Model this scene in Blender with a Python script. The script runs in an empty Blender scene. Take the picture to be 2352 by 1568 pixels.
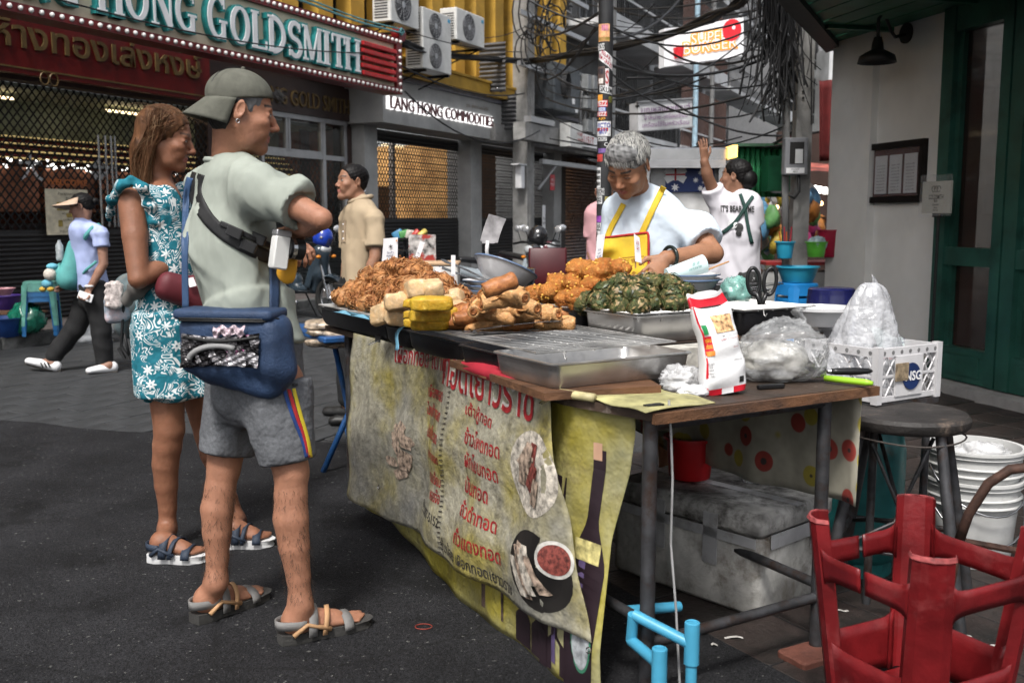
import bpy, math, random
import numpy as np
from mathutils import Vector, Matrix, Euler
random.seed(7)
RNG = np.random.default_rng(7)
S = bpy.context.scene
COL = S.collection
PI = math.pi
R = math.radians
# ------------------------------------------------------------- camera, sky, sun, exposure
EYE, PITCH, FPX = 1.37, R(7.08), 2287.0
cam = bpy.data.cameras.new('camera')
cam.lens, cam.sensor_width, cam.clip_end, cam.clip_start = 35.0, 36.0, 400, .05
cam.dof.use_dof, cam.dof.focus_distance, cam.dof.aperture_fstop = True, 4.0, 4.5
cam_o = bpy.data.objects.new('camera', cam)
COL.objects.link(cam_o)
cam_o.location = (0, 0, EYE)
cam_o.rotation_euler = (PI/2 - PITCH, 0, 0)
S.camera = cam_o
W = bpy.data.worlds.new('World')
S.world = W
W.use_nodes = True
_nt = W.node_tree
_bg = _nt.nodes['Background']
_sky = _nt.nodes.new('ShaderNodeTexSky')
_sky.sky_type = 'NISHITA'
_sky.sun_disc = False
_sky.sun_elevation, _sky.sun_rotation = R(55), R(196)
_sky.air_density, _sky.dust_density, _sky.ozone_density = 1.0, 4.0, 1.0
_hs = _nt.nodes.new('ShaderNodeHueSaturation')
_hs.inputs['Saturation'].default_value = .3
_nt.links.new(_sky.outputs[0], _hs.inputs['Color'])
_nt.links.new(_hs.outputs[0], _bg.inputs[0])
_bg.inputs[1].default_value = .08
_sl = bpy.data.lights.new('sun', 'SUN')
_sl.energy, _sl.angle, _sl.color = 1.5, R(10), (1, .97, .92)
sun = bpy.data.objects.new('sun', _sl)
COL.objects.link(sun)
sun.rotation_euler = (R(35), 0, R(-16))
S.view_settings.view_transform = 'Standard'
S.view_settings.look = 'None'
S.view_settings.exposure = 1.3
S.view_settings.gamma = 1.0
S.view_settings.use_curve_mapping = False
S.cycles.max_bounces = 5
S.cycles.diffuse_bounces = 2
S.cycles.glossy_bounces = 3
S.cycles.use_adaptive_sampling = True
S.cycles.adaptive_threshold = .03
S.cycles.transparent_max_bounces = 12
S.cycles.use_denoising = True
S.cycles.caustics_reflective = S.cycles.caustics_refractive = False
# ------------------------------------------------------------- pixel helpers (2352 x 1568 view of the photograph -> points in the street)
_c, _s = math.cos(PITCH), math.sin(PITCH)
def ray(u, v):
 x, y = (u-1176)/FPX, -(v-784)/FPX
 return Vector((x, _c+y*_s, -_s+y*_c))
def at(u, v, Y):
 r = ray(u, v)
 r *= Y/r.y
 return Vector((r.x, Y, EYE+r.z))
def gp(u, v, z=0.0):
 r = ray(u, v)
 r *= (z-EYE)/r.z
 return Vector((r.x, r.y, z))
def V(*a): return Vector(a)
# ------------------------------------------------------------- materials
MATS = {}
def _mix(nt, fac, a, b, mode='MIX'):
 n = nt.nodes.new('ShaderNodeMix')
 n.data_type, n.blend_type = 'RGBA', mode
 for sock, val in ((n.inputs[0], fac), (n.inputs[6], a), (n.inputs[7], b)):
  if hasattr(val, 'is_linked') or hasattr(val, 'links'):
   nt.links.new(val, sock)
  elif isinstance(val, (int, float)):
   sock.default_value = val
  else:
   sock.default_value = (*val[:3], 1)
 return n.outputs[2]
def _noise(nt, co, scale, detail=3, rough=.6, dist=0):
 n = nt.nodes.new('ShaderNodeTexNoise')
 n.inputs['Scale'].default_value = scale
 n.inputs['Detail'].default_value = detail
 n.inputs['Roughness'].default_value = rough
 n.inputs['Distortion'].default_value = dist
 nt.links.new(co, n.inputs['Vector'])
 return n.outputs[0]
def _ramp(nt, fac, p0, p1, c0=(0,0,0), c1=(1,1,1)):
 n = nt.nodes.new('ShaderNodeValToRGB')
 n.color_ramp.elements[0].position, n.color_ramp.elements[1].position = p0, p1
 n.color_ramp.elements[0].color, n.color_ramp.elements[1].color = (*c0, 1), (*c1, 1)
 nt.links.new(fac, n.inputs[0])
 return n.outputs[0]
def mat(name, col, rough=.6, metal=0, var=.18, scale=6, bump=0, bscale=60, dirt=None, dscale=3, dpos=(.5,.7), coat=0, alpha=1, trans=0, emis=0, spec=.5, attr=False, sss=0, coords='Object', pattern=None, stretch=None, ior=1.45, rvar=.12):
 if name in MATS: return MATS[name]
 m = bpy.data.materials.new(name)
 m.use_nodes = True
 nt = m.node_tree
 b = nt.nodes['Principled BSDF']
 tc = nt.nodes.new('ShaderNodeTexCoord')
 co = tc.outputs[coords]
 if stretch:
  mp = nt.nodes.new('ShaderNodeMapping')
  mp.inputs['Scale'].default_value = stretch
  nt.links.new(co, mp.inputs[0])
  co = mp.outputs[0]
 if attr:
  a = nt.nodes.new('ShaderNodeAttribute')
  a.attribute_name = 'Col'
  base = a.outputs['Color']
 else:
  base = (*col, 1)
 if pattern: base = pattern(nt, co)
 fac = _noise(nt, co, scale)
 lo = tuple(max(0, 1-var*1.6) for _ in range(3)); hi = tuple(1+var*.9 for _ in range(3))
 out = _mix(nt, 1.0, base, _ramp(nt, fac, .3, .7, lo, hi), 'MULTIPLY')
 if dirt:
  d = _ramp(nt, _noise(nt, co, dscale, 6, .72), *dpos)
  out = _mix(nt, d, out, dirt)
 nt.links.new(out, b.inputs['Base Color'])
 b.inputs['Roughness'].default_value = rough
 if rough < .5 and rvar > .03:
  rr = nt.nodes.new('ShaderNodeMapRange')
  rr.inputs['To Min'].default_value, rr.inputs['To Max'].default_value = max(0, rough-rvar), min(1, rough+rvar)
  nt.links.new(fac, rr.inputs[0])
  nt.links.new(rr.outputs[0], b.inputs['Roughness'])
 b.inputs['Metallic'].default_value = metal
 b.inputs['Specular IOR Level'].default_value = spec
 b.inputs['Coat Weight'].default_value = coat
 b.inputs['Coat Roughness'].default_value = .08
 b.inputs['Alpha'].default_value = alpha
 b.inputs['Transmission Weight'].default_value = trans
 b.inputs['IOR'].default_value = ior
 if sss:
  b.inputs['Subsurface Weight'].default_value = sss
  b.inputs['Subsurface Radius'].default_value = (.012, .005, .003)
  b.inputs['Subsurface Scale'].default_value = 1
 if emis:
  b.inputs['Emission Color'].default_value = (*col, 1)
  b.inputs['Emission Strength'].default_value = emis
  if emis < 2: m.cycles.emission_sampling = 'NONE'
 if bump:
  bn = nt.nodes.new('ShaderNodeBump')
  bn.inputs['Strength'].default_value = min(1, bump)
  bn.inputs['Distance'].default_value = .01 if bump <= 1 else .01*bump
  nt.links.new(_noise(nt, co, bscale, 3, .65), bn.inputs['Height'])
  nt.links.new(bn.outputs[0], b.inputs['Normal'])
 MATS[name] = m
 return m
# ------------------------------------------------------------- mesh collector
class MB:
 def __init__(s, M=None):
  s.v, s.f, s.mi, s.M, s.m = [], [], [], M, 0
 def add(s, vs, fs):
  o = len(s.v)
  M = s.M
  if M is not None: vs = [M @ Vector(p) for p in vs]
  s.v += [tuple(p) for p in vs]
  s.f += [tuple(i+o for i in f) for f in fs]
  s.mi += [s.m]*len(fs)
  return s
 def box(s, c, d, rot=None, taper=1):
  x, y, z = d[0]/2, d[1]/2, d[2]/2
  t = taper
  vs = [(-x,-y,-z),(x,-y,-z),(x,y,-z),(-x,y,-z),(-x*t,-y*t,z),(x*t,-y*t,z),(x*t,y*t,z),(-x*t,y*t,z)]
  m = (rot.to_matrix() if isinstance(rot, Euler) else rot) if rot is not None else None
  c = Vector(c)
  vs = [c+(m @ Vector(p) if m is not None else Vector(p)) for p in vs]
  return s.add(vs, [(0,3,2,1),(4,5,6,7),(0,1,5,4),(1,2,6,5),(2,3,7,6),(3,0,4,7)])
 def bb(s, x0, x1, y0, y1, z0, z1):
  return s.box(((x0+x1)/2, (y0+y1)/2, (z0+z1)/2), (x1-x0, y1-y0, z1-z0))
 def rbox(s, c, d, r=.01, rot=None, n=2):
  x, y, z = d[0]/2, d[1]/2, d[2]/2
  r = min(r, x*.99, y*.99, z*.99)
  ring = []
  for cx, cy, a0 in ((x-r,y-r,0),(-x+r,y-r,PI/2),(-x+r,-y+r,PI),(x-r,-y+r,1.5*PI)):
   for i in range(n+1):
    a = a0+PI/2*i/n
    ring.append((cx, cy, math.cos(a), math.sin(a)))
  lv = [(-z, r*.5), (-z+r*.5, r), (z-r*.5, r), (z, r*.5)]
  m = (rot.to_matrix() if isinstance(rot, Euler) else rot) if rot is not None else Matrix.Identity(3)
  vs = []
  for zz, rr in lv:
   vs += [Vector(c)+m @ Vector((p[0]+p[2]*rr, p[1]+p[3]*rr, zz)) for p in ring]
  k = len(ring)
  fs = [tuple(reversed(range(k))), tuple(range(3*k, 4*k))]
  for l in range(3):
   for i in range(k):
    j = (i+1) % k
    fs.append((l*k+i, l*k+j, l*k+k+j, l*k+k+i))
  return s.add(vs, fs)
 def tube(s, pts, r, seg=8, caps=True, closed=False):
  pts = [Vector(p) for p in pts]
  n = len(pts)
  rs = r if isinstance(r, (list, tuple)) else [r]*n
  vs, up = [], None
  for i, p in enumerate(pts):
   if closed: t = pts[(i+1) % n]-pts[i-1]
   else: t = pts[min(i+1, n-1)]-pts[max(i-1, 0)]
   if t.length < 1e-9: t = Vector((0, 0, 1))
   t.normalize()
   if up is None:
    up = Vector((0, 0, 1)) if abs(t.z) < .9 else Vector((1, 0, 0))
   a = up - t*up.dot(t)
   if a.length < 1e-6: a = t.orthogonal()
   a.normalize()
   up = a
   b = t.cross(a)
   for k in range(seg):
    th = 2*PI*k/seg
    vs.append(p + a*(math.cos(th)*rs[i]) + b*(math.sin(th)*rs[i]))
  fs = []
  for i in range(n if closed else n-1):
   j = (i+1) % n
   for k in range(seg):
    l = (k+1) % seg
    fs.append((i*seg+k, i*seg+l, j*seg+l, j*seg+k))
  if caps and not closed:
   fs.append(tuple(reversed(range(seg))))
   fs.append(tuple(range((n-1)*seg, n*seg)))
  return s.add(vs, fs)
 def cyl(s, p0, p1, r0, r1=None, seg=16, caps=True):
  return s.tube([p0, p1], [r0, r0 if r1 is None else r1], seg, caps)
 def lathe(s, prof, c=(0,0,0), seg=24, M=None, a0=0, a1=2*PI):
  full = abs(a1-a0-2*PI) < 1e-6
  n = seg if full else seg+1
  vs, c = [], Vector(c)
  for r, z in prof:
   for k in range(n):
    a = a0+(a1-a0)*k/seg
    p = Vector((r*math.cos(a), r*math.sin(a), z))
    vs.append(c+(M @ p if M is not None else p))
  fs = []
  for i in range(len(prof)-1):
   for k in range(seg):
    l = (k+1) % n
    fs.append((i*n+k, i*n+l, i*n+n+l, i*n+n+k))
  return s.add(vs, fs)
 def prism(s, poly, M, d):
  n = len(poly)
  vs = [M @ Vector((p[0], p[1], 0)) for p in poly]+[M @ Vector((p[0], p[1], d)) for p in poly]
  fs = [tuple(reversed(range(n))), tuple(range(n, 2*n))]
  fs += [(i, (i+1) % n, n+(i+1) % n, n+i) for i in range(n)]
  return s.add(vs, fs)
 def grid(s, fn, nu, nv, thick=0):
  P = [[Vector(fn(i/nu, j/nv)) for j in range(nv+1)] for i in range(nu+1)]
  vs = [p for r in P for p in r]
  k = nv+1
  fs = [(i*k+j, (i+1)*k+j, (i+1)*k+j+1, i*k+j+1) for i in range(nu) for j in range(nv)]
  if thick:
   o = len(vs)
   nr = []
   for i in range(nu+1):
    for j in range(nv+1):
     a = P[min(i+1, nu)][j]-P[max(i-1, 0)][j]
     b = P[i][min(j+1, nv)]-P[i][max(j-1, 0)]
     q = a.cross(b)
     if q.length > 1e-12: q.normalize()
     nr.append(q)
   vs = vs+[p-q*thick for p, q in zip(vs, nr)]
   fs += [tuple(reversed([x+o for x in f])) for f in fs]
   e = [i*k for i in range(nu+1)]+[nu*k+j for j in range(1, nv+1)]+[i*k+nv for i in range(nu-1, -1, -1)]+[j for j in range(nv-1, 0, -1)]
   for a, b in zip(e, e[1:]+e[:1]):
    fs.append((b, a, a+o, b+o))
  return s.add(vs, fs)
 def ball(s, c, r, nu=12, nv=8, M=None):
  r = r if isinstance(r, (tuple, list)) else (r, r, r)
  c = Vector(c)
  vs = []
  for j in range(nv+1):
   t = PI*j/nv
   for i in range(nu):
    a = 2*PI*i/nu
    p = Vector((r[0]*math.sin(t)*math.cos(a), r[1]*math.sin(t)*math.sin(a), r[2]*math.cos(t)))
    vs.append(c+(M @ p if M is not None else p))
  fs = [(j*nu+i, (j+1)*nu+i, (j+1)*nu+(i+1) % nu, j*nu+(i+1) % nu) for j in range(nv) for i in range(nu)]
  return s.add(vs, fs)
def mworld(o):
 m = o.matrix_basis.copy()
 return mworld(o.parent) @ o.matrix_parent_inverse @ m if o.parent else m
def link(o, parent=None, local=False):
 COL.objects.link(o)
 if parent is not None:
  o.parent = parent
  if not local: o.matrix_parent_inverse = mworld(parent).inverted()
 return o
def obj(name, mb, mats, parent=None, smooth=False, local=False, sharp=None):
 me = bpy.data.meshes.new(name)
 if isinstance(mb, MB): me.from_pydata(mb.v, [], mb.f)
 else: me.from_pydata(*mb)
 mats = mats if isinstance(mats, (list, tuple)) else [mats]
 for m in mats: me.materials.append(m)
 if len(mats) > 1 and isinstance(mb, MB): me.polygons.foreach_set('material_index', mb.mi)
 if smooth:
  me.polygons.foreach_set('use_smooth', [True]*len(me.polygons))
  if sharp: me.set_sharp_from_angle(angle=R(sharp))
 me.validate()
 me.update()
 return link(bpy.data.objects.new(name, me), parent, local)
def tag(o, label=None, cat=None, group=None, kind=None):
 if label: o['label'] = label
 if cat: o['category'] = cat
 if group: o['group'] = group
 if kind: o['kind'] = kind
 return o
def thing(name, label, cat, loc=(0,0,0), rz=0, group=None):
 o = bpy.data.objects.new(name, None)
 COL.objects.link(o)
 o.empty_display_size = .1
 o.location = loc
 o.rotation_euler = (0, 0, rz)
 return tag(o, label, cat, group)
def kids(o): return [c for c in bpy.data.objects if c.parent == o]
def dup(o, parent=None, label=None, group=None):
 c = o.copy()
 COL.objects.link(c)
 if parent is not None: c.parent = parent
 if label: c['label'] = label
 if group: c['group'] = group
 for k in kids(o): dup(k, c)
 return c
def frame(o, x, y, z=None):
 x, y = Vector(x).normalized(), Vector(y).normalized()
 z = x.cross(y).normalized() if z is None else Vector(z).normalized()
 M = Matrix.Identity(4)
 for i in range(3):
  M[i][0], M[i][1], M[i][2], M[i][3] = x[i], y[i], z[i], o[i]
 return M
def text_geo(s, size=1, bold=0, extrude=0, align='CENTER', spacing=1, shear=0):
 cu = bpy.data.curves.new('lettering', 'FONT')
 cu.body, cu.size, cu.offset, cu.extrude, cu.align_x, cu.align_y = s, size, bold*size, extrude, align, 'CENTER'
 cu.space_character, cu.shear, cu.resolution_u = spacing, shear, 3
 o = bpy.data.objects.new('lettering', cu)
 me = bpy.data.meshes.new_from_object(o)
 vs = [Vector(v.co) for v in me.vertices]
 fs = [tuple(p.vertices) for p in me.polygons]
 bpy.data.objects.remove(o)
 bpy.data.curves.remove(cu)
 bpy.data.meshes.remove(me)
 return vs, fs
def text(name, s, M, size, m, parent=None, bold=0, extrude=0, align='CENTER', sx=1, spacing=1, warp=None, fit=None, local=False):
 vs, fs = text_geo(s, size, bold, extrude, align, spacing)
 if fit and vs:
  x0, x1 = min(v.x for v in vs), max(v.x for v in vs)
  k = fit/(x1-x0)
  cx = (x0+x1)/2
  for v in vs: v.x = (v.x-cx)*k
 mb = MB()
 if warp: mb.add([warp(v.x*sx, v.y, v.z) for v in vs], fs)
 else: mb.add([M @ Vector((v.x*sx, v.y, v.z)) for v in vs], fs)
 return obj(name, mb, m, parent, local=local)
# ------------------------------------------------------------- distance-field bodies (one continuous surface per figure)
def smin(a, b, k):
 if k <= 0: return np.minimum(a, b)
 h = np.maximum(k-np.abs(a-b), 0)/k
 return np.minimum(a, b)-h*h*k*.25
class Sdf:
 def __init__(s): s.p, s.post, s.M = [], [], None
 def _tp(s, p): return np.array(s.M @ Vector(p) if s.M is not None else p, float)
 def _sc(s): return s.M.to_scale()[0] if s.M is not None else 1
 def cone(s, a, b, r0, r1=None, k=.02, op=1):
  a, b, q = s._tp(a), s._tp(b), s._sc()
  r0, r1, k = r0*q, (r0 if r1 is None else r1)*q, k*q
  m = max(r0, r1)+k
  lo, hi = np.minimum(a, b)-m, np.maximum(a, b)+m
  d = b-a
  L = max(float(d@d), 1e-12)
  def f(X, Y, Z):
   x, y, z = X-a[0], Y-a[1], Z-a[2]
   t = np.clip((x*d[0]+y*d[1]+z*d[2])/L, 0, 1)
   return np.sqrt((x-t*d[0])**2+(y-t*d[1])**2+(z-t*d[2])**2)-(r0+(r1-r0)*t)
  s.p.append((f, lo, hi, k, op))
  return s
 def chain(s, pts, rs, k=.02, op=1):
  for i in range(len(pts)-1): s.cone(pts[i], pts[i+1], rs[i], rs[i+1], k, op)
  return s
 def ecap(s, a, b, w0, w1, side, k=.03, op=1, flat=1.0):
  a, b = s._tp(a), s._tp(b)
  sd = np.array(side, float)
  if s.M is not None: sd = np.array(s.M.to_3x3() @ Vector(side), float)
  d = b-a
  L = max(float(np.linalg.norm(d)), 1e-9)
  ax = d/L
  sd = sd-ax*(sd@ax)
  sd /= np.linalg.norm(sd)
  fw = np.cross(ax, sd)
  m = max(*w0, *w1)+k
  lo, hi = np.minimum(a, b)-m, np.maximum(a, b)+m
  def f(X, Y, Z):
   x, y, z = X-a[0], Y-a[1], Z-a[2]
   t = x*ax[0]+y*ax[1]+z*ax[2]
   c = np.clip(t/L, 0, 1)
   w = w0[0]+(w1[0]-w0[0])*c
   dd = w0[1]+(w1[1]-w0[1])*c
   p = (x*sd[0]+y*sd[1]+z*sd[2])
   q = (x*fw[0]+y*fw[1]+z*fw[2])
   e = (t-c*L)*flat
   mn = np.minimum(w, dd)
   A = np.sqrt((p/w)**2+(q/dd)**2+(e/mn)**2)+1e-9
   B = np.sqrt((p/w**2)**2+(q/dd**2)**2+(e/mn**2)**2)+1e-9
   return A*(A-1)/B
  s.p.append((f, lo, hi, k, op))
  return s
 def ell(s, c, r, rot=None, k=.02, op=1):
  q = s._sc()
  c0 = s._tp(c)
  m3 = s.M.to_3x3().normalized() if s.M is not None else Matrix.Identity(3)
  if rot is not None: m3 = m3 @ (rot.to_matrix() if isinstance(rot, Euler) else rot)
  A = np.array(m3)
  r = np.array(r, float)*q
  m = r.max()+k*q
  def f(X, Y, Z):
   x, y, z = X-c0[0], Y-c0[1], Z-c0[2]
   u = x*A[0,0]+y*A[1,0]+z*A[2,0]
   v = x*A[0,1]+y*A[1,1]+z*A[2,1]
   w = x*A[0,2]+y*A[1,2]+z*A[2,2]
   a = np.sqrt((u/r[0])**2+(v/r[1])**2+(w/r[2])**2)+1e-9
   b = np.sqrt((u/r[0]**2)**2+(v/r[1]**2)**2+(w/r[2]**2)**2)+1e-9
   return a*(a-1)/b
  s.p.append((f, c0-m, c0+m, k*q, op))
  return s
 def box(s, c, hd, rot=None, r=.01, k=.01, op=1):
  c0 = s._tp(c)
  m3 = s.M.to_3x3().normalized() if s.M is not None else Matrix.Identity(3)
  if rot is not None: m3 = m3 @ (rot.to_matrix() if isinstance(rot, Euler) else rot)
  A = np.array(m3)
  h = np.array(hd, float)*s._sc()
  m = float(np.linalg.norm(h))+k
  def f(X, Y, Z):
   x, y, z = X-c0[0], Y-c0[1], Z-c0[2]
   o, i = 0, None
   for n in range(3):
    q = np.abs(x*A[0,n]+y*A[1,n]+z*A[2,n])-(h[n]-r)
    o = o+np.maximum(q, 0)**2
    i = q if i is None else np.maximum(i, q)
   return np.sqrt(o)+np.minimum(i, 0)-r
  s.p.append((f, c0-m, c0+m, k, op))
  return s
 def cut(s, p, n, k=.004):
  p, n = np.array(p, float), np.array(Vector(n).normalized(), float)
  s.p.append((lambda X, Y, Z: (X-p[0])*n[0]+(Y-p[1])*n[1]+(Z-p[2])*n[2], None, None, k, 0))
  return s
 def wave(s, fn): s.post.append(fn); return s
 def field(s, lo, hi, h):
  n = np.maximum(np.ceil((np.array(hi)-np.array(lo))/h).astype(int)+1, 4)
  ax = [np.float32(lo[i])+np.arange(n[i], dtype=np.float32)*np.float32(h) for i in range(3)]
  D = np.full(n, .08, np.float32)
  for f, l, u, k, op in s.p:
   if l is None: i0, i1 = np.zeros(3, int), n
   else:
    g = .02
    i0 = np.clip(np.floor((l-g-np.array(lo))/h).astype(int), 0, n)
    i1 = np.clip(np.ceil((u+g-np.array(lo))/h).astype(int)+1, 0, n)
   if np.any(i1 <= i0): continue
   sl = tuple(slice(a, b) for a, b in zip(i0, i1))
   d = f(ax[0][sl[0]][:,None,None], ax[1][sl[1]][None,:,None], ax[2][sl[2]][None,None,:])
   d = np.broadcast_to(d, D[sl].shape)
   if op == 1: D[sl] = smin(D[sl], d, k)
   elif op == -1: D[sl] = -smin(-D[sl], d, k)
   else: D[sl] = -smin(-D[sl], -d, k)
  for fn in s.post:
   D += fn(ax[0][:,None,None], ax[1][None,:,None], ax[2][None,None,:]).astype(np.float32)
  return D
 def mesh(s, h=.008, fine=()):
  bs = [(l, u) for f, l, u, k, op in s.p if l is not None and op == 1]
  lo = np.min([b[0] for b in bs], 0)-2*h
  hi = np.max([b[1] for b in bs], 0)+2*h
  V0, F0 = nets(s.field(lo, hi, h), lo, h)
  for flo, fhi, fh in fine:
   flo, fhi = np.array(flo, float), np.array(fhi, float)
   c = V0[F0].mean(1)
   F0 = F0[~np.all((c > flo+h*.9) & (c < fhi-h*.9), 1)]
   v, f = nets(s.field(flo, fhi, fh), flo, fh)
   F0 = np.vstack([F0, f+len(V0)])
   V0 = np.vstack([V0, v])
  return V0, F0
def nets(D, lo, h):
 sg = D < 0
 c = sum(sg[a:a-1 or None, b:b-1 or None, e:e-1 or None].astype(np.int8) for a in (0,1) for b in (0,1) for e in (0,1))
 mx = (c > 0) & (c < 8)
 cells = np.argwhere(mx)
 if len(cells) == 0: return np.zeros((0, 3)), np.zeros((0, 4), int)
 idx = np.full(mx.shape, -1, np.int64)
 idx[mx] = np.arange(len(cells))
 acc, cnt = np.zeros((len(cells), 3)), np.zeros(len(cells))
 cr = [np.array((a, b, e)) for a in (0,1) for b in (0,1) for e in (0,1)]
 for a in cr:
  for b in cr:
   if (b-a).sum() == 1 and np.all(b >= a):
    p, q = cells+a, cells+b
    da, db = D[p[:,0], p[:,1], p[:,2]], D[q[:,0], q[:,1], q[:,2]]
    m = (da < 0) != (db < 0)
    t = np.where(m, da/np.where(da == db, 1, da-db), 0)
    acc += (a+t[:,None]*(b-a))*m[:,None]
    cnt += m
 vs = np.array(lo)+h*(cells+acc/cnt[:,None])
 fs = []
 for ax in range(3):
  A, B = [slice(1, -1)]*3, [slice(1, -1)]*3
  A[ax], B[ax] = slice(0, -1), slice(1, None)
  e = sg[tuple(A)] != sg[tuple(B)]
  ijk = np.argwhere(e)
  off = np.array([1, 1, 1]); off[ax] = 0
  ijk = ijk+off
  inside = sg[ijk[:,0], ijk[:,1], ijk[:,2]]
  o1, o2 = [i for i in range(3) if i != ax]
  q = []
  for d1, d2 in ((1,1), (0,1), (0,0), (1,0)):
   t = ijk.copy(); t[:,o1] -= d1; t[:,o2] -= d2
   q.append(idx[t[:,0], t[:,1], t[:,2]])
  q = np.stack(q, 1)
  fl = inside if ax != 1 else ~inside
  q[~fl] = q[~fl][:, ::-1]
  fs.append(q)
 fs = np.vstack(fs)
 return vs, fs[np.all(fs >= 0, 1)]
def sdf_obj(name, sd, m, parent=None, h=.008, fine=(), color=None, it=1, local=False):
 vs, fs = sd.mesh(h, fine)
 if it:  # light smoothing
  for _ in range(it):
   acc, n = np.zeros_like(vs), np.zeros(len(vs))
   for i in range(4):
    a, b = fs[:,i], fs[:,(i+1) % 4]
    np.add.at(acc, a, vs[b]); np.add.at(n, a, 1)
    np.add.at(acc, b, vs[a]); np.add.at(n, b, 1)
   w = n > 0
   vs[w] = vs[w]*.5+.5*acc[w]/n[w][:,None]
 me = bpy.data.meshes.new(name)
 me.vertices.add(len(vs)); me.vertices.foreach_set('co', vs.astype(np.float32).ravel())
 me.loops.add(len(fs)*4); me.loops.foreach_set('vertex_index', fs.astype(np.int32).ravel())
 me.polygons.add(len(fs))
 me.polygons.foreach_set('loop_start', np.arange(len(fs), dtype=np.int32)*4)
 me.polygons.foreach_set('use_smooth', np.ones(len(fs), bool))
 me.update(calc_edges=True)
 me.materials.append(m)
 if color is not None:
  c = np.ones((len(vs), 4), np.float32)
  c[:, :3] = color(vs)
  a = me.color_attributes.new('Col', 'FLOAT_COLOR', 'POINT')
  a.data.foreach_set('color', c.ravel())
 return link(bpy.data.objects.new(name, me), parent, local)
def strands(name, lines, r, m, parent=None, col=None, taper=.3):
 L = np.asarray(lines, float)
 n, k, _ = L.shape
 T = np.gradient(L, axis=1)
 T /= np.linalg.norm(T, axis=2, keepdims=True)+1e-9
 ref = np.broadcast_to(np.array((.3, .5, .81)), T.shape)
 A = np.cross(T, ref); A /= np.linalg.norm(A, axis=2, keepdims=True)+1e-9
 B = np.cross(T, A)
 rr = (np.asarray(r) if np.ndim(r) else np.full(n, r))[:,None,None]*np.linspace(1, taper, k)[None,:,None]
 vs = np.stack([L+rr*(A*math.cos(t)+B*math.sin(t)) for t in (0, 2*PI/3, 4*PI/3)], 2).reshape(-1, 3)
 b = (np.arange(n)[:,None]*k*3+np.arange(k-1)[None,:]*3)[:,:,None]
 q = []
 for i in range(3):
  j = (i+1) % 3
  q.append(np.concatenate([b+i, b+j, b+3+j, b+3+i], 2).reshape(-1, 4))
 fs = np.vstack(q)
 me = bpy.data.meshes.new(name)
 me.vertices.add(len(vs)); me.vertices.foreach_set('co', vs.astype(np.float32).ravel())
 me.loops.add(len(fs)*4); me.loops.foreach_set('vertex_index', fs.astype(np.int32).ravel())
 me.polygons.add(len(fs)); me.polygons.foreach_set('loop_start', np.arange(len(fs), dtype=np.int32)*4)
 me.polygons.foreach_set('use_smooth', np.ones(len(fs), bool))
 me.update(calc_edges=True)
 me.materials.append(m)
 if col is not None:
  c = np.ones((n, k*3, 4), np.float32)
  c[:, :, :3] = np.asarray(col)[:, None, :]
  a = me.color_attributes.new('Col', 'FLOAT_COLOR', 'POINT')
  a.data.foreach_set('color', c.reshape(-1))
 return link(bpy.data.objects.new(name, me), parent)
def fbm(scale, seed=0, oct=3):
 r = np.random.default_rng(seed)
 w = []
 for o in range(oct):
  for _ in range(4):
   d = r.normal(size=3); d /= np.linalg.norm(d)
   w.append((d*scale*1.9**o, r.uniform(0, 6.28), .6**o))
 t = sum(a for _, _, a in w)*.5
 def f(X, Y, Z):
  return sum(a*np.sin(d[0]*X+d[1]*Y+d[2]*Z+p) for d, p, a in w)/t
 return f
# ------------------------------------------------------------- ground
def asphalt_pat(nt, co):
 v = nt.nodes.new('ShaderNodeTexVoronoi'); v.inputs['Scale'].default_value = 190
 nt.links.new(co, v.inputs['Vector'])
 g = _ramp(nt, v.outputs['Color'], .05, .95, (.006, .006, .0065), (.036, .036, .039))
 big = _ramp(nt, _noise(nt, co, .8, 5), .35, .7, (.75, .75, .77), (1.25, 1.25, 1.27))
 sp = _ramp(nt, _noise(nt, co, 46, 2), .67, .71)
 st_ = _ramp(nt, _noise(nt, co, 1.9, 6, .7), .56, .66, (0,0,0), (.75,.75,.75))
 out = _mix(nt, st_, _mix(nt, 1., g, big, 'MULTIPLY'), (.008,.008,.0085))
 crack = nt.nodes.new('ShaderNodeTexVoronoi'); crack.feature = 'DISTANCE_TO_EDGE'; crack.inputs['Scale'].default_value = .55
 nt.links.new(co, crack.inputs['Vector'])
 out = _mix(nt, _ramp(nt, crack.outputs['Distance'], .0, .006, (.5,.5,.5), (0,0,0)), out, (.008,.008,.008))
 return _mix(nt, sp, out, (.13, .13, .125))
M_ASPH = mat('asphalt', (.05,.05,.05), .78, var=.25, scale=2, bump=.9, bscale=170, pattern=asphalt_pat, spec=.2)
M_PAVE = mat('paver', (.038,.040,.043), .72, var=.35, scale=3.1, bump=.5, bscale=45, dirt=(.024,.024,.026), dscale=1.1, dpos=(.5,.8), coords='Object')
M_JOINT = mat('joint', (.035,.035,.036), .9)
M_TILE = mat('pavement_tile', (.038,.027,.024), .55, var=.35, scale=7, bump=.7, bscale=30, dirt=(.012,.011,.01), dscale=2.5, dpos=(.42,.62))
M_KERB = mat('kerb_concrete', (.13,.13,.125), .85, var=.3, bump=.5, bscale=40, dirt=(.03,.03,.03), dscale=4)
g = MB(); g.add([(-150,-60,0),(150,-60,0),(150,260,0),(-150,260,0)], [(0,1,2,3)])
tag(obj('ground', g, M_JOINT), kind='structure')
MF = frame(Vector((-6.387, 10.767, 0)), (.4226,.9063,0), (-.9063,.4226,0))
MFi = MF.inverted()
def fs(s, z, out): return MF @ Vector((s, -out, z))
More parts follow.
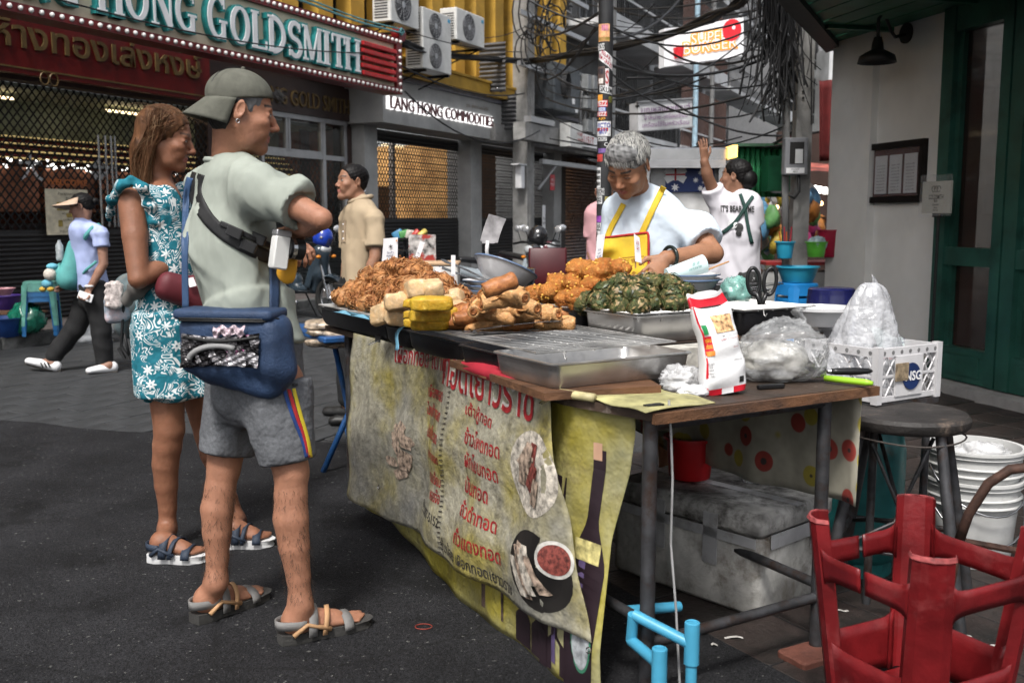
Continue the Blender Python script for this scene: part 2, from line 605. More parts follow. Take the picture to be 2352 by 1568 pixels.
def fc(u, v, out):
 r = ray(u, v); r3 = MFi.to_3x3() @ r; o = MFi @ Vector((0, 0, EYE))
 t = (-out-o.y)/r3.y
 p = o+r3*t
 return p.x, p.z
ROAD = .02
edge = []
for i in range(61):
 x = -14+i*.35
 y = 6.53-(x+3.42)*.27+.05*math.sin(x*5.1)+.04*math.sin(x*13.7+1)+random.uniform(-.02,.02)
 if x > 0: y -= (x)*.0
 edge.append((x, y))
a = MB(); n = len(edge)
vs = [(x, y, ROAD) for x, y in edge]+[(x, -8, ROAD) for x, y in edge]+[(x, y+.02, 0) for x, y in edge]
a.add(vs, [(i, n+i, n+i+1, i+1) for i in range(n-1)]+[(i, i+1, 2*n+i+1, 2*n+i) for i in range(n-1)])
road = tag(obj('road', a, M_ASPH), kind='structure')
pave = bpy.data.objects.new('paved_street', None); COL.objects.link(pave); tag(pave, kind='structure')
PL, PW = .46, .23
cells = []
for j in range(-2, 60):
 for i in range(-20, 70):
  s = (i+(.5 if j % 2 else 0))*PL; o = 1.2+(j+.5)*PW
  p = fs(s, 0, o)
  if p.y < 4.6 or p.y > 24 or abs(p.x/p.y) > .56: continue
  if p.y < 6.43-(p.x+3.42)*.27: continue
  cells.append((p.length, s, o, p))
cells.sort(key=lambda c: c[0])
pm = MB(); pm.rbox((0,0,0), (PL-.006, PW-.006, .03), .008, n=1)
base = obj('paver', pm, M_PAVE, pave)
def seen(p): return p.x < -.3 and p.y < 12
near = [c for c in cells if seen(c[3])][:290]
ns = set(id(c) for c in near)
for q, c in enumerate(near):
 o = base if q == 0 else base.copy()
 if q: COL.objects.link(o); o.parent = pave
 o.matrix_basis = Matrix.Translation(c[3]+Vector((0, 0, -.003+random.uniform(-.003,.003)))) @ Matrix.Rotation(math.atan2(.9063,.4226)+random.uniform(-.012,.012), 4, 'Z') @ Matrix.Rotation(random.uniform(-.008,.008), 4, 'X')
rest = MB()
for c in cells:
 if id(c) in ns: continue
 s, o = c[1], c[2]
 rest.M = MF
 rest.bb(s-PL/2+.005, s+PL/2-.005, -o-PW/2+.005, -o+PW/2-.005, -.01, .011+random.uniform(-.003,.003))
tag(obj('paver_field', rest, M_PAVE, pave), kind='stuff')
wk = MB(MF); wk.bb(-12, 90, -1.02, .2, -.01, .125)
walk = tag(obj('shop_pavement', wk, mat('walk', (.1,.085,.08), .8, bump=.4, var=.3, dirt=(.04,.03,.03))), kind='structure')
for i in range(26):
 k = MB(MF); s0 = -6+i*1.0
 k.rbox((s0+.5, -1.11, .065), (.992, .18, .15), .02)
 obj('kerb_stone', k, M_KERB, walk)
tp = MB(); 
AX, BX = Vector((-.515,.857,0)), Vector((.857,.515,0)); C1 = Vector((.42,2.66,0))
def tw(a, b, z=0.0): return C1+AX*a+BX*b+Vector((0,0,z))
TROT = math.atan2(BX.y, BX.x)
slab = MB(); p = [tw(-2.2,.42), V(7,1,0), V(7,9.6,0), V(2.9,9.6,0), tw(3.4,1.6), tw(3.4,.42)]
slab.add([(q.x,q.y,.012) for q in p]+[(q.x,q.y,-.05) for q in p], [(0,1,2,3,4,5)]+[(i,6+i,6+(i+1)%6,(i+1)%6) for i in range(6)])
tiled = tag(obj('tiled_pavement', slab, M_JOINT), kind='structure')
tm = MB(); tm.rbox((0,0,0), (.292,.292,.024), .005, n=1)
tb = None; cnt = 0
tl = []
for i in range(-8, 40):
 for j in range(0, 26):
  p = tw(i*.3+.15, .42+j*.3+.15)
  if p.y < 1.5 or p.y > 11 or p.x/max(p.y,.1) > .6: continue
  uu = 1176+FPX*p.x/p.y
  if uu < 1180 or i*.3 > 3.2 or p.y > 9.3 or p.x > 3.6 or (p.y > 5.6 and p.x < 1.2+(p.y-5.6)*.45): continue
  tl.append((p.length, p))
tl.sort(key=lambda c: c[0])
for q, (_, p) in enumerate(tl[:280]):
 o = obj('tile', tm, M_TILE, tiled) if tb is None else tb.copy()
 if tb is not None: COL.objects.link(o); o.parent = tiled
 tb = tb or o
 o.matrix_basis = Matrix.Translation(p+Vector((0,0,.01+random.uniform(-.0015,.0015)))) @ Matrix.Rotation(TROT, 4, 'Z')
# ------------------------------------------------------------- materials of the buildings
M_RED = mat('red_paint', (.12,.004,.004), .45, var=.15, dirt=(.06,.005,.005), dscale=2)  # kept darker to carry the sign's shade on the lintel board
M_DRED = mat('dark_red_paint', (.16,.006,.008), .4, var=.2)
M_GOLD = mat('gold_leaf', (.14,.09,.034), .5, .2, var=.2)  # dimmed gold: shade under the sign is mixed into the letter colour
M_CREAM = mat('cream_board', (.62,.54,.40), .6, var=.1, scale=1.5, dirt=(.4,.33,.24), dscale=1.2, dpos=(.5,.85))
M_TEAL = mat('teal_letter', (.02,.22,.22), .35, var=.12)
M_WHITE = mat('white_paint', (.78,.78,.79), .45, var=.06)
M_GREYW = mat('grey_render', (.42,.42,.41), .8, var=.12, scale=2, bump=.2, dirt=(.25,.245,.24), dscale=1.1, dpos=(.5,.9))
M_DARK = mat('dark_void', (.012,.011,.011), .7)
M_SHUT = mat('shutter', (.035,.034,.034), .42, .5, var=.25, scale=1.2)
M_IRON = mat('black_iron', (.018,.018,.019), .45, .6)
M_ALU = mat('aluminium', (.42,.42,.43), .38, .7, var=.1)
M_STEEL = mat('stainless', (.52,.52,.53), .24, 1, var=.1, scale=9, rvar=.08)
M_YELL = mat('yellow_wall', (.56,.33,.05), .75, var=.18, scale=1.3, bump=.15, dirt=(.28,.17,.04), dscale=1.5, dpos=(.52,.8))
M_CONC = mat('concrete', (.30,.295,.285), .85, var=.2, scale=3, bump=.35, dirt=(.14,.135,.13), dscale=2.5, dpos=(.48,.75))
M_CABLE = mat('cable_rubber', (.012,.012,.013), .55, var=.1)
def glassy(name, col, a, rough=.06): return mat(name, col, rough, var=.02, alpha=a, spec=.8, rvar=.02)
M_GLASS = glassy('window_glass', (.02,.025,.025), .28)
M_LAMPW = mat('warm_tube', (1,.78,.45), .4, var=0, emis=1.5)
M_LAMPC = mat('cool_tube', (1,.97,.9), .4, var=0, emis=1.3)
M_AMBER = mat('amber_interior', (.62,.36,.14), .5, var=.35, scale=2.2, emis=.10, dirt=(.2,.08,.02), dscale=1.2)  # faint emission in the wall stands in for the room's warm light
# ------------------------------------------------------------- goldsmith shop
shop = thing('goldsmith_shop', 'gold shop front with red lintel board, diamond grille and lit red interior', 'shop', MF.translation)
def fpart(name, m, fn, parent=shop, smooth=False):
 b = MB(MF); fn(b); return obj(name, b, m, parent, smooth)
fpart('wall', mat('shop_wall', (.06,.035,.03), .7), lambda b: (b.bb(-8,8.24,0,.25,2.98,5.2), b.bb(4.55,4.95,0,.25,.12,2.98), b.bb(8.05,8.24,-.02,.25,.12,2.98)))
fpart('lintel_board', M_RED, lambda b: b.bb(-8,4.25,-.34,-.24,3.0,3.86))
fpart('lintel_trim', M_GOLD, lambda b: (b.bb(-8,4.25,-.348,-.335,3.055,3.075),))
_lm = frame(fs(2.42,3.42,.352), (.4226,.9063,0), (0,0,1))
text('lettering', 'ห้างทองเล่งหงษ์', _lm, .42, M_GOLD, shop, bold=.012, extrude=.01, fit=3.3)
def emblem(b):
 b.prism([(1.5+.24*math.cos(t), 2.99+.15*math.sin(t)) for t in np.linspace(PI,2*PI,14)], MF @ Matrix.Translation((0,-.34,0)) @ Matrix.Rotation(PI/2,4,'X'), -.1)
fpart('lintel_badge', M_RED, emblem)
def rings(b):
 for cx in (1.435,1.565):
  b.tube([(cx+.06*math.cos(t), -.355, 2.98+.07*math.sin(t)) for t in np.linspace(0,2*PI,17)[:-1]], .009, 5, closed=True)
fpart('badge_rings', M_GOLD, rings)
fpart('interior', mat('room', (.30,.10,.05), .6, var=.3), lambda b: (b.bb(-8,8.2,1.9,2.0,.1,3.0), b.bb(-8,-7.9,.25,2,.1,3), b.bb(8.1,8.2,.25,2,.1,3)))
fpart('ceiling', mat('room_ceiling', (.42,.46,.36), .5), lambda b: b.bb(-8,8.2,.26,1.9,2.93,2.98))
fpart('upper_panel', mat('green_grey_panel', (.36,.40,.28), .35, var=.3, scale=1.5), lambda b: b.bb(-8,8.1,1.5,1.9,2.45,2.93))  # green-grey tone stands in for the ceiling's reflection
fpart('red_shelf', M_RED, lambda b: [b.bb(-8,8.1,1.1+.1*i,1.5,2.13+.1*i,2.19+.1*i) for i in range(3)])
fpart('gold_trim', mat('gold_trim', (.8,.6,.25), .3, .6, emis=.2), lambda b: [b.bb(-8,8.1,1.07+.1*i,1.1+.1*i,2.135+.1*i,2.155+.1*i) for i in range(4)])  # trim glows a little, warm shop light put into the gold
fpart('display_panel', mat('copper_panel', (.50,.20,.11), .25, .3, var=.5, scale=1.6), lambda b: [b.bb(-4+i*.92,-4+i*.92+.84,.95,1.05,1.45,2.02) for i in range(13)])
for i in range(4):
 fpart('lamp_tube', M_LAMPW, lambda b: b.bb(-1.2+i*2.3,-1.2+i*2.3+.8,.75,.8,2.84,2.87))
def sparkle(b):
 for _ in range(80):
  s = random.uniform(-.5,8); w = random.uniform(.02,.09)
  b.box((s,.9,random.uniform(2.0,2.12)), (w,.02,random.uniform(.01,.04)), Euler((0,random.uniform(-.5,.5),0)))
fpart('display_glow_glints', M_LAMPC, sparkle)  # glowing chips imitate sparkle off the display glass
tag(bpy.data.objects['display_glow_glints'], kind='stuff')
for i, ch in enumerate('大金行'):
 text('glass_lettering', ch, frame(fs((1.55,2.6,3.6)[i],1.95,-.1), (.4226,.9063,0), (0,0,1)), .36, M_WHITE, shop, bold=.012)
fpart('counter', mat('counter_dark', (.03,.012,.01), .4), lambda b: b.bb(-8,8.1,.6,1.0,.12,1.3))
def lattice(b, s0, s1, z0, z1, p, y, w=.009, h=1.15, dp=.006):
 L = (z1-z0)/h
 n0 = int((s1-s0+L)/p)+1
 for sg in (1, -1):
  for i in range(n0):
   a = s0-L+i*p if sg > 0 else s0+i*p
   t0, t1 = 0., 1.
   x0, x1 = (a, a+L) if sg > 0 else (a, a-L)
   lo, hi = min(x0, x1), max(x0, x1)
   if hi < s0 or lo > s1: continue
   def zx(x): return z0+(z1-z0)*(x-x0)/(x1-x0)
   xa, xb = max(lo, s0), min(hi, s1)
   A, B = Vector((xa, y+sg*dp, zx(xa))), Vector((xb, y+sg*dp, zx(xb)))
   d = (B-A); 
   if d.length < .02: continue
   nn = Vector((-d.z, 0, d.x)).normalized()*w
   b.add([A+nn, B+nn, B-nn, A-nn, A+nn+V(0,.006,0), B+nn+V(0,.006,0), B-nn+V(0,.006,0), A-nn+V(0,.006,0)], [(0,3,2,1),(4,5,6,7),(0,1,5,4),(2,3,7,6)])
tag(fpart('gate_lattice', M_IRON, lambda b: lattice(b,-3.5,4.55,1.22,2.95,.112,.03)), kind='stuff')
def slats(b, s0, s1, z0, z1, p, y):
 n = int((z1-z0)/p)
 for i in range(n):
  z = z0+i*p
  b.add([(s0,y,z),(s1,y,z),(s1,y-.018,z+p*.45),(s0,y-.018,z+p*.45),(s0,y,z+p*.92),(s1,y,z+p*.92)], [(0,1,2,3),(3,2,5,4)])
 b.bb(s0,s1,y+.004,y+.02,z0,z1)
tag(fpart('shutter_slats', M_SHUT, lambda b: slats(b,-3.5,4.55,.14,1.22,.055,.02)), kind='stuff')
for u in (224, 240, 253, 262):
 s, z1 = fc(u, 300, .06)
 fpart('pull_handle', M_STEEL, lambda b: (b.cyl((s,-.06,1.25),(s,-.06,2.42),.014,seg=8), b.cyl((s,-.06,1.4),(s,.03,1.4),.008,seg=6), b.cyl((s,-.06,2.3),(s,.03,2.3),.008,seg=6)))
po = fpart('poster', mat('poster_paper', (.62,.56,.42), .6, var=.2, scale=9), lambda b: b.bb(1.62,2.26,-.035,-.025,1.16,1.72))
pmx = lambda s, z: frame(fs(s,z,.038), (.4226,.9063,0), (0,0,1))
M_INK = mat('black_ink', (.02,.02,.02), .6)
for i, (t, sz, z) in enumerate((('ห้างทองเล่งหงษ์',.05,1.66),('金行',.05,1.6),('GOLD BAR 96.5%',.03,1.42),('GOLD ORNAMENTS',.03,1.34),('Since 1940',.03,1.25),('02-221-5551  02-221-5552',.028,1.2))):
 text('poster_print', t, pmx(1.96,z), sz, M_INK, po)
pd = MB(MF)
for s, z, w, h in ((1.85,1.51,.14,.1),(2.08,1.5,.12,.08),(1.97,1.4,.1,.05),(1.82,1.3,.06,.08),(2.1,1.3,.09,.08)): pd.bb(s-w/2,s+w/2,-.042,-.036,z-h/2,z+h/2)
obj('poster_picture', pd, mat('gold_print', (.35,.26,.06), .5, var=.5, scale=30), po)
text('welcome_lettering', 'WELCOME', pmx(1.95,1.80), .1, mat('orange_letter', (.45,.12,.02), .5), shop, bold=.02, fit=.62)
fpart('fascia_band', mat('brown_band', (.035,.018,.015), .4), lambda b: b.bb(4.3,8.2,-.1,0,3.06,3.62))
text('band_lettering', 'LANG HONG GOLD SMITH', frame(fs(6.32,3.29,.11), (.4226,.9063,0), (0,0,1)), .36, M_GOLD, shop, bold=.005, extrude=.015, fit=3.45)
win = fpart('window_frame', M_ALU, lambda b: (b.bb(4.95,8.05,-.06,.02,2.98,3.06), b.bb(4.95,8.05,-.05,.02,2.36,2.44), b.bb(4.95,8.05,-.05,.02,.12,.2),
 [b.bb(x-.04,x+.04,-.055,.025,.2,2.98) for x in (4.99,7.36,8.0)], [b.bb(x-.025,x+.025,-.045,.02,2.44,2.98) for x in (6.35,6.42,5.72,7.3)], b.bb(5.75,7.3,-.045,.02,2.44,2.49), b.bb(5.7,5.76,-.045,.02,.2,2.36)))
for a0, a1, z0, z1 in ((5.03,5.7,.2,2.36),(5.76,7.32,.2,2.36),(7.4,7.96,.2,2.36),(5.03,5.7,2.44,2.98),(5.75,6.33,2.49,2.98),(6.45,7.28,2.49,2.98),(7.4,7.96,2.44,2.98)):
 fpart('pane', M_GLASS, lambda b: b.bb(a0,a1,-.012,-.006,z0,z1), win)
tag(fpart('inner_gate_lattice', M_IRON, lambda b: lattice(b,4.95,8.05,1.3,2.36,.13,.1)), kind='stuff')
fpart('lower_shutter', M_SHUT, lambda b: slats(b,4.95,8.05,.14,1.3,.055,.1))
fpart('gold_display', mat('gold_goods', (.7,.45,.12), .3, .6, var=.6, scale=14, emis=.12), lambda b: [b.box((random.uniform(5.1,7.9),.7,random.uniform(1.45,2.0)), (random.uniform(.1,.4),.03,.025), Euler((0,random.uniform(-.2,.5),0))) for _ in range(34)])  # gold pieces emit faintly, interior light added to their colour
tag(bpy.data.objects['gold_display'], kind='stuff')
fpart('red_curtain', M_RED, lambda b: b.bb(7.45,7.7,.5,.55,1.3,2.9))
fpart('wall_box', M_WHITE, lambda b: b.rbox((8.08,-.1,1.55), (.12,.1,.26), .02))
# ------------------------------------------------------------- big projecting sign
sign = thing('shop_sign', 'long cream sign with teal serif letters, red frame and rows of white bulbs', 'sign', fs(3,3.3,2))
SO = 2.0
fpart('board', M_CREAM, lambda b: b.bb(-7,6.5,-SO,-SO+.22,3.36,4.1), sign)
fpart('frame', M_DRED, lambda b: (b.bb(-7,6.66,-SO-.05,-SO+.25,3.28,3.37), b.bb(-7,6.66,-SO-.05,-SO+.25,4.02,4.12), b.bb(6.5,6.66,-SO-.05,-SO+.25,3.37,4.02), [b.bb(x,x+.06,-SO+.2,0,3.9,3.96) for x in (-4,-1,2,5,6.4)]), sign)
def crest(b):
 top = [(-7,4.12)]
 for i in range(0,121):
  s = -7+i*13.72/120
  k = abs(s-2.0)
  h = .17+.14*max(0,1-abs(k-1.35)/.45)+(.34*max(0,1-(k/1.0)**2))
  top.append((s, 4.12+h))
 top += [(6.72,4.12)]
 b.prism(list(reversed([(x, z) for x, z in top])), MF @ Matrix.Translation((0,-SO-.03,0)) @ Matrix.Rotation(PI/2,4,'X'), -.12)
fpart('crest', M_DRED, crest, sign)
fpart('crest_end', M_DRED, lambda b: b.cyl((6.7,-SO-.04,4.2),(6.7,-SO+.1,4.2),.11,seg=16), sign)
M_TSC = mat('teal_scroll', (.10,.30,.32), .4)
def scrolls(b):
 b.tube([(s,-SO-.05,4.2+.02*math.sin(s*2)) for s in np.linspace(3.4,6.68,24)], .017, 6)
 b.tube([(s,-SO-.05,4.25+.02*math.sin(s*2)) for s in np.linspace(3.6,6.6,24)], .012, 6)
 for c, z, r, d in ((6.66,4.22,.07,1),(3.5,4.33,.13,-1),(3.2,4.37,.1,1),(2.8,4.44,.12,-1)):
  b.tube([(c+d*r*(1-t/9)*math.cos(t), -SO-.05, z+r*(1-t/9)*math.sin(t)) for t in np.linspace(0,7.5,26)], .014, 6)
 b.tube([(s,-SO-.05,4.36-.25*(s-3.4)*.35+.05*math.sin(s*5)) for s in np.linspace(2.2,4.2,20)], .014, 6)
fpart('scroll_ornament', M_TSC, scrolls, sign)
def rosette(b):
 b.cyl((2.55,-SO-.06,4.36),(2.55,-SO-.02,4.36),.2,.22,24)
fpart('rosette', M_TSC, rosette, sign)
fpart('rosette_studs', M_WHITE, lambda b: [b.ball((2.55+.14*math.cos(t),-SO-.065,4.36+.14*math.sin(t)),.018,6,4) for t in np.linspace(0,2*PI,13)[:-1]], sign)
bm_ = MB(); bm_.ball((0,0,0), .026, 8, 6)
b0 = obj('bulb', bm_, mat('bulb_glass', (.85,.83,.8), .25, var=.02), sign, smooth=True)
spots = [(6.6-i*.118, 3.325) for i in range(66)]+[(6.6-i*.118, 4.07) for i in range(56)]+[(6.58, 3.43+i*.1) for i in range(6)]
for i, (s, z) in enumerate(spots):
 o = b0 if i == 0 else b0.copy()
 if i: COL.objects.link(o); o.parent = sign
 o.matrix_parent_inverse = Matrix.Identity(4)
 o.location = fs(s, z, SO+.062)-sign.location
def arc(cx, cy, rx, ry, a0, a1, n=14): return [(cx+rx*math.cos(R(a0+(a1-a0)*i/n)), cy+ry*math.sin(R(a0+(a1-a0)*i/n))) for i in range(n+1)]
LET = {
 'H': (.8, [([(.15,0),(.15,1)],.17), ([(.65,0),(.65,1)],.17), ([(.15,.5),(.65,.5)],.07)]+[([(x-.14,y),(x+.14,y)],.06) for x in (.15,.65) for y in (.03,.97)]),
 'I': (.36, [([(.18,0),(.18,1)],.18), ([(.03,.03),(.33,.03)],.06), ([(.03,.97),(.33,.97)],.06)]),
 'L': (.62, [([(.15,0),(.15,1)],.17), ([(.02,.97),(.3,.97)],.06), ([(.02,.03),(.58,.03)],.07), ([(.57,.02),(.57,.24)],.06)]),
 'T': (.7, [([(.35,0),(.35,1)],.17), ([(.05,.96),(.65,.96)],.08), ([(.06,.98),(.06,.74)],.06), ([(.64,.98),(.64,.74)],.06), ([(.2,.03),(.5,.03)],.06)]),
 'N': (.82, [([(.13,0),(.13,1)],.07), ([(.69,0),(.69,1)],.07), ([(.13,.99),(.68,.02)],.18), ([(.0,.97),(.2,.97)],.06), ([(.02,.03),(.26,.03)],.06), ([(.56,.97),(.82,.97)],.06)]),
 'M': (.98, [([(.13,0),(.13,1)],.07), ([(.82,0),(.82,1)],.17), ([(.15,.98),(.46,.05)],.16), ([(.46,.04),(.8,.98)],.07), ([(.0,.97),(.22,.97)],.06), ([(.02,.03),(.26,.03)],.06), ([(.68,.03),(.97,.03)],.06), ([(.74,.97),(.95,.97)],.06)]),
 'O': (.84, [(arc(.42,.5,.32,.45,0,360,26),'o')]),
 'D': (.8, [([(.15,0),(.15,1)],.17), (arc(.2,.5,.46,.46,-90,90,16),.15), ([(.02,.03),(.3,.03)],.06), ([(.02,.97),(.3,.97)],.06)]),
 'G': (.84, [(arc(.44,.5,.34,.45,48,300,20),'o'), ([(.66,.02),(.66,.42)],.16), ([(.5,.42),(.82,.42)],.06), ([(.7,.97),(.7,.72)],.05)]),
 'S': (.6, [(arc(.3,.735,.2,.23,30,235,12)+arc(.3,.27,.22,.235,70,-150,14),.14), ([(.49,.98),(.49,.74)],.05), ([(.07,.02),(.07,.28)],.05)]),
 'A': (.8, [([(.1,.02),(.4,.98)],.07), ([(.4,.98),(.68,.02)],.17), ([(.2,.34),(.58,.34)],.06), ([(0,.03),(.24,.03)],.06), ([(.52,.03),(.82,.03)],.06)]),
}
def stroke(b, pts, w, M, z0, z1, grow=0, k=0):
 n = len(pts)
 closed = n > 3 and (Vector(pts[0])-Vector(pts[-1])).length < 1e-6
 L, Rr = [], []
 for i, p in enumerate(pts):
  if closed: t = Vector(pts[(i+1) % (n-1)])-Vector(pts[(i-1) % (n-1)])
  else: t = Vector(pts[min(i+1,n-1)])-Vector(pts[max(i-1,0)])
  t.normalize()
  q = Vector((-t.y, t.x))
  ww = (.07+.10*abs(t.y)) if w == 'o' else w
  e = Vector(p)
  if not closed and grow:
   if i == 0: e = e-t*grow
   if i == n-1: e = e+t*grow
  L.append(e+q*(ww/2+grow)); Rr.append(e-q*(ww/2+grow))
 zz = z1+k*.0007
 vs = [M @ V(p.x,p.y,zz) for p in L]+[M @ V(p.x,p.y,zz) for p in Rr]+[M @ V(p.x,p.y,z0) for p in L]+[M @ V(p.x,p.y,z0) for p in Rr]
 fs_ = []
 for i in range(n-1):
  fs_ += [(n+i,n+i+1,i+1,i),(i,i+1,2*n+i+1,2*n+i),(n+i+1,n+i,3*n+i,3*n+i+1)]
 fs_ += [(0,2*n,3*n,n),(n-1,2*n-1,4*n-1,3*n-1)]
 b.add(vs, fs_)
row = [('L',-60,-15),('A',-10,50),('N',58,112),('G',120,176),('H',214,276),('O',279,333),('N',337,390),('G',393,442),('G',466,512),('O',518,564),('L',566,603),('D',604,648),('S',650,683),('M',684,729),('I',730,748),('T',750,783),('H',781,817)]
for ch, u0, u1 in row:
 if u0 < 0: s0, s1 = fc(120,100,SO)[0]+(u0-120)*.0058, fc(120,100,SO)[0]+(u1-120)*.0058
 else: s0, s1 = fc(u0,100,SO)[0], fc(u1,100,SO)[0]
 wd, st = LET[ch]
 big = .50 if ch in 'LHG' and u0 in (-60,214,466) else .45
 M = frame(fs(s0, 3.46, SO), (.4226,.9063,0), (0,0,1)) @ Matrix.Diagonal((((s1-s0)/wd), big, 1, 1))
 lt = MB(); lf = MB()
 for k, (pts, w) in enumerate(st):
  stroke(lt, pts, w, M, .0, .075, .05, k)
  stroke(lf, pts, w, M, .07, .085, 0, k)
 l = obj('letter', lt, M_TEAL, sign)
 obj('letter_face', lf, M_WHITE, l)
for i in range(5):
 s0, s1 = fc(823,150,SO)[0], fc(901,160,SO)[0]
 fpart('louvre_bar', mat('bright_red', (.45,.01,.012), .35), lambda b: b.rbox(((s0+s1)/2-.03*(i%2),-SO-.05,3.47+i*.105), (s1-s0,.09,.065), .02), sign)
# ------------------------------------------------------------- commodities shop and yellow storey
shop2 = thing('commodities_shop', 'grey shop front with white backlit lettering and amber lit mesh shutter', 'shop', fs(10,0,0))
f2 = lambda n, m, fn, smooth=False: fpart(n, m, fn, shop2, smooth)
f2('fascia', M_GREYW, lambda b: b.bb(8.07,17.6,-.8,0,3.03,3.8))
f2('fascia_cap', mat('slate_strip', (.17,.17,.2), .6), lambda b: b.bb(8.05,17.6,-.86,0,3.8,3.88))
for x0, x1 in ((8.26,8.68),(12.4,12.92),(17.1,17.6)): f2('column', M_GREYW, lambda b: b.bb(x0,x1,-.28,.3,.1,3.03))
f2('floor_slab', M_CONC, lambda b: b.bb(8.2,17.6,0,4,.05,.13))
f2('back_wall', M_AMBER, lambda b: (b.bb(8.3,12.9,2.6,2.7,.1,3.03), b.bb(12.85,12.95,.3,2.6,.1,3.0), b.bb(8.3,8.4,.3,2.6,.1,3.0)))
f2('back_wall_dark', mat('brown_interior', (.10,.045,.015), .5, var=.4, scale=2, emis=.05), lambda b: b.bb(12.95,17.3,1.5,1.6,.1,3.03))  # wall given a slight glow to imitate a lit bay
f2('partition', mat('brown_partition', (.12,.05,.02), .4, var=.4), lambda b: (b.bb(9.2,12.2,1.6,1.66,.1,2.05),))
f2('inner_post', M_ALU, lambda b: [b.bb(x-.05,x+.05,.8,.9,.1,3) for x in (9.7,11.0)])
for i in range(3): f2('lamp_tube', M_LAMPW, lambda b: b.bb(8.9+i*1.2,9.7+i*1.2,1.2,1.3,2.9,2.93))
for x0, x1 in ((8.68,12.4),(12.92,17.1)):
 tag(f2('mesh_shutter', M_IRON, lambda b: (lattice(b,x0,x1,1.35,2.8,.1,.05,.008,1.4), [b.bb(x0,x1,.04,.06,1.35+i*.14,1.362+i*.14) for i in range(11)])), kind='stuff')
 tag(f2('shutter_slats', M_SHUT, lambda b: (slats(b,x0,x1,.13,1.35,.07,.04), slats(b,x0,x1,2.8,3.03,.07,.04))), kind='stuff')
M_MAR = mat('maroon_letter', (.09,.015,.02), .4)
tmx = lambda y: frame(fs(10.28,3.37,.8+y), (.4226,.9063,0), (0,0,1))
text('letter_backing', 'LANG HONG COMMODITIES', tmx(.02), .30, mat('halo_white', (1,.98,.97), .4, emis=.5, var=.02), shop2, bold=.045, extrude=.02, fit=4.22)
text('letter_face', 'LANG HONG COMMODITIES', tmx(.06), .30, M_MAR, shop2, bold=.0, extrude=.012, fit=4.1)
text('small_lettering', 'บจก. เล่งหงษ์ คอมโมดิตี้ส์', frame(fs(11.7,3.63,.81), (.4226,.9063,0), (0,0,1)), .1, M_GOLD, shop2, fit=1.0)
yel = thing('yellow_building', 'ochre yellow upper storey with ribbed pilasters above the grey shop', 'building', fs(12,4,0))
fy = lambda n, m, fn: fpart(n, m, fn, yel)
fy('ledge', M_YELL, lambda b: (b.bb(6.7,13.4,-1.0,0,3.89,4.12), b.bb(6.7,13.4,-1.04,0,4.12,4.17)))
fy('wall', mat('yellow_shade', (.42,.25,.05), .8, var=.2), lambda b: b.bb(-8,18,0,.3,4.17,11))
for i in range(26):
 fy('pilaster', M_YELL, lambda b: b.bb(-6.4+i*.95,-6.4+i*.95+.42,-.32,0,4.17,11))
for i in range(25):
 s = -6.4+i*.95+.42
 w = fy('window', M_IRON, lambda b: (b.bb(s+.06,s+.10,-.06,0,4.5,6.4), b.bb(s+.43,s+.47,-.06,0,4.5,6.4), b.bb(s+.06,s+.47,-.06,0,5.5,5.55), b.bb(s+.06,s+.47,-.07,0,6.36,6.42), b.bb(s+.06,s+.47,-.07,0,4.46,4.52)))
 fpart('pane', M_GLASS, lambda b: b.bb(s+.1,s+.43,-.03,-.02,4.5,6.4), w)
 fpart('backing', M_DARK, lambda b: b.bb(s+.08,s+.45,-.012,-.003,4.5,6.4), w)
for s in (8.9, 12.0):
 o = thing('spotlight', 'small silver spotlight on the yellow ledge, '+('near the red sign' if s < 10 else 'near the ribbed panel'), 'lamp', fs(s,4.02,1.0), group='spotlights on the yellow ledge')
 fpart('bracket', M_ALU, lambda b: b.cyl((s,-1.0,4.0),(s,-1.12,4.0),.02,seg=8), o); fpart('head', M_STEEL, lambda b: b.cyl((s-.1,-1.14,4.02),(s+.08,-1.16,4.0),.035,.05,12), o, True)
M_ACW = mat('ac_casing', (.62,.62,.60), .5, var=.08, dirt=(.4,.39,.37), dscale=2, dpos=(.55,.9))
M_ACG = mat('ac_guard', (.05,.05,.055), .5)
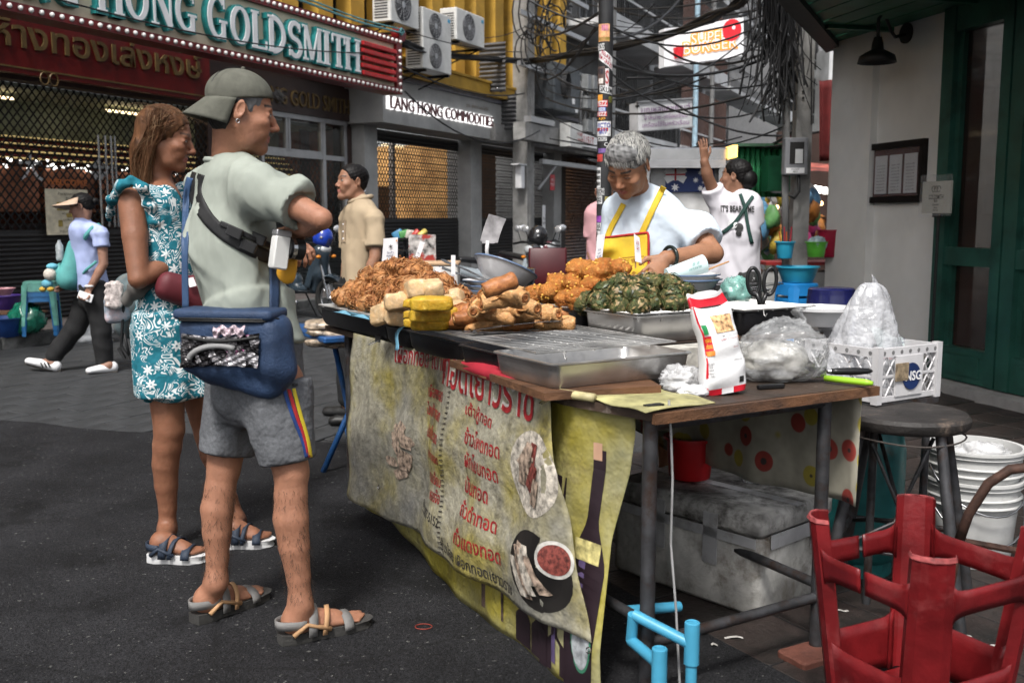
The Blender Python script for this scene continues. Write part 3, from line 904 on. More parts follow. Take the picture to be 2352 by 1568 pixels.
def ac(s0, s1, z0, z1, out, fans, label):
 t = thing('air_conditioner', label, 'air conditioner', fs((s0+s1)/2,z0,out-.2), group='air conditioners on the yellow storey')
 d = .36
 fpart('casing', M_ACW, lambda b: b.rbox(((s0+s1)/2,-out+d/2,(z0+z1)/2), (s1-s0,d,z1-z0), .025), t)
 H = (z1-z0)/fans
 for i in range(fans):
  cz = z0+H*(i+.5); r = min(.26,H*.42); cx = s0+(s1-s0)*.42
  fpart('fan_shroud', M_ACG, lambda b: b.cyl((cx,-out-.006,cz),(cx,-out+.02,cz),r,seg=24), t)
  def gd(b):
   for q in range(1,6): b.tube([(cx+r*q/5*math.cos(a),-out-.014,cz+r*q/5*math.sin(a)) for a in np.linspace(0,2*PI,21)[:-1]], .004, 4, closed=True)
   for a in np.linspace(0,PI,7)[:-1]: b.cyl((cx-r*math.cos(a),-out-.014,cz-r*math.sin(a)),(cx+r*math.cos(a),-out-.014,cz+r*math.sin(a)),.004,seg=4)
   b.cyl((cx,-out-.02,cz),(cx,-out-.01,cz),.05,seg=12)
  fpart('fan_guard', M_ALU, gd, t)
 tag(fpart('side_fins', M_ACG, lambda b: [b.bb(s0-.006,s0+.002,-out+.06,-out+d-.05,z0+.06+i*.045,z0+.08+i*.045) for i in range(int((z1-z0-.1)/.045))], t), kind='stuff')
 fpart('badge', mat('blue_badge', (.05,.3,.5), .4), lambda b: b.bb(s1-.14,s1-.05,-out-.004,-out,z1-.12,z1-.06), t)
 for q in (s0+.1,s1-.1): fpart('bracket', M_IRON, lambda b: (b.bb(q-.02,q+.02,-out,0,z0-.05,z0-.005), b.cyl((q,-.02,z0-.5),(q,-out+.1,z0-.04),.015,seg=6)), t)
ac(7.32,8.24,4.56,5.2,1.45,1,'air conditioner with one round fan right beside the red sign')
ac(8.36,9.4,3.95,4.98,1.45,2,'tall air conditioner with two fans stacked, between two single ones')
ac(9.6,10.75,4.62,5.2,1.45,1,'air conditioner with one fan, nearest the ribbed grey panels')
for i, (s, o0, o1, z0, z1, lab) in enumerate(((11.9,.75,1.35,3.95,4.95,'upper grey ribbed sheet panel beside the concrete pole'),(12.75,.85,1.2,3.25,3.97,'lower narrower grey ribbed sheet panel beside the concrete pole'))):
 b = MB(MF)
 n = int((z1-z0)/.09)
 def fn(u, v): return (s+.02*math.cos(v*n*2*PI), -(o0+(o1-o0)*u), z0+(z1-z0)*v)
 b.grid(fn, 1, n*6, .006)
 tag(obj('ribbed_panel', b, mat('ribbed_sheet', (.13,.13,.135), .5, .4, var=.2)), lab, 'panel', 'ribbed panels')
# ------------------------------------------------------------- utility pole with transformer platform
pole = thing('utility_pole', 'square concrete utility pole carrying a transformer platform and boxes', 'pole', fs(13.3,0,1.1))
fp = lambda n, m, fn, smooth=False, par=pole: fpart(n, m, fn, par, smooth)
fp('shaft', M_CONC, lambda b: (b.bb(13.12,13.5,-1.3,-.95,0,10), b.bb(13.24,13.38,-1.315,-1.29,.3,10)))
fp('shaft', M_CONC, lambda b: b.bb(18.6,18.9,-1.3,-.95,0,10))
fp('platform_beam', M_CONC, lambda b: (b.bb(12.3,19.2,-1.62,-1.34,3.0,3.36), b.bb(12.3,19.2,-.92,-.64,3.0,3.36)))
fp('cross_arm', M_ALU, lambda b: [b.bb(12.5,16.5,-1.42,-1.34,z,z+.1) for z in (4.55,5.6,6.4)])
fp('steel_channel', M_ALU, lambda b: b.bb(12.5,13.8,-1.66,-1.5,3.38,3.5))
M_TRF = mat('transformer_grey', (.075,.085,.095), .5, .3, var=.25, dirt=(.16,.16,.15), dscale=5, dpos=(.6,.8))
tr = fp('transformer', M_TRF, lambda b: (b.rbox((14.7,-1.2,4.3), (1.5,.8,1.05), .05), b.bb(15.45,15.75,-1.5,-.95,3.9,4.75)))
fpart('label_plate', M_WHITE, lambda b: (b.bb(15.0,15.16,-1.606,-1.6,4.0,4.12), b.bb(15.2,15.36,-1.606,-1.6,3.82,3.9)), tr)
fpart('cable_coil', M_CABLE, lambda b: [b.tube([(14.35+.02*q+.16*math.cos(t),-1.66-.015*q,4.35+.3*math.sin(t)) for t in np.linspace(0,2*PI,21)[:-1]], .02, 5, closed=True) for q in range(5)], tr)
mbx = mat('meter_box', (.22,.23,.235), .5, .2, var=.15)
for i in range(14):
 s = 16.2+(i % 5)*.42+random.uniform(-.05,.05); z = 3.6+(i//5)*.5+random.uniform(-.06,.06)
 fp('meter_box', mbx, lambda b: b.rbox((s,-1.5,z), (random.uniform(.22,.34),.18,random.uniform(.28,.42)), .02))
for i in range(7):
 s = 15.9+i*.33
 fp('conduit', mat('grey_pipe', (.2,.2,.2), .5), lambda b: b.tube([(s,-1.45,3.3),(s,-1.45,4.0+.2*(i%3)),(s+.1,-1.45,4.4+.2*(i%3))], .03, 6))
wb = fp('fuse_box', M_ACW, lambda b: b.rbox((14.5,-1.78,3.22), (.78,.26,.52), .015))
text('box_lettering', 'การไฟฟ้า', frame(fs(14.72,3.27,1.915), (.4226,.9063,0), (0,0,1)), .12, mat('red_ink', (.4,.02,.02), .5), wb, fit=.34)
text('box_lettering', 'นครหลวง', frame(fs(14.72,3.14,1.915), (.4226,.9063,0), (0,0,1)), .12, MATS['red_ink'], wb, fit=.34)
pl = fp('number_plate', M_WHITE, lambda b: b.bb(15.0,16.55,-1.66,-1.63,3.06,3.36))
text('plate_lettering', 'SD1151T', frame(fs(15.75,3.21,1.668), (.4226,.9063,0), (0,0,1)), .26, MATS['red_ink'], pl, bold=.01, fit=1.1)
rs = fp('notice', mat('notice_red', (.5,.02,.03), .5), lambda b: b.bb(14.35,14.62,-1.33,-1.32,2.0,2.36))
text('notice_print', 'PEA\nPOST', frame(fs(14.48,2.18,1.335), (.4226,.9063,0), (0,0,1)), .1, M_WHITE, rs)
fp('strip_label', M_WHITE, lambda b: b.bb(13.92,14.08,-1.325,-1.315,.95,1.65))
text('strip_print', 'ห้าม\nจอด', frame(fs(14.0,1.3,1.328), (.4226,.9063,0), (0,0,1)), .1, M_INK, pole)
fp('bracket_arm', M_ALU, lambda b: (b.bb(13.5,19,-1.5,-1.42,2.56,2.66), b.cyl((13.5,-1.4,2.0),(14.4,-1.46,2.58),.03,seg=6)))
fp('camera_box', M_WHITE, lambda b: (b.rbox((12.95,-1.2,2.25), (.2,.16,.5), .03), b.bb(12.7,13.1,-1.3,-1.1,2.5,2.53)))
# ------------------------------------------------------------- third shop, dark bay with glossy shutter
shop3 = thing('shuttered_shop', 'dark open shop bay with a glossy half lit roller shutter behind the motorcycles', 'shop', fs(20,0,0))
fpart('wall', mat('dirty_dark', (.05,.048,.045), .8), lambda b: (b.bb(17.6,18.1,-.2,.3,.1,3.2), b.bb(17.6,26,-.2,.3,3.0,4.4), b.bb(25.6,26,-.2,.3,.1,3.2)), shop3)
tag(fpart('shutter_slats', mat('glossy_shutter', (.08,.06,.055), .3, .5, var=.3), lambda b: slats(b,18.1,25.6,.13,3.0,.09,.15), shop3), kind='stuff')
fpart('lamp', mat('orange_lamp', (1,.45,.15), .4, emis=2), lambda b: b.bb(21.3,21.5,-1.0,-.95,.9,2.4), shop3)
# ------------------------------------------------------------- far shophouses along the street
M_BROWN = mat('brown_bars', (.10,.055,.045), .6, var=.25)
M_PALE = mat('pale_render', (.62,.63,.64), .8, var=.15, scale=.7, dirt=(.35,.35,.35), dscale=.9, dpos=(.45,.8))
M_GREY2 = mat('grey_facade', (.2,.2,.2), .85, var=.25, scale=.8, dirt=(.08,.08,.08), dscale=.8)
def house(label, s0, s1, h, wallm, parap, seed, bars):
 rnd = random.Random(seed)
 t = thing('shophouse', label, 'building', fs((s0+s1)/2,0,0), group='shophouses down the street')
 fpart('wall', wallm, lambda b: b.bb(s0,s1,.35,4,0,h), t)
 fpart('side_pier', M_PALE, lambda b: (b.bb(s0,s0+.25,-.1,.35,0,h), b.bb(s1-.25,s1,-.1,.35,0,h)), t)
 z = 3.3
 while z < h-1:
  fpart('balcony_slab', M_PALE, lambda b: b.bb(s0+.25,s1-.25,-1.1,.35,z,z+.16), t)
  rl = fpart('balcony_rail', parap, lambda b: (b.bb(s0+.25,s1-.25,-1.1,-1.05,z+.16,z+.5), b.bb(s0+.25,s1-.25,-1.1,-1.04,z+1.0,z+1.06)), t)
  fpart('rail_bars', bars, lambda b: [b.bb(x,x+.03,-1.09,-1.06,z+.5,z+2.5) for x in np.arange(s0+.3,s1-.3,.16)], rl)
  x = s0+.6
  while x < s1-1.4:
   w = fpart('window', M_ALU, lambda b: (b.bb(x,x+.06,.28,.35,z+.6,z+2.2), b.bb(x+1.1,x+1.16,.28,.35,z+.6,z+2.2), b.bb(x+.06,x+1.1,.28,.35,z+2.14,z+2.2), b.bb(x+.06,x+1.1,.28,.35,z+.6,z+.66), b.bb(x+.55,x+.6,.29,.35,z+.66,z+2.14)), t)
   fpart('pane', M_GLASS, lambda b: b.bb(x+.06,x+1.1,.32,.33,z+.66,z+2.14), w)
   x += 1.5+rnd.uniform(0,.3)
  z += 3.1
 fpart('awning', mat('awning%d' % seed, [(.05,.16,.12),(.3,.3,.28),(.12,.12,.13),(.2,.05,.04)][seed % 4], .7), lambda b: b.add([(s0,-.3,3.1),(s1,-.3,3.1),(s1,-2.0,2.6),(s0,-2.0,2.6),(s0,-.3,3.05),(s1,-.3,3.05),(s1,-2.0,2.55),(s0,-2.0,2.55)],[(0,1,2,3),(7,6,5,4),(3,2,6,7),(0,3,7,4),(1,5,6,2)]), t)
house('grey shophouse with dark rails behind the transformer', 17.9, 26, 13, M_GREY2, M_PALE, 2, M_IRON)
house('shophouse with brown barred balconies and white slabs', 26, 33, 15, M_GREY2, M_PALE, 3, M_BROWN)
house('pale shophouse with grey louvred balconies behind the white hanging sign', 33, 44, 15, M_PALE, M_GREY2, 1, M_ALU)
house('dim weathered shophouse far down the street', 44, 56, 16, M_CONC, M_PALE, 4, M_IRON)
house('farthest pale blue-grey block closing the street', 56, 90, 17, M_PALE, M_PALE, 5, M_ALU)
for i, (x, y, w, h, lab) in enumerate(((30,72,18,16,'pale block across the end of the street'),(21,58,6,11,'narrow white block with a flat roof at the street end'))):
 t = thing('end_block', lab, 'building', (x,y,0))
 obj('wall', MB().bb(x-w/2,x+w/2,y,y+8,0,h), M_PALE, t)
 for zz in np.arange(2,h-2,2.6):
  for k in np.arange(x-w/2+.8,x+w/2-1.2,2.2):
   f = obj('window', MB().bb(k,k+1.2,y-.06,y,zz,zz+1.4), M_IRON, t)
for s, o, m, lab in ((27.4,.35,mat('pale_blue_pipe',(.35,.5,.6),.5),'pale blue downpipe on the brown barred shophouse'),(29.9,.3,MATS['grey_pipe'],'grey downpipe beside the pale blue one')):
 tag(fpart('downpipe', m, lambda b: b.cyl((s,-o-.9,0),(s,-o-.9,14),.09,seg=8), None), lab, 'pipe')
hs = thing('hanging_sign', 'tilted white hanging sign with orange lettering and a red disc', 'sign', at(1610,90,16))
def plate(u0, v0, u1, v1, Y, skew, dpt, m, par, name='board'):
 A, B = at(u0, v1, Y), at(u1, v1+skew, Y+.4)
 C, D = at(u1, v0+skew, Y+.4), at(u0, v0, Y)
 n = (B-A).cross(D-A).normalized()
 obj(name, MB().add([A,B,C,D,A-n*dpt,B-n*dpt,C-n*dpt,D-n*dpt],[(0,1,2,3),(7,6,5,4),(0,4,5,1),(1,5,6,2),(2,6,7,3),(3,7,4,0)]), m, par)
 return frame(A+n*.01, B-A, D-A), (B-A).length, (D-A).length
M_SIGNW = mat('sign_white', (.8,.8,.82), .4, var=.05, emis=.08)
Mh, w, h = plate(1526,66,1708,154,16,-26,.2,M_SIGNW,hs)
orange = mat('sign_orange', (.85,.32,.03), .5, emis=.3)
dk = mat('sign_brown', (.35,.12,.03), .5)
rdm = mat('sign_red', (.6,.02,.03), .5, emis=.2)
for i, (t, y, sz) in enumerate((('SUPER',.6,.24),('BURGER',.38,.26))):
 text('lettering_outline', t, Mh @ Matrix.Translation((w*.56,h*y,.002)), sz, orange, hs, bold=.07, extrude=.002)
 text('lettering', t, Mh @ Matrix.Translation((w*.56,h*y,.008)), sz, M_SIGNW, hs, bold=-.004, extrude=.002)
obj('red_disc', MB(Mh).cyl((w*.84,h*.72,0),(w*.84,h*.72,.012),.17,seg=24), rdm, hs)
obj('disc_dot', MB(Mh).cyl((w*.86,h*.78,0),(w*.86,h*.78,.016),.03,seg=12), M_SIGNW, hs)
obj('red_cup', MB(Mh).cyl((w*.17,h*.18,.006),(w*.17,h*.46,.006),.07,.09,10), rdm, hs)
obj('support_bar', MB().cyl(at(1700,40,16.4),at(1760,10,17),.03), M_IRON, hs)
ts = thing('hanging_sign', 'smaller grey-white hanging sign with three lines of violet lettering', 'sign', at(1527,265,15))
Mt, w, h = plate(1466,236,1590,300,15,-10,.25,mat('sign_grey',(.55,.55,.56),.5,var=.15,scale=3),ts)
pur = mat('sign_purple', (.22,.12,.24), .5)
for t, y, f in (('บุญหลงคชภัณฑ์',.70,.9),('จำหน่าย-เครื่องเขียน',.42,.8),('เครื่องใช้ในครัวเรือน',.16,.86)):
 text('lettering', t, Mt @ Matrix.Translation((w*.5,h*y,.004)), h*(.34 if y > .6 else .22), pur, ts, fit=w*f, bold=.006)
obj('sign_border', MB(Mt).bb(-.02,w+.02,-.02,.0,-.05,.02).bb(-.02,w+.02,h,h+.02,-.05,.02), M_ALU, ts)
obj('hanger', MB().cyl(at(1466,245,15),at(1440,240,15.5),.02).cyl(at(1440,180,15),at(1500,180,15),.02), M_IRON, ts)
# ------------------------------------------------------------- overhead cables
def sag(p, q, d, n=14, j=0):
 return [p.lerp(q, t)+V(random.uniform(-j,j),0,-4*d*t*(1-t)+random.uniform(-j,j)) for t in np.linspace(0,1,n)]
bn = thing('cable_bundle', 'thick sagging bundle of black cables crossing over the street', 'cable', at(1206,138,21))
for i in range(11):
 j = lambda: V(random.uniform(-.05,.05),random.uniform(-.05,.05),random.uniform(-.055,.055))
 P = [at(919,95,16.6)+j(), at(979,120,18)+j(), at(1049,130,19.5)+j(), at(1206,142,22)+j(), at(1366,119,17.5)+j(), at(1420,108,16)+j(), at(1528,83,14)+j(), at(1637,43,11.5)+j(), at(1700,5,10)+j(), at(1760,-60,9)+j()]
 C = []
 for a in range(len(P)-1):
  for t in np.linspace(0,1,5)[:-1]: C.append(P[a].lerp(P[a+1], t))
 obj('cable', MB().tube(C+[P[-1]], random.choice((.012,.018,.024)), 5), M_CABLE, bn, True)
wires = [((919,150,16),(1205,215,21),.2),((900,60,16),(1200,120,21),.1),((960,40,18),(1210,60,22),.3),((1205,60,22),(1375,30,9),.2),((1205,100,22),(1380,60,9),.3),
 ((1400,60,9),(1800,20,9.5),.25),((1400,150,9),(1790,120,9.5),.15),((1405,170,9),(1830,215,9.5),.3),((1230,240,22),(1830,330,9.6),.4),((1405,90,9),(1560,0,12),.1),((1405,230,9),(1760,40,13),.2),
 ((1405,130,9),(1840,170,9.6),.2),((1500,200,15),(1900,300,12),.3),((1480,330,14),(1850,320,10),.2),((1400,290,12),(1860,260,10),.3),((1240,180,21),(1370,60,10),.2),((1240,160,21),(1400,110,12),.2),
 ((0,-40,9),(920,120,16),.2),((930,210,16.5),(1240,300,21),.5),((1210,20,22),(1390,120,15),.2),((1700,100,12),(1850,90,9.6),.1),((1600,330,13),(1840,290,9.7),.2),((1600,350,13),(1840,310,9.7),.15),((1500,120,15),(1820,60,9.6),.25),((1500,90,15),(1820,90,9.6),.3)]
for i, (a, b, d) in enumerate(wires):
 p, q = at(*a), at(*b)
 o = obj('overhead_wire', MB().tube(sag(p,q,d), .009 if i % 3 else .015, 5), M_CABLE)
 tag(o, 'thin black overhead wire strung across the street between poles and fronts', 'wire', 'overhead wires')
rw = random.Random(3)
for i in range(16):
 u0, u1 = rw.uniform(1190,1420), rw.uniform(1480,1860); v0 = rw.choice((rw.uniform(-20,60),rw.uniform(160,230),rw.uniform(300,340))); o = obj('overhead_wire', MB().tube(sag(at(u0,v0,rw.uniform(14,22)), at(u1,v0+rw.uniform(-60,40),rw.uniform(10,18)), rw.uniform(.1,.4)), rw.choice((.007,.01,.013)), 4), M_CABLE); tag(o, 'thin black overhead wire strung across the street between poles and fronts', 'wire', 'overhead wires')
tg = thing('cable_tangle', 'dark drooping tangle of loose cables hanging beside the concrete post', 'cable', at(1790,100,9.4))
for i in range(120):
 u = random.gauss(1795,24); L = random.uniform(60,290)
 p0 = at(u+random.uniform(-20,20),-60,9.3+random.uniform(-.3,.3)); p1 = at(u+random.gauss(0,26),L*.6,9.3); p2 = at(u+random.gauss(-14,34),L,9.3+random.uniform(-.2,.2))
 C = [p0*(1-t)**2+p1*2*t*(1-t)+p2*t*t for t in np.linspace(0,1,9)]
 obj('loose_cable', MB().tube(C, random.choice((.004,.006,.010)), 4), M_CABLE, tg)
for i in range(26):
 c = at(random.gauss(1255,25), random.uniform(10,170), 21.5); r = random.uniform(.25,.6)
 o = obj('cable_loop', MB().tube([c+V(r*.5*math.cos(t),random.uniform(-.05,.05),r*math.sin(t)) for t in np.linspace(random.uniform(0,2),random.uniform(4,6.2),12)], .016, 4), M_CABLE, pole)
# ------------------------------------------------------------- sticker covered black pole
sp = thing('street_pole', 'black round pole plastered with stickers, standing behind the stall', 'pole', gp(1388,800))
PY = 7.2
cx0, cx1 = at(1392,0,PY), at(1386,620,PY)
def pole_ax(z): 
 t = (z-cx1.z)/(cx0.z-cx1.z); return cx1.lerp(cx0, t)
PR = 16.5/FPX*PY*1.0
b = MB(); b.tube([pole_ax(0), pole_ax(6)], [PR*1.05, PR*.98], 20); obj('shaft', b, mat('black_pole', (.028,.028,.03), .5, var=.3), sp, True, sharp=40)
def sticker(v0, v1, a0, a1, col, txt=None, tcol=None, tilt=0, rough=.45):
 zc = [at(1388,v,PY).z for v in (v0, v1)]
 m = mat('sticker_%02x%02x%02x' % tuple(int(c*255) for c in col), col, rough, var=.25, scale=40)
 def wr(x, y, z=0):
  a = R(-90)+x; c = pole_ax(y); r = PR*1.03+.0008+z
  return c+V(r*math.cos(a), r*math.sin(a), 0)
 bb = MB().grid(lambda p, q: wr(R(a0+(a1-a0)*p)+0, zc[1]+(zc[0]-zc[1])*q+tilt*(p-.5)*.05), 6, 1, .0006)
 o = obj('sticker', bb, m, sp)
 if txt:
  hh = (zc[0]-zc[1])
  am, zm = R((a0+a1)/2), (zc[0]+zc[1])/2
  vs, fcs = text_geo(txt, 1, .02)
  x0, x1 = min(p.x for p in vs), max(p.x for p in vs); y0, y1 = min(p.y for p in vs), max(p.y for p in vs)
  kx, ky = R((a1-a0)*.9)/(x1-x0), hh*.78/(y1-y0)
  t = MB().add([wr(am+(p.x-(x0+x1)/2)*kx, zm+(p.y-(y0+y1)/2)*ky+tilt*((p.x-x0)/(x1-x0)-.5)*.05, .0015) for p in vs], fcs)
  obj('sticker_print', t, mat('print_%02x%02x%02x' % tuple(int(c*255) for c in tcol), tcol, .5), o)
W_, K_ = (.75,.75,.75), (.02,.02,.02)
sticker(58,98,-70,25,(.8,.42,.2)); sticker(60,74,-40,15,(.55,.2,.3)); sticker(88,97,-70,25,(.7,.55,.1))
sticker(100,120,-75,-10,K_,'BOSS',W_); sticker(122,152,-60,60,W_,'RELAX\nI’M CRAZY',(.4,.02,.05),-1.6)
sticker(155,198,-80,-10,(.12,.08,.07)); sticker(160,172,-70,-15,(.03,.03,.04)); sticker(182,194,-62,-20,(.8,.75,.7)); sticker(160,200,-5,22,(.75,.7,.72),'S',(.5,.1,.1))
sticker(200,217,-50,60,W_,'SKUM',K_,-.4); sticker(219,236,-75,-25,(.8,.35,.05)); sticker(232,247,-80,15,(.6,.05,.05),'YEZZ',W_); sticker(248,258,-60,0,(.1,.2,.6),'BEER',W_); sticker(258,269,-80,10,(.55,.05,.05),'YEZZ',W_)
sticker(224,237,25,65,(.25,.25,.05),'ICE',K_); sticker(270,279,-60,0,K_,'A.JO',(.85,.4,.02)); sticker(280,314,-85,45,W_,'VICTO\n#07',(.08,.1,.35)); sticker(295,303,-80,20,(.5,.05,.05))
sticker(316,325,-75,10,W_,'UKRU',K_); sticker(327,339,-10,20,K_,'C',W_); sticker(342,352,-60,20,(.2,.12,.35)); sticker(355,372,-75,-20,(.5,.06,.05)); sticker(385,432,-85,-35,W_,'###\n###\n###',K_)
sticker(433,448,-85,-5,(.5,.5,.5),'GOON',K_); sticker(450,468,-85,-20,W_,'@',K_); sticker(452,468,0,50,(.35,.3,.1)); sticker(474,492,-10,55,(.6,.6,.62)); sticker(496,510,-80,20,(.3,.07,.4)); sticker(512,527,-85,20,W_,'THANKS',K_)
sticker(530,548,-80,-20,W_,'L',K_); sticker(552,566,-85,15,(.2,.2,.2),'ETC',W_)
# ------------------------------------------------------------- corner restaurant at right
MR = frame(Vector((3.492,8.092,0)), (.245,-.9695,0), (.9695,.245,0))
MRi = MR.inverted()
def rc(u, v, out=0):
 r = MRi.to_3x3() @ ray(u, v); o = MRi @ V(0,0,EYE)
 t = (-out-o.y)/r.y; p = o+r*t
 return p.x, p.z
rest_ = thing('corner_restaurant', 'white corner restaurant with dark green timber door and green plank awning', 'restaurant', MR.translation)
def rpart(name, m, fn, parent=rest_, smooth=False):
 b = MB(MR); fn(b); return obj(name, b, m, parent, smooth)
M_WALL = mat('white_render', (.78,.77,.74), .8, var=.07, scale=1.5, bump=.25, bscale=120, dirt=(.60,.59,.56), dscale=1.2, dpos=(.55,.95))
M_GRN = mat('green_timber', (.022,.088,.066), .4, var=.22, scale=4, dirt=(.008,.02,.016), dscale=3, dpos=(.55,.8), bump=.1)
M_GRN2 = mat('green_awning', (.014,.11,.06), .5, var=.25)
rpart('wall', M_WALL, lambda b: b.bb(-1.0,.0,0,.3,.0,3.6))
rpart('pier', M_WALL, lambda b: b.bb(-1.62,-.97,-.07,.3,.0,3.6))
rpart('side_wall', M_WALL, lambda b: b.bb(-1.6,-1.55,.3,6,0,3.6))
dg = lambda y: -1.62-1.22*y
aw = rpart('awning_soffit', M_GRN2, lambda b: b.prism([(-1.62,.2),(dg(-1.72),-1.72),(6,-1.72),(6,.2)], Matrix.Translation((0,0,3.035)), .06))
for i in range(7): rpart('plank', M_GRN2, lambda b: b.prism([(dg(-.245*i),-.245*i),(dg(-.245*i-.225),-.245*i-.225),(6,-.245*i-.225),(6,-.245*i)], Matrix.Translation((0,0,3.0)), .033), aw)
rpart('batten', M_GRN2, lambda b: [b.bb(x,x+.06,max(-1.7,-(x+1.62)/1.22),.0,2.965,2.998) for x in (-.85,.3,1.4)], aw)
rpart('edge_beam', mat('dark_beam', (.03,.03,.03), .6), lambda b: b.prism([(-1.62,.0),(-1.86,.0),(dg(-1.72)-.24,-1.72),(dg(-1.72),-1.72)], Matrix.Translation((0,0,2.95)), .25), aw)
def panel(x0, x1, nm):
 d = rpart('door_frame', M_GRN, lambda b: (b.bb(x0,x0+.13,-.10,.06,.1,2.99), b.bb(x1-.1,x1,-.10,.06,.1,2.99), b.bb(x0+.13,x1-.1,-.085,.05,.1,.36), b.bb(x0+.13,x1-.1,-.09,.05,1.0,1.14), b.bb(x0+.13,x1-.1,-.085,.05,2.8,2.99),
  b.bb(x0+.13,x0+.18,-.05,.03,.36,1.0), b.bb(x1-.15,x1-.1,-.05,.03,.36,1.0), b.bb(x0+.13,x0+.18,-.05,.03,1.14,2.8), b.bb(x1-.15,x1-.1,-.05,.03,1.14,2.8), b.bb(x0+.2,x1-.17,-.093,-.08,.15,.31)))
 for z0, z1 in ((.36,1.0),(1.14,2.8)): rpart('pane', mat('door_glass', (.03,.016,.013), .05, var=.3, scale=2, alpha=.72, spec=.3, rvar=.02), lambda b: b.bb(x0+.18,x1-.15,-.01,-.002,z0,z1), d)
 return d
panel(.0,.76,'a'); panel(.78,1.5,'b'); panel(1.52,2.3,'c'); panel(2.32,3.1,'d'); panel(3.12,4.2,'e')
rpart('threshold', mat('threshold_stone', (.3,.29,.28), .8, var=.15), lambda b: b.bb(-.02,4.3,-.26,.1,.0,.09))
inm = mat('red_inside', (.22,.07,.045), .6, var=.35, scale=1.5)
rpart('interior_wall', inm, lambda b: (b.bb(-.2,5,2.4,2.5,0,3), b.bb(-.2,5,.3,2.4,0,.05), b.bb(-.2,5,.3,2.4,2.98,3.03)))
rpart('interior_column', mat('pink_plaster', (.22,.10,.085), .7), lambda b: b.bb(.25,.42,.35,.5,0,3))
rpart('interior_cabinet', mat('dark_wood_in', (.06,.02,.015), .4, var=.5), lambda b: (b.bb(.5,.75,1.0,1.6,0,1.0), b.bb(.55,1.6,1.8,2.3,0,2.2)))
rpart('interior_lamp', mat('pendant_glow', (1,.75,.5), .4, emis=4), lambda b: [b.ball((x,1.2,1.45),.05,8,6) for x in (.35,.62,.9)])
rpart('mirror_ring', mat('mirror_ring', (.45,.4,.38), .4), lambda b: b.tube([(.55+.15*math.cos(t),1.7,2.35+.2*math.sin(t)) for t in np.linspace(0,2*PI,21)[:-1]], .02, 6, closed=True))
rpart('potted_fronds', mat('indoor_leaf', (.03,.05,.02), .5), lambda b: [b.tube([(.5,.8,1.3),(.5+.25*math.cos(t),.8+.1*math.sin(t*2),1.62+.1*math.sin(t*3)),(.5+.42*math.cos(t),.8+.15*math.sin(t),1.5+.1*math.sin(t*5))],[.012,.01,.003],4) for t in np.linspace(0,6,11)])
lamp = thing('wall_lamp', 'black gooseneck barn lamp on the white wall', 'lamp', MR.translation)
M_BLK = mat('matt_black', (.012,.012,.012), .5)
pt, pz = rc(2084,77,0); 
rpart('wall_plate', M_BLK, lambda b: b.cyl((pt,-.02,pz),(pt,-.003,pz),.085,seg=20), lamp, False)
sx, sz = rc(2016,100,.42)
rpart('arm', M_BLK, lambda b: b.tube([(pt,-.02,pz-.01),(pt-.02,-.1,pz-.03),(pt*.7+sx*.3,-.2,pz+.0),(pt*.45+sx*.55,-.3,pz+.12),(sx+.02,-.38,pz+.13),(sx,-.42,pz+.06),(sx,-.42,sz)], .014, 8), lamp, True)
rpart('shade', M_BLK, lambda b: b.lathe([(.03,.05),(.045,.0),(.05,-.05),(.09,-.07),(.14,-.10),(.155,-.155),(.15,-.155),(.13,-.11),(.04,-.06)], (sx,-.42,sz), 28), lamp, True)
rpart('conduit', MATS['grey_pipe'], lambda b: b.cyl((pt,-.01,pz+.09),(pt,-.01,3.0),.008,seg=6), lamp)
menu = thing('menu_board', 'dark framed menu case with three paper sheets on the white wall', 'menu board', MR.translation)
m0, mz1 = rc(2003,333,.0); m1, _ = rc(2134,318,.0); mz0 = rc(2003,467,0)[1]
rpart('case', mat('dark_wood', (.007,.005,.005), .4, var=.3, spec=.3), lambda b: (b.bb(m0,m1,-.05,-.002,mz0,mz0+.055), b.bb(m0,m1,-.05,-.002,mz1-.055,mz1), b.bb(m0,m0+.05,-.05,-.002,mz0+.055,mz1-.055), b.bb(m1-.05,m1,-.05,-.002,mz0+.055,mz1-.055)), menu)
rpart('backing', mat('maroon_felt', (.07,.012,.012), .8), lambda b: b.bb(m0+.05,m1-.05,-.02,-.004,mz0+.055,mz1-.055), menu)
mw = (m1-m0-.1)
for i in range(3):
 x = m0+.05+mw*(.2+.3*i)
 sh = rpart('sheet', mat('paper', (.6,.6,.62), .7, var=.06), lambda b: b.bb(x-mw*.125,x+mw*.125,-.026,-.022,mz0+.08,mz1-.11), menu)
 mm = frame(MR @ V(x,-.0265,0), MR.to_3x3() @ V(1,0,0), (0,0,1))
 for k in range(9): text('menu_print', random.choice(('tom yum kung 220','pad thai 180','satay beef 190','green curry 240','mango rice 150','spring rolls 120')), mm @ Matrix.Translation((0,mz0+.11+k*(mz1-mz0-.28)/9,0)), .018, M_INK, sh, fit=mw*.16)
rpart('glass', mat('case_glass', (.5,.5,.5), .03, alpha=.08, spec=.8, var=0), lambda b: b.bb(m0+.05,m1-.05,-.04,-.037,mz0+.055,mz1-.055), menu)
st = thing('sign_stand', 'small white restaurant notice on a thin black stand by the green door', 'sign', gp(2140,880))
g0, gz1 = rc(2120,418,.3); g1, _ = rc(2186,415,.3); gz0 = rc(2120,490,.3)[1]
gm = (g0+g1)/2
bd = rpart('notice', mat('notice_card', (.55,.54,.48), .5, var=.05), lambda b: b.bb(g0,g1,-.3,-.285,gz0,gz1), st)
rpart('acrylic_cover', mat('acrylic', (.5,.5,.5), .05, alpha=.12, var=0), lambda b: b.bb(g0-.02,g1+.02,-.31,-.305,gz0-.02,gz1+.05), st)
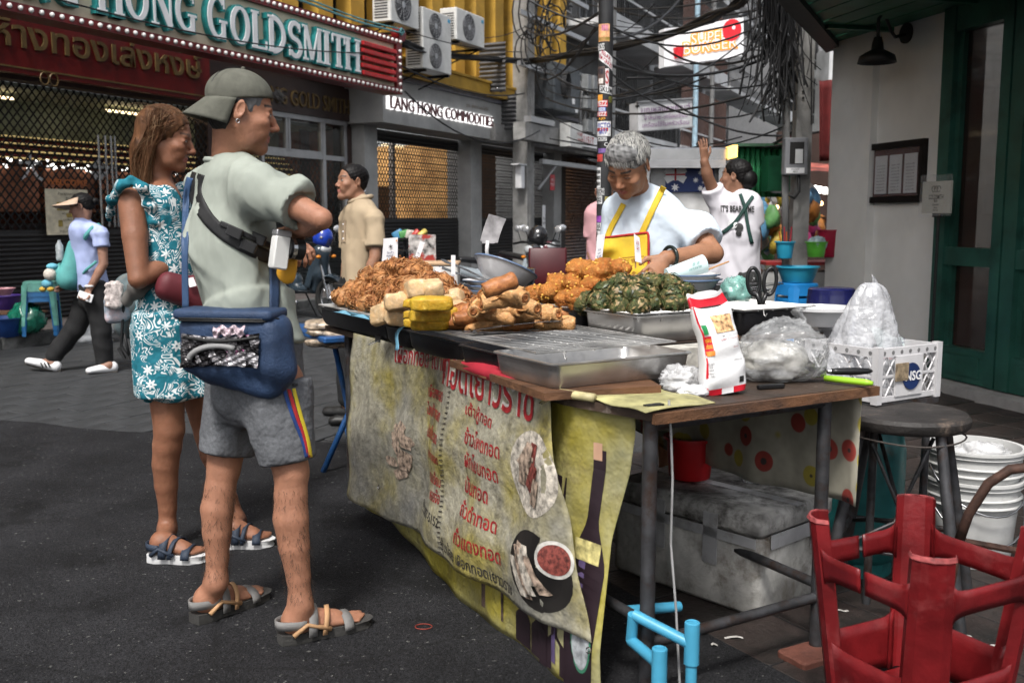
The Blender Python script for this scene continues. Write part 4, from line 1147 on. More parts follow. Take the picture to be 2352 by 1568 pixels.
mm = frame(MR @ V(gm,-.302,0), MR.to_3x3() @ V(1,0,0), (0,0,1))
gh = gz1-gz0
for t, y, sz, ft in (('GOLDSMITH',.5,.05,.17),('BAR',.38,.03,.04),('RESTAURANT',.26,.02,.08),('BAR &',.17,.02,.04),('NIGHT CLUB',.09,.02,.06)):
 text('notice_print', t, mm @ Matrix.Translation((0,gz0+gh*y,0)), sz, M_INK, bd, fit=ft, bold=.01)
rpart('emblem', mat('grey_print', (.2,.2,.18), .6), lambda b: [b.tube([(gm+.03*q+.022*math.cos(t),-.3025,gz0+gh*.76+.022*math.sin(t)) for t in np.linspace(0,5.5,10)], .004, 4) for q in (-1,0,1)], bd)
rpart('stand_pole', M_BLK, lambda b: (b.cyl((gm,-.27,.0),(gm,-.27,gz0+.02),.012,seg=8), b.bb(gm-.05,gm+.05,-.29,-.265,gz0-.03,gz0)), st)
rpart('stand_base', M_BLK, lambda b: b.cyl((gm,-.27,.0),(gm,-.27,.03),.14,seg=20), st)
# ------------------------------------------------------------- food stall: table, boards, banners
TAB = .86
M_PLY = mat('ply_top', (.05,.032,.022), .6, var=.35, scale=5, bump=.3, bscale=40, dirt=(.16,.13,.11), dscale=9, dpos=(.63,.72), stretch=(1,1,1))
M_WOOD = mat('worn_wood', (.13,.06,.028), .7, var=.4, scale=9, bump=.5, bscale=50, dirt=(.04,.025,.02), dscale=5, stretch=(.3,1,1))
M_PIPE = mat('steel_pipe', (.075,.075,.08), .5, .6, var=.3, scale=14, dirt=(.05,.025,.015), dscale=12)
def tp3(poly, z0, z1):
 q = [tw(a, b) for a, b in poly]
 ar = sum(q[i].x*q[(i+1) % len(q)].y-q[(i+1) % len(q)].x*q[i].y for i in range(len(q)))
 if ar < 0: q.reverse()
 return MB().prism([(p.x, p.y) for p in q], Matrix.Translation((0,0,z0)), z1-z0)
MT = frame(C1, BX, AX)   # local x = b, y = a
MTi = MT.inverted()
def tav(u, v, b):
 r = MTi.to_3x3() @ ray(u, v); o = MTi @ V(0,0,EYE)
 t = (b-o.x)/r.x; p = o+r*t
 return p.y, p.z
def tz(u, v, z):
 p = MTi @ gp(u, v, z); return p.y, p.x
stall = thing('stall_table', 'long pipe framed stall table with a dark worn wooden top', 'table', C1)
obj('table_top', tp3([(-.04,-.08),(.28,-.15),(.85,-.12),(1.3,-.06),(2.45,-.06),(2.45,.8),(-.05,.78)], .835, TAB), M_PLY, stall)
obj('edge_strip', tp3([(-.042,-.085),(-.05,.785),(-.066,.785),(-.058,-.085)], .83, .858), M_WOOD, stall)
obj('upper_shelf', tp3([(.6,.38),(2.4,.38),(2.4,.88),(1.32,.9),(1.32,1.28),(.6,1.28)], .915, .93), M_PLY, stall)
for a, b in ((.0,-.055),(.0,.62),(2.3,.0),(2.3,.72),(.8,1.2),(1.25,1.2)):
 p = tw(a, b)
 obj('leg', MB().cyl((p.x,p.y,0),(p.x,p.y,.835 if b < 1 else .915),.021,seg=12), M_PIPE, stall, True, sharp=40)
for p, q, z in (((.0,-.055),(.0,.62),.2),((.0,.62),(2.3,.72),.24),((.0,-.055),(2.3,.0),.26),((2.3,.0),(2.3,.72),.2),((.0,-.055),(0,.62),.815)):
 obj('rung', MB().cyl(tw(*p,z),tw(*q,z),.016,seg=10), M_PIPE, stall, True, sharp=40)
obj('shelf_support', MB(MT).bb(.42,.8,.7,.95,TAB,.914).bb(.45,.85,1.6,2.2,TAB,.914), mat('foam_block', (.5,.48,.43), .8, var=.25, scale=20, bump=.4), stall)
def bfront(a):
 xs = [-.05,.05,.28,.6,.85,1.3,2.45]; ys = [-.05,-.09,-.165,-.15,-.135,-.075,-.075]
 return float(np.interp(a, xs, ys))
def S1(a, z, off=0):
 h = (.87-z)
 b = bfront(a)-.012-.05*math.sin(min(h/.75,1)*PI*.5)-.02*h*math.sin(a*7.3+1.5*h)-.010*math.sin(a*17+z*5)*min(1,h*4)-.008*math.sin(z*19+a*3)*min(1,h*3)
 p = tw(a, b-off, z)
 return p
AL, AR = 2.02, .31
def ban1(u, v):
 z = .868-v*(.72-.05*u)
 a = AL+(AR-.22*v-AL)*u
 return S1(a, z)
def banner_pat(nt, co):
 n1 = _ramp(nt, _noise(nt, co, 3.2, 5), .46, .64)
 c = _mix(nt, n1, (.33,.31,.24), (.29,.245,.07))
 n2 = _ramp(nt, _noise(nt, co, 9, 9, .75), .52, .72)
 c = _mix(nt, n2, c, (.09,.08,.055))
 n3 = _ramp(nt, _noise(nt, co, 1.7, 4), .5, .72)
 return _mix(nt, n3, c, (.19,.185,.17))
M_BAN = mat('printed_vinyl', (.5,.45,.3), .55, var=.2, scale=30, bump=1.2, bscale=14, pattern=banner_pat)
ban = tag(obj('front_banner', MB().grid(ban1, 90, 44, .002), M_BAN, None, True), 'dirty yellow-white vinyl banner with red food list hanging along the table front', 'banner')
def decal(name, pts_fn, m, nu=10, nv=6, par=None, off=.003, s=S1):
 return obj(name, MB().grid(lambda u, v: s(*pts_fn(u, v), off), nu, nv), m, par or ban)
M_RINK = mat('faded_red_ink', (.34,.02,.024), .6, var=.35, scale=25)
M_KINK = mat('faded_black_ink', (.05,.045,.04), .6, var=.4, scale=25)
M_WINK = mat('faded_white_ink', (.55,.53,.49), .6, var=.25, scale=25)
def bt(t, u0, v0, u1, v1, m, ht, bold=.012, off=.004, s=S1, par=None, pl=-.17, name='banner_print'):
 a0, z0 = tav(u0, v0, pl); a1, z1 = tav(u1, v1, pl)
 vs, fs_ = text_geo(t, 1, bold)
 x0, x1 = min(p.x for p in vs), max(p.x for p in vs); y0, y1 = min(p.y for p in vs), max(p.y for p in vs)
 k = 1/(x1-x0)
 pts = []
 for p in vs:
  f = (p.x-x0)*k
  pts.append(s(a0+(a1-a0)*f, z0+(z1-z0)*f+(p.y-(y0+y1)/2)*ht/(y1-y0), off))
 return obj(name, MB().add(pts, fs_), m, par or ban)
for bd, m, o in ((.045,M_WINK,.003),(.012,M_RINK,.0055)):
 bt('เผือกทอด เต้าหู้', 868,818,1000,838,m,.105,bd,o); bt('ทอดเยาวราช', 992,850,1232,930,m,.105,bd,o)
for t, u0, v0, u1, v1 in (('เต้าหู้ทอด',1063,940,1136,972),('ข้าวโพดทอด',1068,998,1162,1032),('ผักโขมทอด',1072,1050,1156,1088),('มันทอด',1074,1108,1134,1136),('ถั่วดำทอด',1070,1160,1156,1204),('ถั่วแดงทอด',1066,1222,1168,1274)):
 bt(t, u0, v0, u1, v1, M_RINK, .058, .015)
for t, u0, v0, u1, v1 in (('เผือกทอด',950,898,996,910),('ไชเท้าทอด',948,938,998,955),('ปอเปี๊ยะทอด',958,988,1004,1004),('กุยช่ายทอด',968,1040,1010,1058),('กวยเจี๊ยบ',976,1088,1014,1104),('หอยจ๊อ',984,1130,1014,1142)):
 bt(t, u0, v0, u1, v1, M_RINK, .05, .012)
bt('☎087-5152', 950,1160,1018,1200,M_KINK,.05,.014); bt('ซุ้มน้อย เผือกทอดเยาวราช', 1024,1248,1198,1352,M_KINK,.06,.012)
def ov(cu, cv, ru, rv, pl=-.17):
 a, z = tav(cu, cv, pl); a2, _ = tav(cu+ru, cv, pl); _, z2 = tav(cu, cv+rv, pl)
 return a, z, abs(a2-a), abs(z2-z)
def disc(name, cu, cv, ru, rv, m, off=.003, par=None, k=1, s=S1):
 a, z, ra, rz = ov(cu, cv, ru, rv)
 return obj(name, MB().grid(lambda u, v: s(a+ra*k*v*math.cos(2*PI*u), z+rz*k*v*math.sin(2*PI*u), off), 28, 4), m, par or ban)
M_PLATE = mat('plate_print', (.018,.016,.015), .5, var=.4)
M_FOODP = mat('food_print', (.40,.30,.23), .6, var=.6, scale=45)
M_FOODP2 = mat('food_print_pale', (.52,.47,.40), .6, var=.5, scale=45)
M_REDP = mat('sauce_print', (.20,.05,.04), .5, var=.5, scale=80)
disc('print_plate', 1261,1304,70,88,M_PLATE); disc('print_bowl', 1302,1280,31,42,M_WINK,.0045); disc('print_sauce', 1303,1280,25,34,M_REDP,.006)
disc('print_cloud', 1240,1085,62,95,M_FOODP2,.003)
def roll(cu, cv, ln, wd, ang, m, off):
 a, z, ra, rz = ov(cu, cv, ln, ln); _, _, wa, wz = ov(cu, cv, wd, wd)
 c, s_ = math.cos(ang), math.sin(ang)
 obj('print_roll', MB().grid(lambda u, v: S1(a+(2*u-1)*ra*c*math.sqrt(max(0,1-(2*v-1)**4*.6))-(2*v-1)*wa*s_, z+(2*u-1)*rz*s_+(2*v-1)*wz*c, off), 6, 4), m, ban)
for i in range(8): roll(1226+10*(i%5)+random.uniform(-6,6), 1290+14*(i%3)+random.uniform(-12,12), 42, 9, 1.2+random.uniform(-.35,.45), (M_FOODP,M_FOODP2)[i%2], .005+.0006*i)
for i in range(9): roll(1238+random.uniform(-26,26), 1085+random.uniform(-45,45), 32, 9, 1.9+random.uniform(-.4,.4), (M_FOODP,M_REDP)[i%3==0], .005+.0006*i)
for i in range(12): roll(898+random.uniform(-24,24), 1045+random.uniform(-60,60), 15, 10, random.uniform(0,3), M_FOODP, .004+.0006*i)
a0, _ = tav(1018,900,-.17)
for i in range(34):
 z = .80-i*.0185
 obj('stitch', MB().tube([S1(a0+.014,z,.005),S1(a0-.012,z+.006,.006)], .0016, 4), M_KINK, ban)
for u, v in ((842,1132),(1354,1508),(1262,925)):
 a, z = tav(u, v, -.19); p = S1(a+.012, z+.012, .004)
 obj('eyelet', MB().tube([S1(a+.012+.008*math.cos(t), z+.014+.008*math.sin(t), .004) for t in np.linspace(0,2*PI,11)[:-1]], .002, 5, closed=True), M_STEEL, ban)
def S2(a, z, off=0):
 h = .87-z
 if a > .0:
  b = bfront(a)+.03-(.03 if a > .34 else .03+.06*min(1,(.34-a)/.25))*min(1,max(0,h-.2)/.5)-.01*math.sin(a*6+2)*h-.012*math.sin(a*21)*h*.6
  return tw(a, b-off, z)
 k = -a
 return tw(-.0-k*(.25+.25*h)-off*.5, bfront(0)+.012-.05-.05*h+k*(.85)-off, z)
def ban2(u, v):
 a = 1.96+(.055+.10*max(0,v-.1)-.16*max(0,v-.45)-1.96)*u
 low = .10 if u < .15 else .10-.08*min(1,(u-.15)/.2)
 if a < .2: low = .02+max(0,(.03-a))*1.1
 z = .862+(low-.862)*v
 return S2(a+.0, z)
def ban2_pat(nt, co):
 n1 = _ramp(nt, _noise(nt, co, 2.2, 6), .4, .62)
 c = _mix(nt, n1, (.31,.26,.04), (.29,.275,.15))
 n2 = _ramp(nt, _noise(nt, co, 7, 9, .75), .55, .75)
 return _mix(nt, n2, c, (.13,.10,.05))
b2 = tag(obj('bottle_banner', MB().grid(ban2, 90, 30, .002), mat('yellow_vinyl', (.5,.4,.08), .45, var=.2, bump=1.2, bscale=12, pattern=ban2_pat), None, True), 'yellow vinyl banner with printed dark bottles folded round the near table corner', 'banner')
def d2(name, us, m, off=.003):
 mb = MB()
 P = [S2(x[0], x[2], off) for x in us]+[S2(x[1], x[2], off) for x in us]
 n = len(us)
 mb.add(P, [(i,i+1,n+i+1,n+i) for i in range(n-1)])
 obj(name, mb, m, b2)
M_BOT = mat('bottle_print', (.025,.015,.02), .4, var=.3)
M_VIO = mat('violet_print', (.14,.10,.22), .5, var=.4, scale=9)
def bottle(ac, w, z0, z1, m):
 L = []
 for i in range(26):
  t = i/25; z = z1+(z0-z1)*t
  ww = w*(.30 if t < .3 else .30+.70*min(1,(t-.3)/.16))
  L.append((ac+ww, ac-ww, z))
 return L
d2('print_bottle', bottle(.30,.085,.02,.62,0), M_BOT); d2('print_bottle', bottle(.165,.072,.02,.72,0), M_BOT, .004)
d2('print_gloss', [(.20,.172,z) for z in np.linspace(.42,.06,12)], M_VIO, .0055); d2('print_gloss', [(.30,.275,z) for z in np.linspace(.36,.06,10)], M_VIO, .005)
d2('print_label', [(.222,.118,z) for z in np.linspace(.46,.40,5)], mat('label_print', (.55,.48,.2), .5, var=.4, scale=40), .006)
d2('print_cap', [(.185,.155,z) for z in np.linspace(.74,.69,4)], mat('cap_print', (.5,.3,.2), .5), .006)
d2('print_badge', [(.15+.045*math.sin(t),.15-.045*math.sin(t),.17+.075*math.cos(t)) for t in np.linspace(.05,3.1,12)], mat('badge_print', (.40,.42,.44), .5, var=.4, scale=30), .0065)
d2('print_badge_ring', [(.15+.052*math.sin(t),.15-.052*math.sin(t),.17+.085*math.cos(t)) for t in np.linspace(.05,3.1,12)], mat('badge_ring', (.05,.2,.12), .5), .006)
d2('print_tin', [(.78,.62,z) for z in np.linspace(.19,.06,6)], mat('tin_print', (.09,.06,.05), .5, var=.6, scale=20), .004)
for i in range(3): d2('print_bottle', bottle(.50-i*.11,.05,.03,.2,0), M_BOT, .004+i*.001)
hem = obj('banner_hem', MB().tube([tw(a, bfront(a)-.004+.004*math.sin(a*9), .872) for a in np.linspace(1.2,.16,30)], .013, 8), mat('hem_vinyl', (.48,.42,.22), .5, var=.3, scale=12), b2, True)
obj('hem_red', MB().tube([tw(a, bfront(a)-.02, .868+.01*math.sin((a-.45)*7)) for a in np.linspace(.95,.44,16)], [.012+.016*math.sin(PI*i/15) for i in range(16)], 8), mat('hem_redm', (.45,.03,.05), .5, var=.2), b2, True)
obj('banner_flap', MB().grid(lambda u, v: tw(-.058+.29*u+.03*v, -.12+.27*v+.0*u, .8655+.004*math.sin(u*9+v*5)), 8, 8, .0015), mat('pale_vinyl', (.42,.39,.18), .5, var=.35, scale=14), b2)
def clip(c, d, lab):
 t = thing('binder_clip', lab, 'clip', c, group='binder clips on the banner edge')
 n = V(-d.y, d.x, 0)
 m = Matrix((d, n, V(0,0,1))).transposed()
 obj('clip_body', MB().box(c, (.055,.022,.03), m), M_BLK, t)
 obj('wire_handle', MB().tube([c+d*.015, c+d*.008-n*.05-V(0,0,.02), c-d*.008-n*.05-V(0,0,.02), c-d*.015], .0018, 5), M_STEEL, t)
clip(tw(.29,-.17,.865), -AX, 'black binder clip below the shiny empty tray'); clip(tw(.0,-.045,.858), BX, 'black binder clip at the near corner of the table'); clip(tw(1.2,-.085,.868), -AX, 'black binder clip under the trays of spring rolls'); clip(tw(1.75,-.08,.868), -AX, 'black binder clip under the tray lined with blue paper')
def cloth(u, v):
 a = -.02+1.55*u; z = .833-v*(.36+.02*math.sin(u*4)-.14*max(0,u-.55)/.45)
 return tw(a, .76+.02*math.sin(a*11)*v+.01*math.sin(a*27)*v, z)
def flower_pat(nt, co):
 v = nt.nodes.new('ShaderNodeTexVoronoi'); v.inputs['Scale'].default_value = 10.5; v.inputs['Randomness'].default_value = .75
 nt.links.new(co, v.inputs['Vector'])
 cen = _ramp(nt, v.outputs['Distance'], .12, .14, (1,1,1), (0,0,0))
 pet = _ramp(nt, v.outputs['Distance'], .36, .40, (1,1,1), (0,0,0))
 hue = _ramp(nt, v.outputs['Color'], .45, .55, (.30,.05,.04), (.34,.28,.05))
 c = _mix(nt, pet, (.34,.32,.26), hue)
 return _mix(nt, cen, c, (.05,.04,.04))
tag(obj('flowered_cloth', MB().grid(cloth, 40, 14, .002), mat('flowered_print', (.4,.4,.3), .5, var=.25, pattern=flower_pat), None, True), 'faded plastic tablecloth with red and yellow flowers hanging under the table', 'cloth')
tag(obj('cord', MB().tube([at(1536,935,2.66)+V(0,0,.02), at(1541,990,2.64), at(1545,1100,2.65), at(1541,1250,2.66), at(1553,1400,2.64), at(1562,1580,2.6)], .0035, 6), mat('grey_cord', (.3,.3,.3), .5)), 'thin grey cord dangling from the near table corner', 'cord')
# ------------------------------------------------------------- trays and grills
M_TRAYD = mat('dark_tray', (.05,.05,.055), .35, .75, var=.3, scale=6, dirt=(.018,.015,.013), dscale=5)
def tray(a0, a1, b0, b1, z0, z1, m, label, par=None):
 t = thing('steel_tray', label, 'tray', tw((a0+a1)/2,(b0+b1)/2,z0), TROT, 'steel trays on the stall')
 ha, hb, h = (a1-a0)/2, (b1-b0)/2, z1-z0
 def ring(ins, z, r=.03):
  P = []
  x, y = hb-ins, ha-ins
  for cx, cy, s in ((x-r,y-r,0),(-x+r,y-r,1),(-x+r,-y+r,2),(x-r,-y+r,3)):
   for i in range(5):
    q = PI/2*(s+i/4); P.append((cx+r*math.cos(q), cy+r*math.sin(q), z))
  return P
 rings = [ring(.026,0), ring(.014,.02), ring(.008,h-.008), ring(0,h-.004), ring(0,h), ring(.01,h+.001), ring(.016,h-.012), ring(.022,.022), ring(.034,.006)]
 vs = [p for r_ in rings for p in r_]; k = 20
 fs_ = [tuple(reversed(range(k))), tuple(range(8*k,9*k))]
 for l in range(8):
  for i in range(k): fs_.append((l*k+i,l*k+(i+1)%k,l*k+k+(i+1)%k,l*k+k+i))
 obj('pan', MB().add(vs, fs_), m, t, True, local=True, sharp=50)
 return t
def grill(a0, a1, b0, b1, z, label, pitch=.036, along='b', zig=False):
 t = thing('wire_grill', label, 'grill', tw((a0+a1)/2,(b0+b1)/2,z), 0, 'wire grills over the trays')
 m = mat('grill_wire', (.58,.57,.55), .42, .75, var=.35, scale=5)
 f = MB(); f.tube([tw(a0,b0,z),tw(a1,b0,z),tw(a1,b1,z),tw(a0,b1,z)], .0032, 6, closed=True)
 for k in (.2,.4,.6,.8): f.tube([tw(a0,b0+(b1-b0)*k,z-.005),tw(a1,b0+(b1-b0)*k,z-.005)], .003, 5)
 obj('grill_frame', f, m, t)
 w = MB(); n = int((a1-a0)/pitch)
 for i in range(1,n):
  a = a0+(a1-a0)*i/n
  if zig: w.tube([tw(a+.006*(-1)**q, b0+(b1-b0)*q/40, z+.001) for q in range(41)], .002, 4)
  else: w.tube([tw(a,b0,z),tw(a,b1,z)], .003, 5)
 tag(obj('grill_rods', w, m, t), kind='stuff')
 for b in (b0+.05,(b0+b1)/2,b1-.05):
  pass
 obj('hook', MB().tube([tw(a0,b0+.1,z),tw(a0-.004,b0+.1,z-.02),tw(a0-.012,b0+.1,z-.026),tw(a0-.018,b0+.1,z-.015)],.0022,5), m, t)
 return t
M_STL2 = mat('tray_steel', (.55,.54,.53), .33, .85, var=.18, scale=5, dirt=(.2,.19,.18), dscale=4, dpos=(.55,.8), rvar=.1)
plank = tag(obj('wood_plank', tp3([(.17,.12),(.24,-.24),(.62,-.2),(.6,.3)], TAB+.002, .884), M_WOOD), 'scorched wooden plank propping the shiny empty tray', 'plank')
tag(obj('wood_plank', tp3([(.66,-.19),(.95,-.17),(.95,-.10),(.66,-.12)], TAB+.002, .884), M_WOOD), 'short dark plank under the grill trays by the table edge', 'plank')
tray(.25,.60,-.21,.32,.885,.96,M_STL2,'shiny empty steel tray at the near corner')
tray(.615,.885,-.18,.36,.872,.948,M_TRAYD,'dark tray under the empty wire grill, second from the near end')
tray(.90,1.36,-.15,.38,.872,.948,M_TRAYD,'dark tray under the spring rolls')
grill(.44,1.37,-.14,.40,.966,'long empty wire grill with spring rolls at its far end')
tray(1.375,1.62,-.13,.36,.87,.945,M_TRAYD,'dark tray under the tofu blocks')
tray(1.635,2.44,-.10,.40,.87,.95,M_TRAYD,'dark tray lined with blue paper under the radish fritters')
grill(1.38,2.42,-.10,.40,.963,'wire grill under the tofu and radish fritters',.02)
bp = thing('blue_paper', 'crumpled sky blue paper lining the tray under the radish fritters', 'paper', tw(1.8,-.05,.95))
obj('sheet', MB().grid(lambda u, v: tw(1.42+.75*u,-.125+.09*v,.952+.012*math.sin(u*23)*math.sin(v*5)-.0*v), 40, 6, .001), mat('blue_liner', (.16,.38,.52), .5, var=.2), bp, True)
obj('torn_strip', MB().grid(lambda u, v: tw(1.42+.03*u+.02*math.sin(v*5),-.128-.03*v,.95-.085*v), 3, 8, .001), MATS['blue_liner'], bp, True)
tray(.64,.985,.40,.86,.932,1.03,M_STL2,'deep steel tray under the green spinach fritters')
grill(.66,.98,.41,.86,1.036,'wire grill under the spinach fritters',.012,zig=True)
tray(1.0,1.66,.40,.84,.932,1.022,M_TRAYD,'dark tray under the golden corn fritters')
grill(1.01,1.60,.41,.82,1.028,'wire grill under the corn fritters',.02)
tray(.64,.96,.88,1.24,.932,1.025,M_TRAYD,'dark tray under the scissors beside the spinach')
grill(.62,.97,.875,1.25,1.032,'mesh grill under the scissors',.012,zig=True)
tray(.97,1.27,.85,1.18,.932,1.034,M_STEEL,'shallow steel tray beneath the white bowls')
tray(1.66,1.9,.5,.8,.932,1.0,M_STEEL,'small bright steel tray beside the pile of bowls')
tag(obj('foam_block', tp3([(.50,.42),(.63,.40),(.63,.80),(.50,.80)], TAB+.002, .93), MATS['foam_block']), 'rough white foam block propping the spinach tray', 'block')
def tongs(p, q, up, label, w=.018, spread=.03):
 t = thing('tongs', label, 'tongs', p, group='metal tongs on the stall')
 d = (q-p); L = d.length; d.normalize(); s = d.cross(up).normalized()
 for k in (-1, 1):
  P = []
  for i in range(9):
   f = i/8; P.append(p+d*L*f+up*(k*(.002+spread*.5*math.sin(f*PI*.55))))
  mb = MB()
  vs = []
  for i, c in enumerate(P):
   ww = w*(.5 if i < 1 else .6+.5*i/8)
   vs += [c-s*ww, c+s*ww, c-s*ww+up*(.002), c+s*ww+up*.002]
  f_ = []
  for i in range(8):
   a = i*4; b = a+4
   f_ += [(a,b,b+1,a+1),(a+2,a+3,b+3,b+2),(a,a+2,b+2,b),(a+1,b+1,b+3,a+3)]
  mb.add(vs, f_)
  e = P[-1]
  fan = [e-s*w*1.1]+[e+s*(w*1.5*math.sin(x))+d*(.03*math.cos(x)+.012+.003*(i%2)) for i, x in enumerate(np.linspace(-1.4,1.4,11))]+[e+s*w*1.1]
  m = len(fan)
  mb.add([c for c in fan]+[c+up*.002 for c in fan], [tuple(range(m)),tuple(reversed(range(m,2*m)))]+[(i,(i+1)%m,m+(i+1)%m,m+i) for i in range(m)])
  obj('arm', mb, M_STEEL, t, True, sharp=30)
 obj('hinge', MB().cyl(p-s*.012,p+s*.012,.006,seg=8), M_STEEL, t)
 obj('grip_ring', MB().tube([p-d*.01+s*.008, p-d*.035+s*.006, p-d*.035-s*.006, p-d*.01-s*.008], .0022, 5), M_STEEL, t)
up = V(0,0,1)
tongs(gp(1085,760,.985), gp(1265,748,.985), up, 'steel tongs lying on the grill before the spring rolls')
tongs(tw(1.98,.58,1.07), at(1030,612,4.6), V(.3,-.2,1).normalized(), 'steel tongs leaning on the pile of bowls')
tongs(gp(1760,665,1.06), gp(1575,690,1.06), up, 'long steel tongs lying behind the flour bag')
tongs(gp(1785,652,1.06), gp(1570,668,1.05), up, 'second pair of tongs beyond the spinach')
# ------------------------------------------------------------- bowls, pot, spatula
M_ENAM = mat('enamel_white', (.58,.58,.59), .28, var=.06, dirt=(.4,.39,.37), dscale=5, dpos=(.6,.9))
def bowl(name, label, c, r, h, tilt=None, grp=None, foot=.55, m=None):
 t = thing(name, label, 'bowl', c, group=grp)
 M = tilt.to_matrix() if tilt else None
 obj('shell', MB().lathe([(0,.004),(r*foot*.9,.0),(r*foot,.004),(r*.78,h*.42),(r*.95,h*.9),(r,h),(r*1.03,h+.002),(r*1.03,h-.003),(r*.985,h-.004),(r*.93,h*.86),(r*.75,h*.44),(r*foot*.9,.012),(0,.012)], c, 40, M), m or M_ENAM, t, True, sharp=50)
 obj('rim_band', MB().lathe([(r*1.031,h+.0025),(r*1.034,h-.0005),(r*1.031,h-.0035)], c, 40, M), mat('blue_rim', (.12,.18,.3), .3), t)
 return t
for i in range(6):
 p = tw(2.05,.62,.932+i*.022)
 bowl('plate', ['lowest','second','third','fourth','fifth','topmost'][i]+' plate counted upward in the stack behind the spring rolls', p, .128, .035, None, 'white plates in the stack')
bb_ = bowl('tilted_bowl', 'big white enamel bowl tipped on top of the plate stack', at(1148,636,4.74)+V(0,0,-.03), .155, .085, Euler((R(-14),R(20),0)))
spt = thing('spatula', 'worn pale spatula standing upright in the tipped bowl', 'spatula', at(1118,600,4.72))
obj('handle', MB().tube([at(1122,612,4.74),at(1118,575,4.71),at(1120,553,4.7)], .009, 8), M_WHITE, spt, True)
def spb(u, v):
 return at(1103+40*u+(14+6*v)*v*1.0, 553-62*v+14*u*(.35+v*.5), 4.7)
obj('blade', MB().grid(spb, 6, 8, .003), mat('worn_plastic', (.33,.32,.33), .5, var=.3, scale=16), spt)
obj('frayed_edge', MB().box(at(1122,556,4.7), (.06,.004,.012)), MATS['worn_plastic'], spt)
pot = thing('cooking_pot', 'deep steel pot with wire handles behind the plate stack', 'pot', tw(2.25,.98,.86))
pc = at(1178,690,5.0); pc.z = .932
obj('body', MB().lathe([(0,0),(.105,0),(.11,.01),(.11,.18),(.116,.184),(.112,.186),(.105,.18),(.105,.015),(0,.012)], pc, 32), M_STEEL, pot, True, sharp=40)
for sgn in (-1, 1): obj('handle', MB().tube([pc+V(.03*sgn-.03,-.10,.17),pc+V(.03*sgn-.05,-.13,.2),pc+V(.03*sgn-.10,-.12,.2),pc+V(.03*sgn-.11,-.06,.18)], .005, 6), M_STEEL, pot, True)
wc = tw(1.12,1.0,1.035)
bowl('serving_bowl', 'lower white enamel bowl of the nested pair beside the vendor', wc, .165, .085, None, 'white bowls beside the vendor')
ub = bowl('serving_bowl', 'upper white bowl with green pattern holding a pale cup and chopsticks', wc+V(0,0,.045), .158, .06, None, 'white bowls beside the vendor')
for i in range(4): obj('green_pattern', MB().lathe([(.122,.035),(.136,.05)], wc+V(0,0,.049), 3, None, R(185+i*38), R(185+i*38+22)), mat('green_glaze', (.02,.22,.14), .3), ub)
cup = thing('paper_cup', 'pale mint paper cup lying in the upper white bowl', 'cup', wc+V(.03,0,.1))
q0, q1 = wc+V(-.06,-.02,.10), wc+V(.10,.02,.145)
obj('cup_body', MB().cyl(q0,q1,.028,.040,20), mat('mint_paper', (.55,.68,.68), .5, var=.05), cup, True, sharp=40)
text('cup_print', '香港\nเยาวราช', frame(q0.lerp(q1,.72)+V(0,-.043,.006),(q1-q0),(0,-.35,1)), .018, mat('cup_ink', (.02,.25,.22), .5), cup)
ch = thing('chopsticks', 'wooden chopsticks resting in the upper white bowl', 'chopsticks', wc)
for k in (0,.012): obj('stick', MB().tube([wc+V(.02,k,.085),wc+V(.20,k,.155)], [.0035,.0025], 6), mat('bamboo', (.42,.22,.09), .6), ch)
sc = thing('scissors', 'black handled kitchen scissors stuck upright in the mesh grill', 'scissors', gp(1745,705,1.03))
sp0 = gp(1748,708,1.02)
for k in (-1, 1):
 c = sp0+V(k*.032,0,.105)
 obj('handle', MB().tube([c+V(.024*math.cos(t)+k*.004*math.sin(t),0,.052*math.sin(t)) for t in np.linspace(0,2*PI,25)[:-1]], .0075, 8, closed=True), mat('black_plastic', (.012,.012,.013), .35), sc, True)
 obj('shank', MB().tube([c+V(-k*.012,0,-.045),sp0+V(k*.008,0,.03),sp0+V(0,0,-.005)], [.009,.01,.008], 8), MATS['black_plastic'], sc, True)
 obj('blade', MB().box(sp0+V(k*.004,k*.002,-.045), (.016,.003,.09)), M_STEEL, sc)
obj('pivot', MB().cyl(sp0+V(0,-.008,-.03),sp0+V(0,.008,-.03),.007,seg=10), M_STEEL, sc)
def card(label, corners, Y, lines, dot=True, stick=None):
 t = thing('price_card', label, 'price card', at(*corners[3],Y), group='price cards stuck in the food')
 P = [at(*c, Y) for c in corners]   # TL TR BR BL
 n = (P[1]-P[0]).cross(P[3]-P[0]).normalized()*.0025
 obj('card', MB().add([*P,*[p+n for p in P]], [(0,1,2,3),(7,6,5,4),(0,4,5,1),(1,5,6,2),(2,6,7,3),(3,7,4,0)]), mat('card_white', (.72,.72,.74), .35, var=.04), t)
 x, y = P[2]-P[3], P[0]-P[3]
 M = frame(P[3]-n*1.3, x, y); w, h = x.length, y.length
 if M.col[2].xyz.dot(Vector((0,0,EYE))-P[0]) < 0: M = frame(P[3]-n*1.3, x, y)
 for tx, fx, fy, sz, m in lines: text('card_print', tx, M @ Matrix.Translation((w*fx,h*fy,.004)), h*sz, m, t, bold=.01, fit=w*.42 if len(tx) > 2 else None)
 if dot: obj('card_dot', MB(M).cyl((w*.86,h*.88,.003),(w*.86,h*.88,.0045),w*.06,seg=10), mat('dot_orange', (.6,.25,.05), .5), t)
 if stick:
  obj('stick', MB().tube([at(*stick[0],Y+.01),at(*stick[1],Y+.01)], .0028, 6), MATS['bamboo'], t)
NV = mat('navy_ink', (.02,.03,.12), .5)
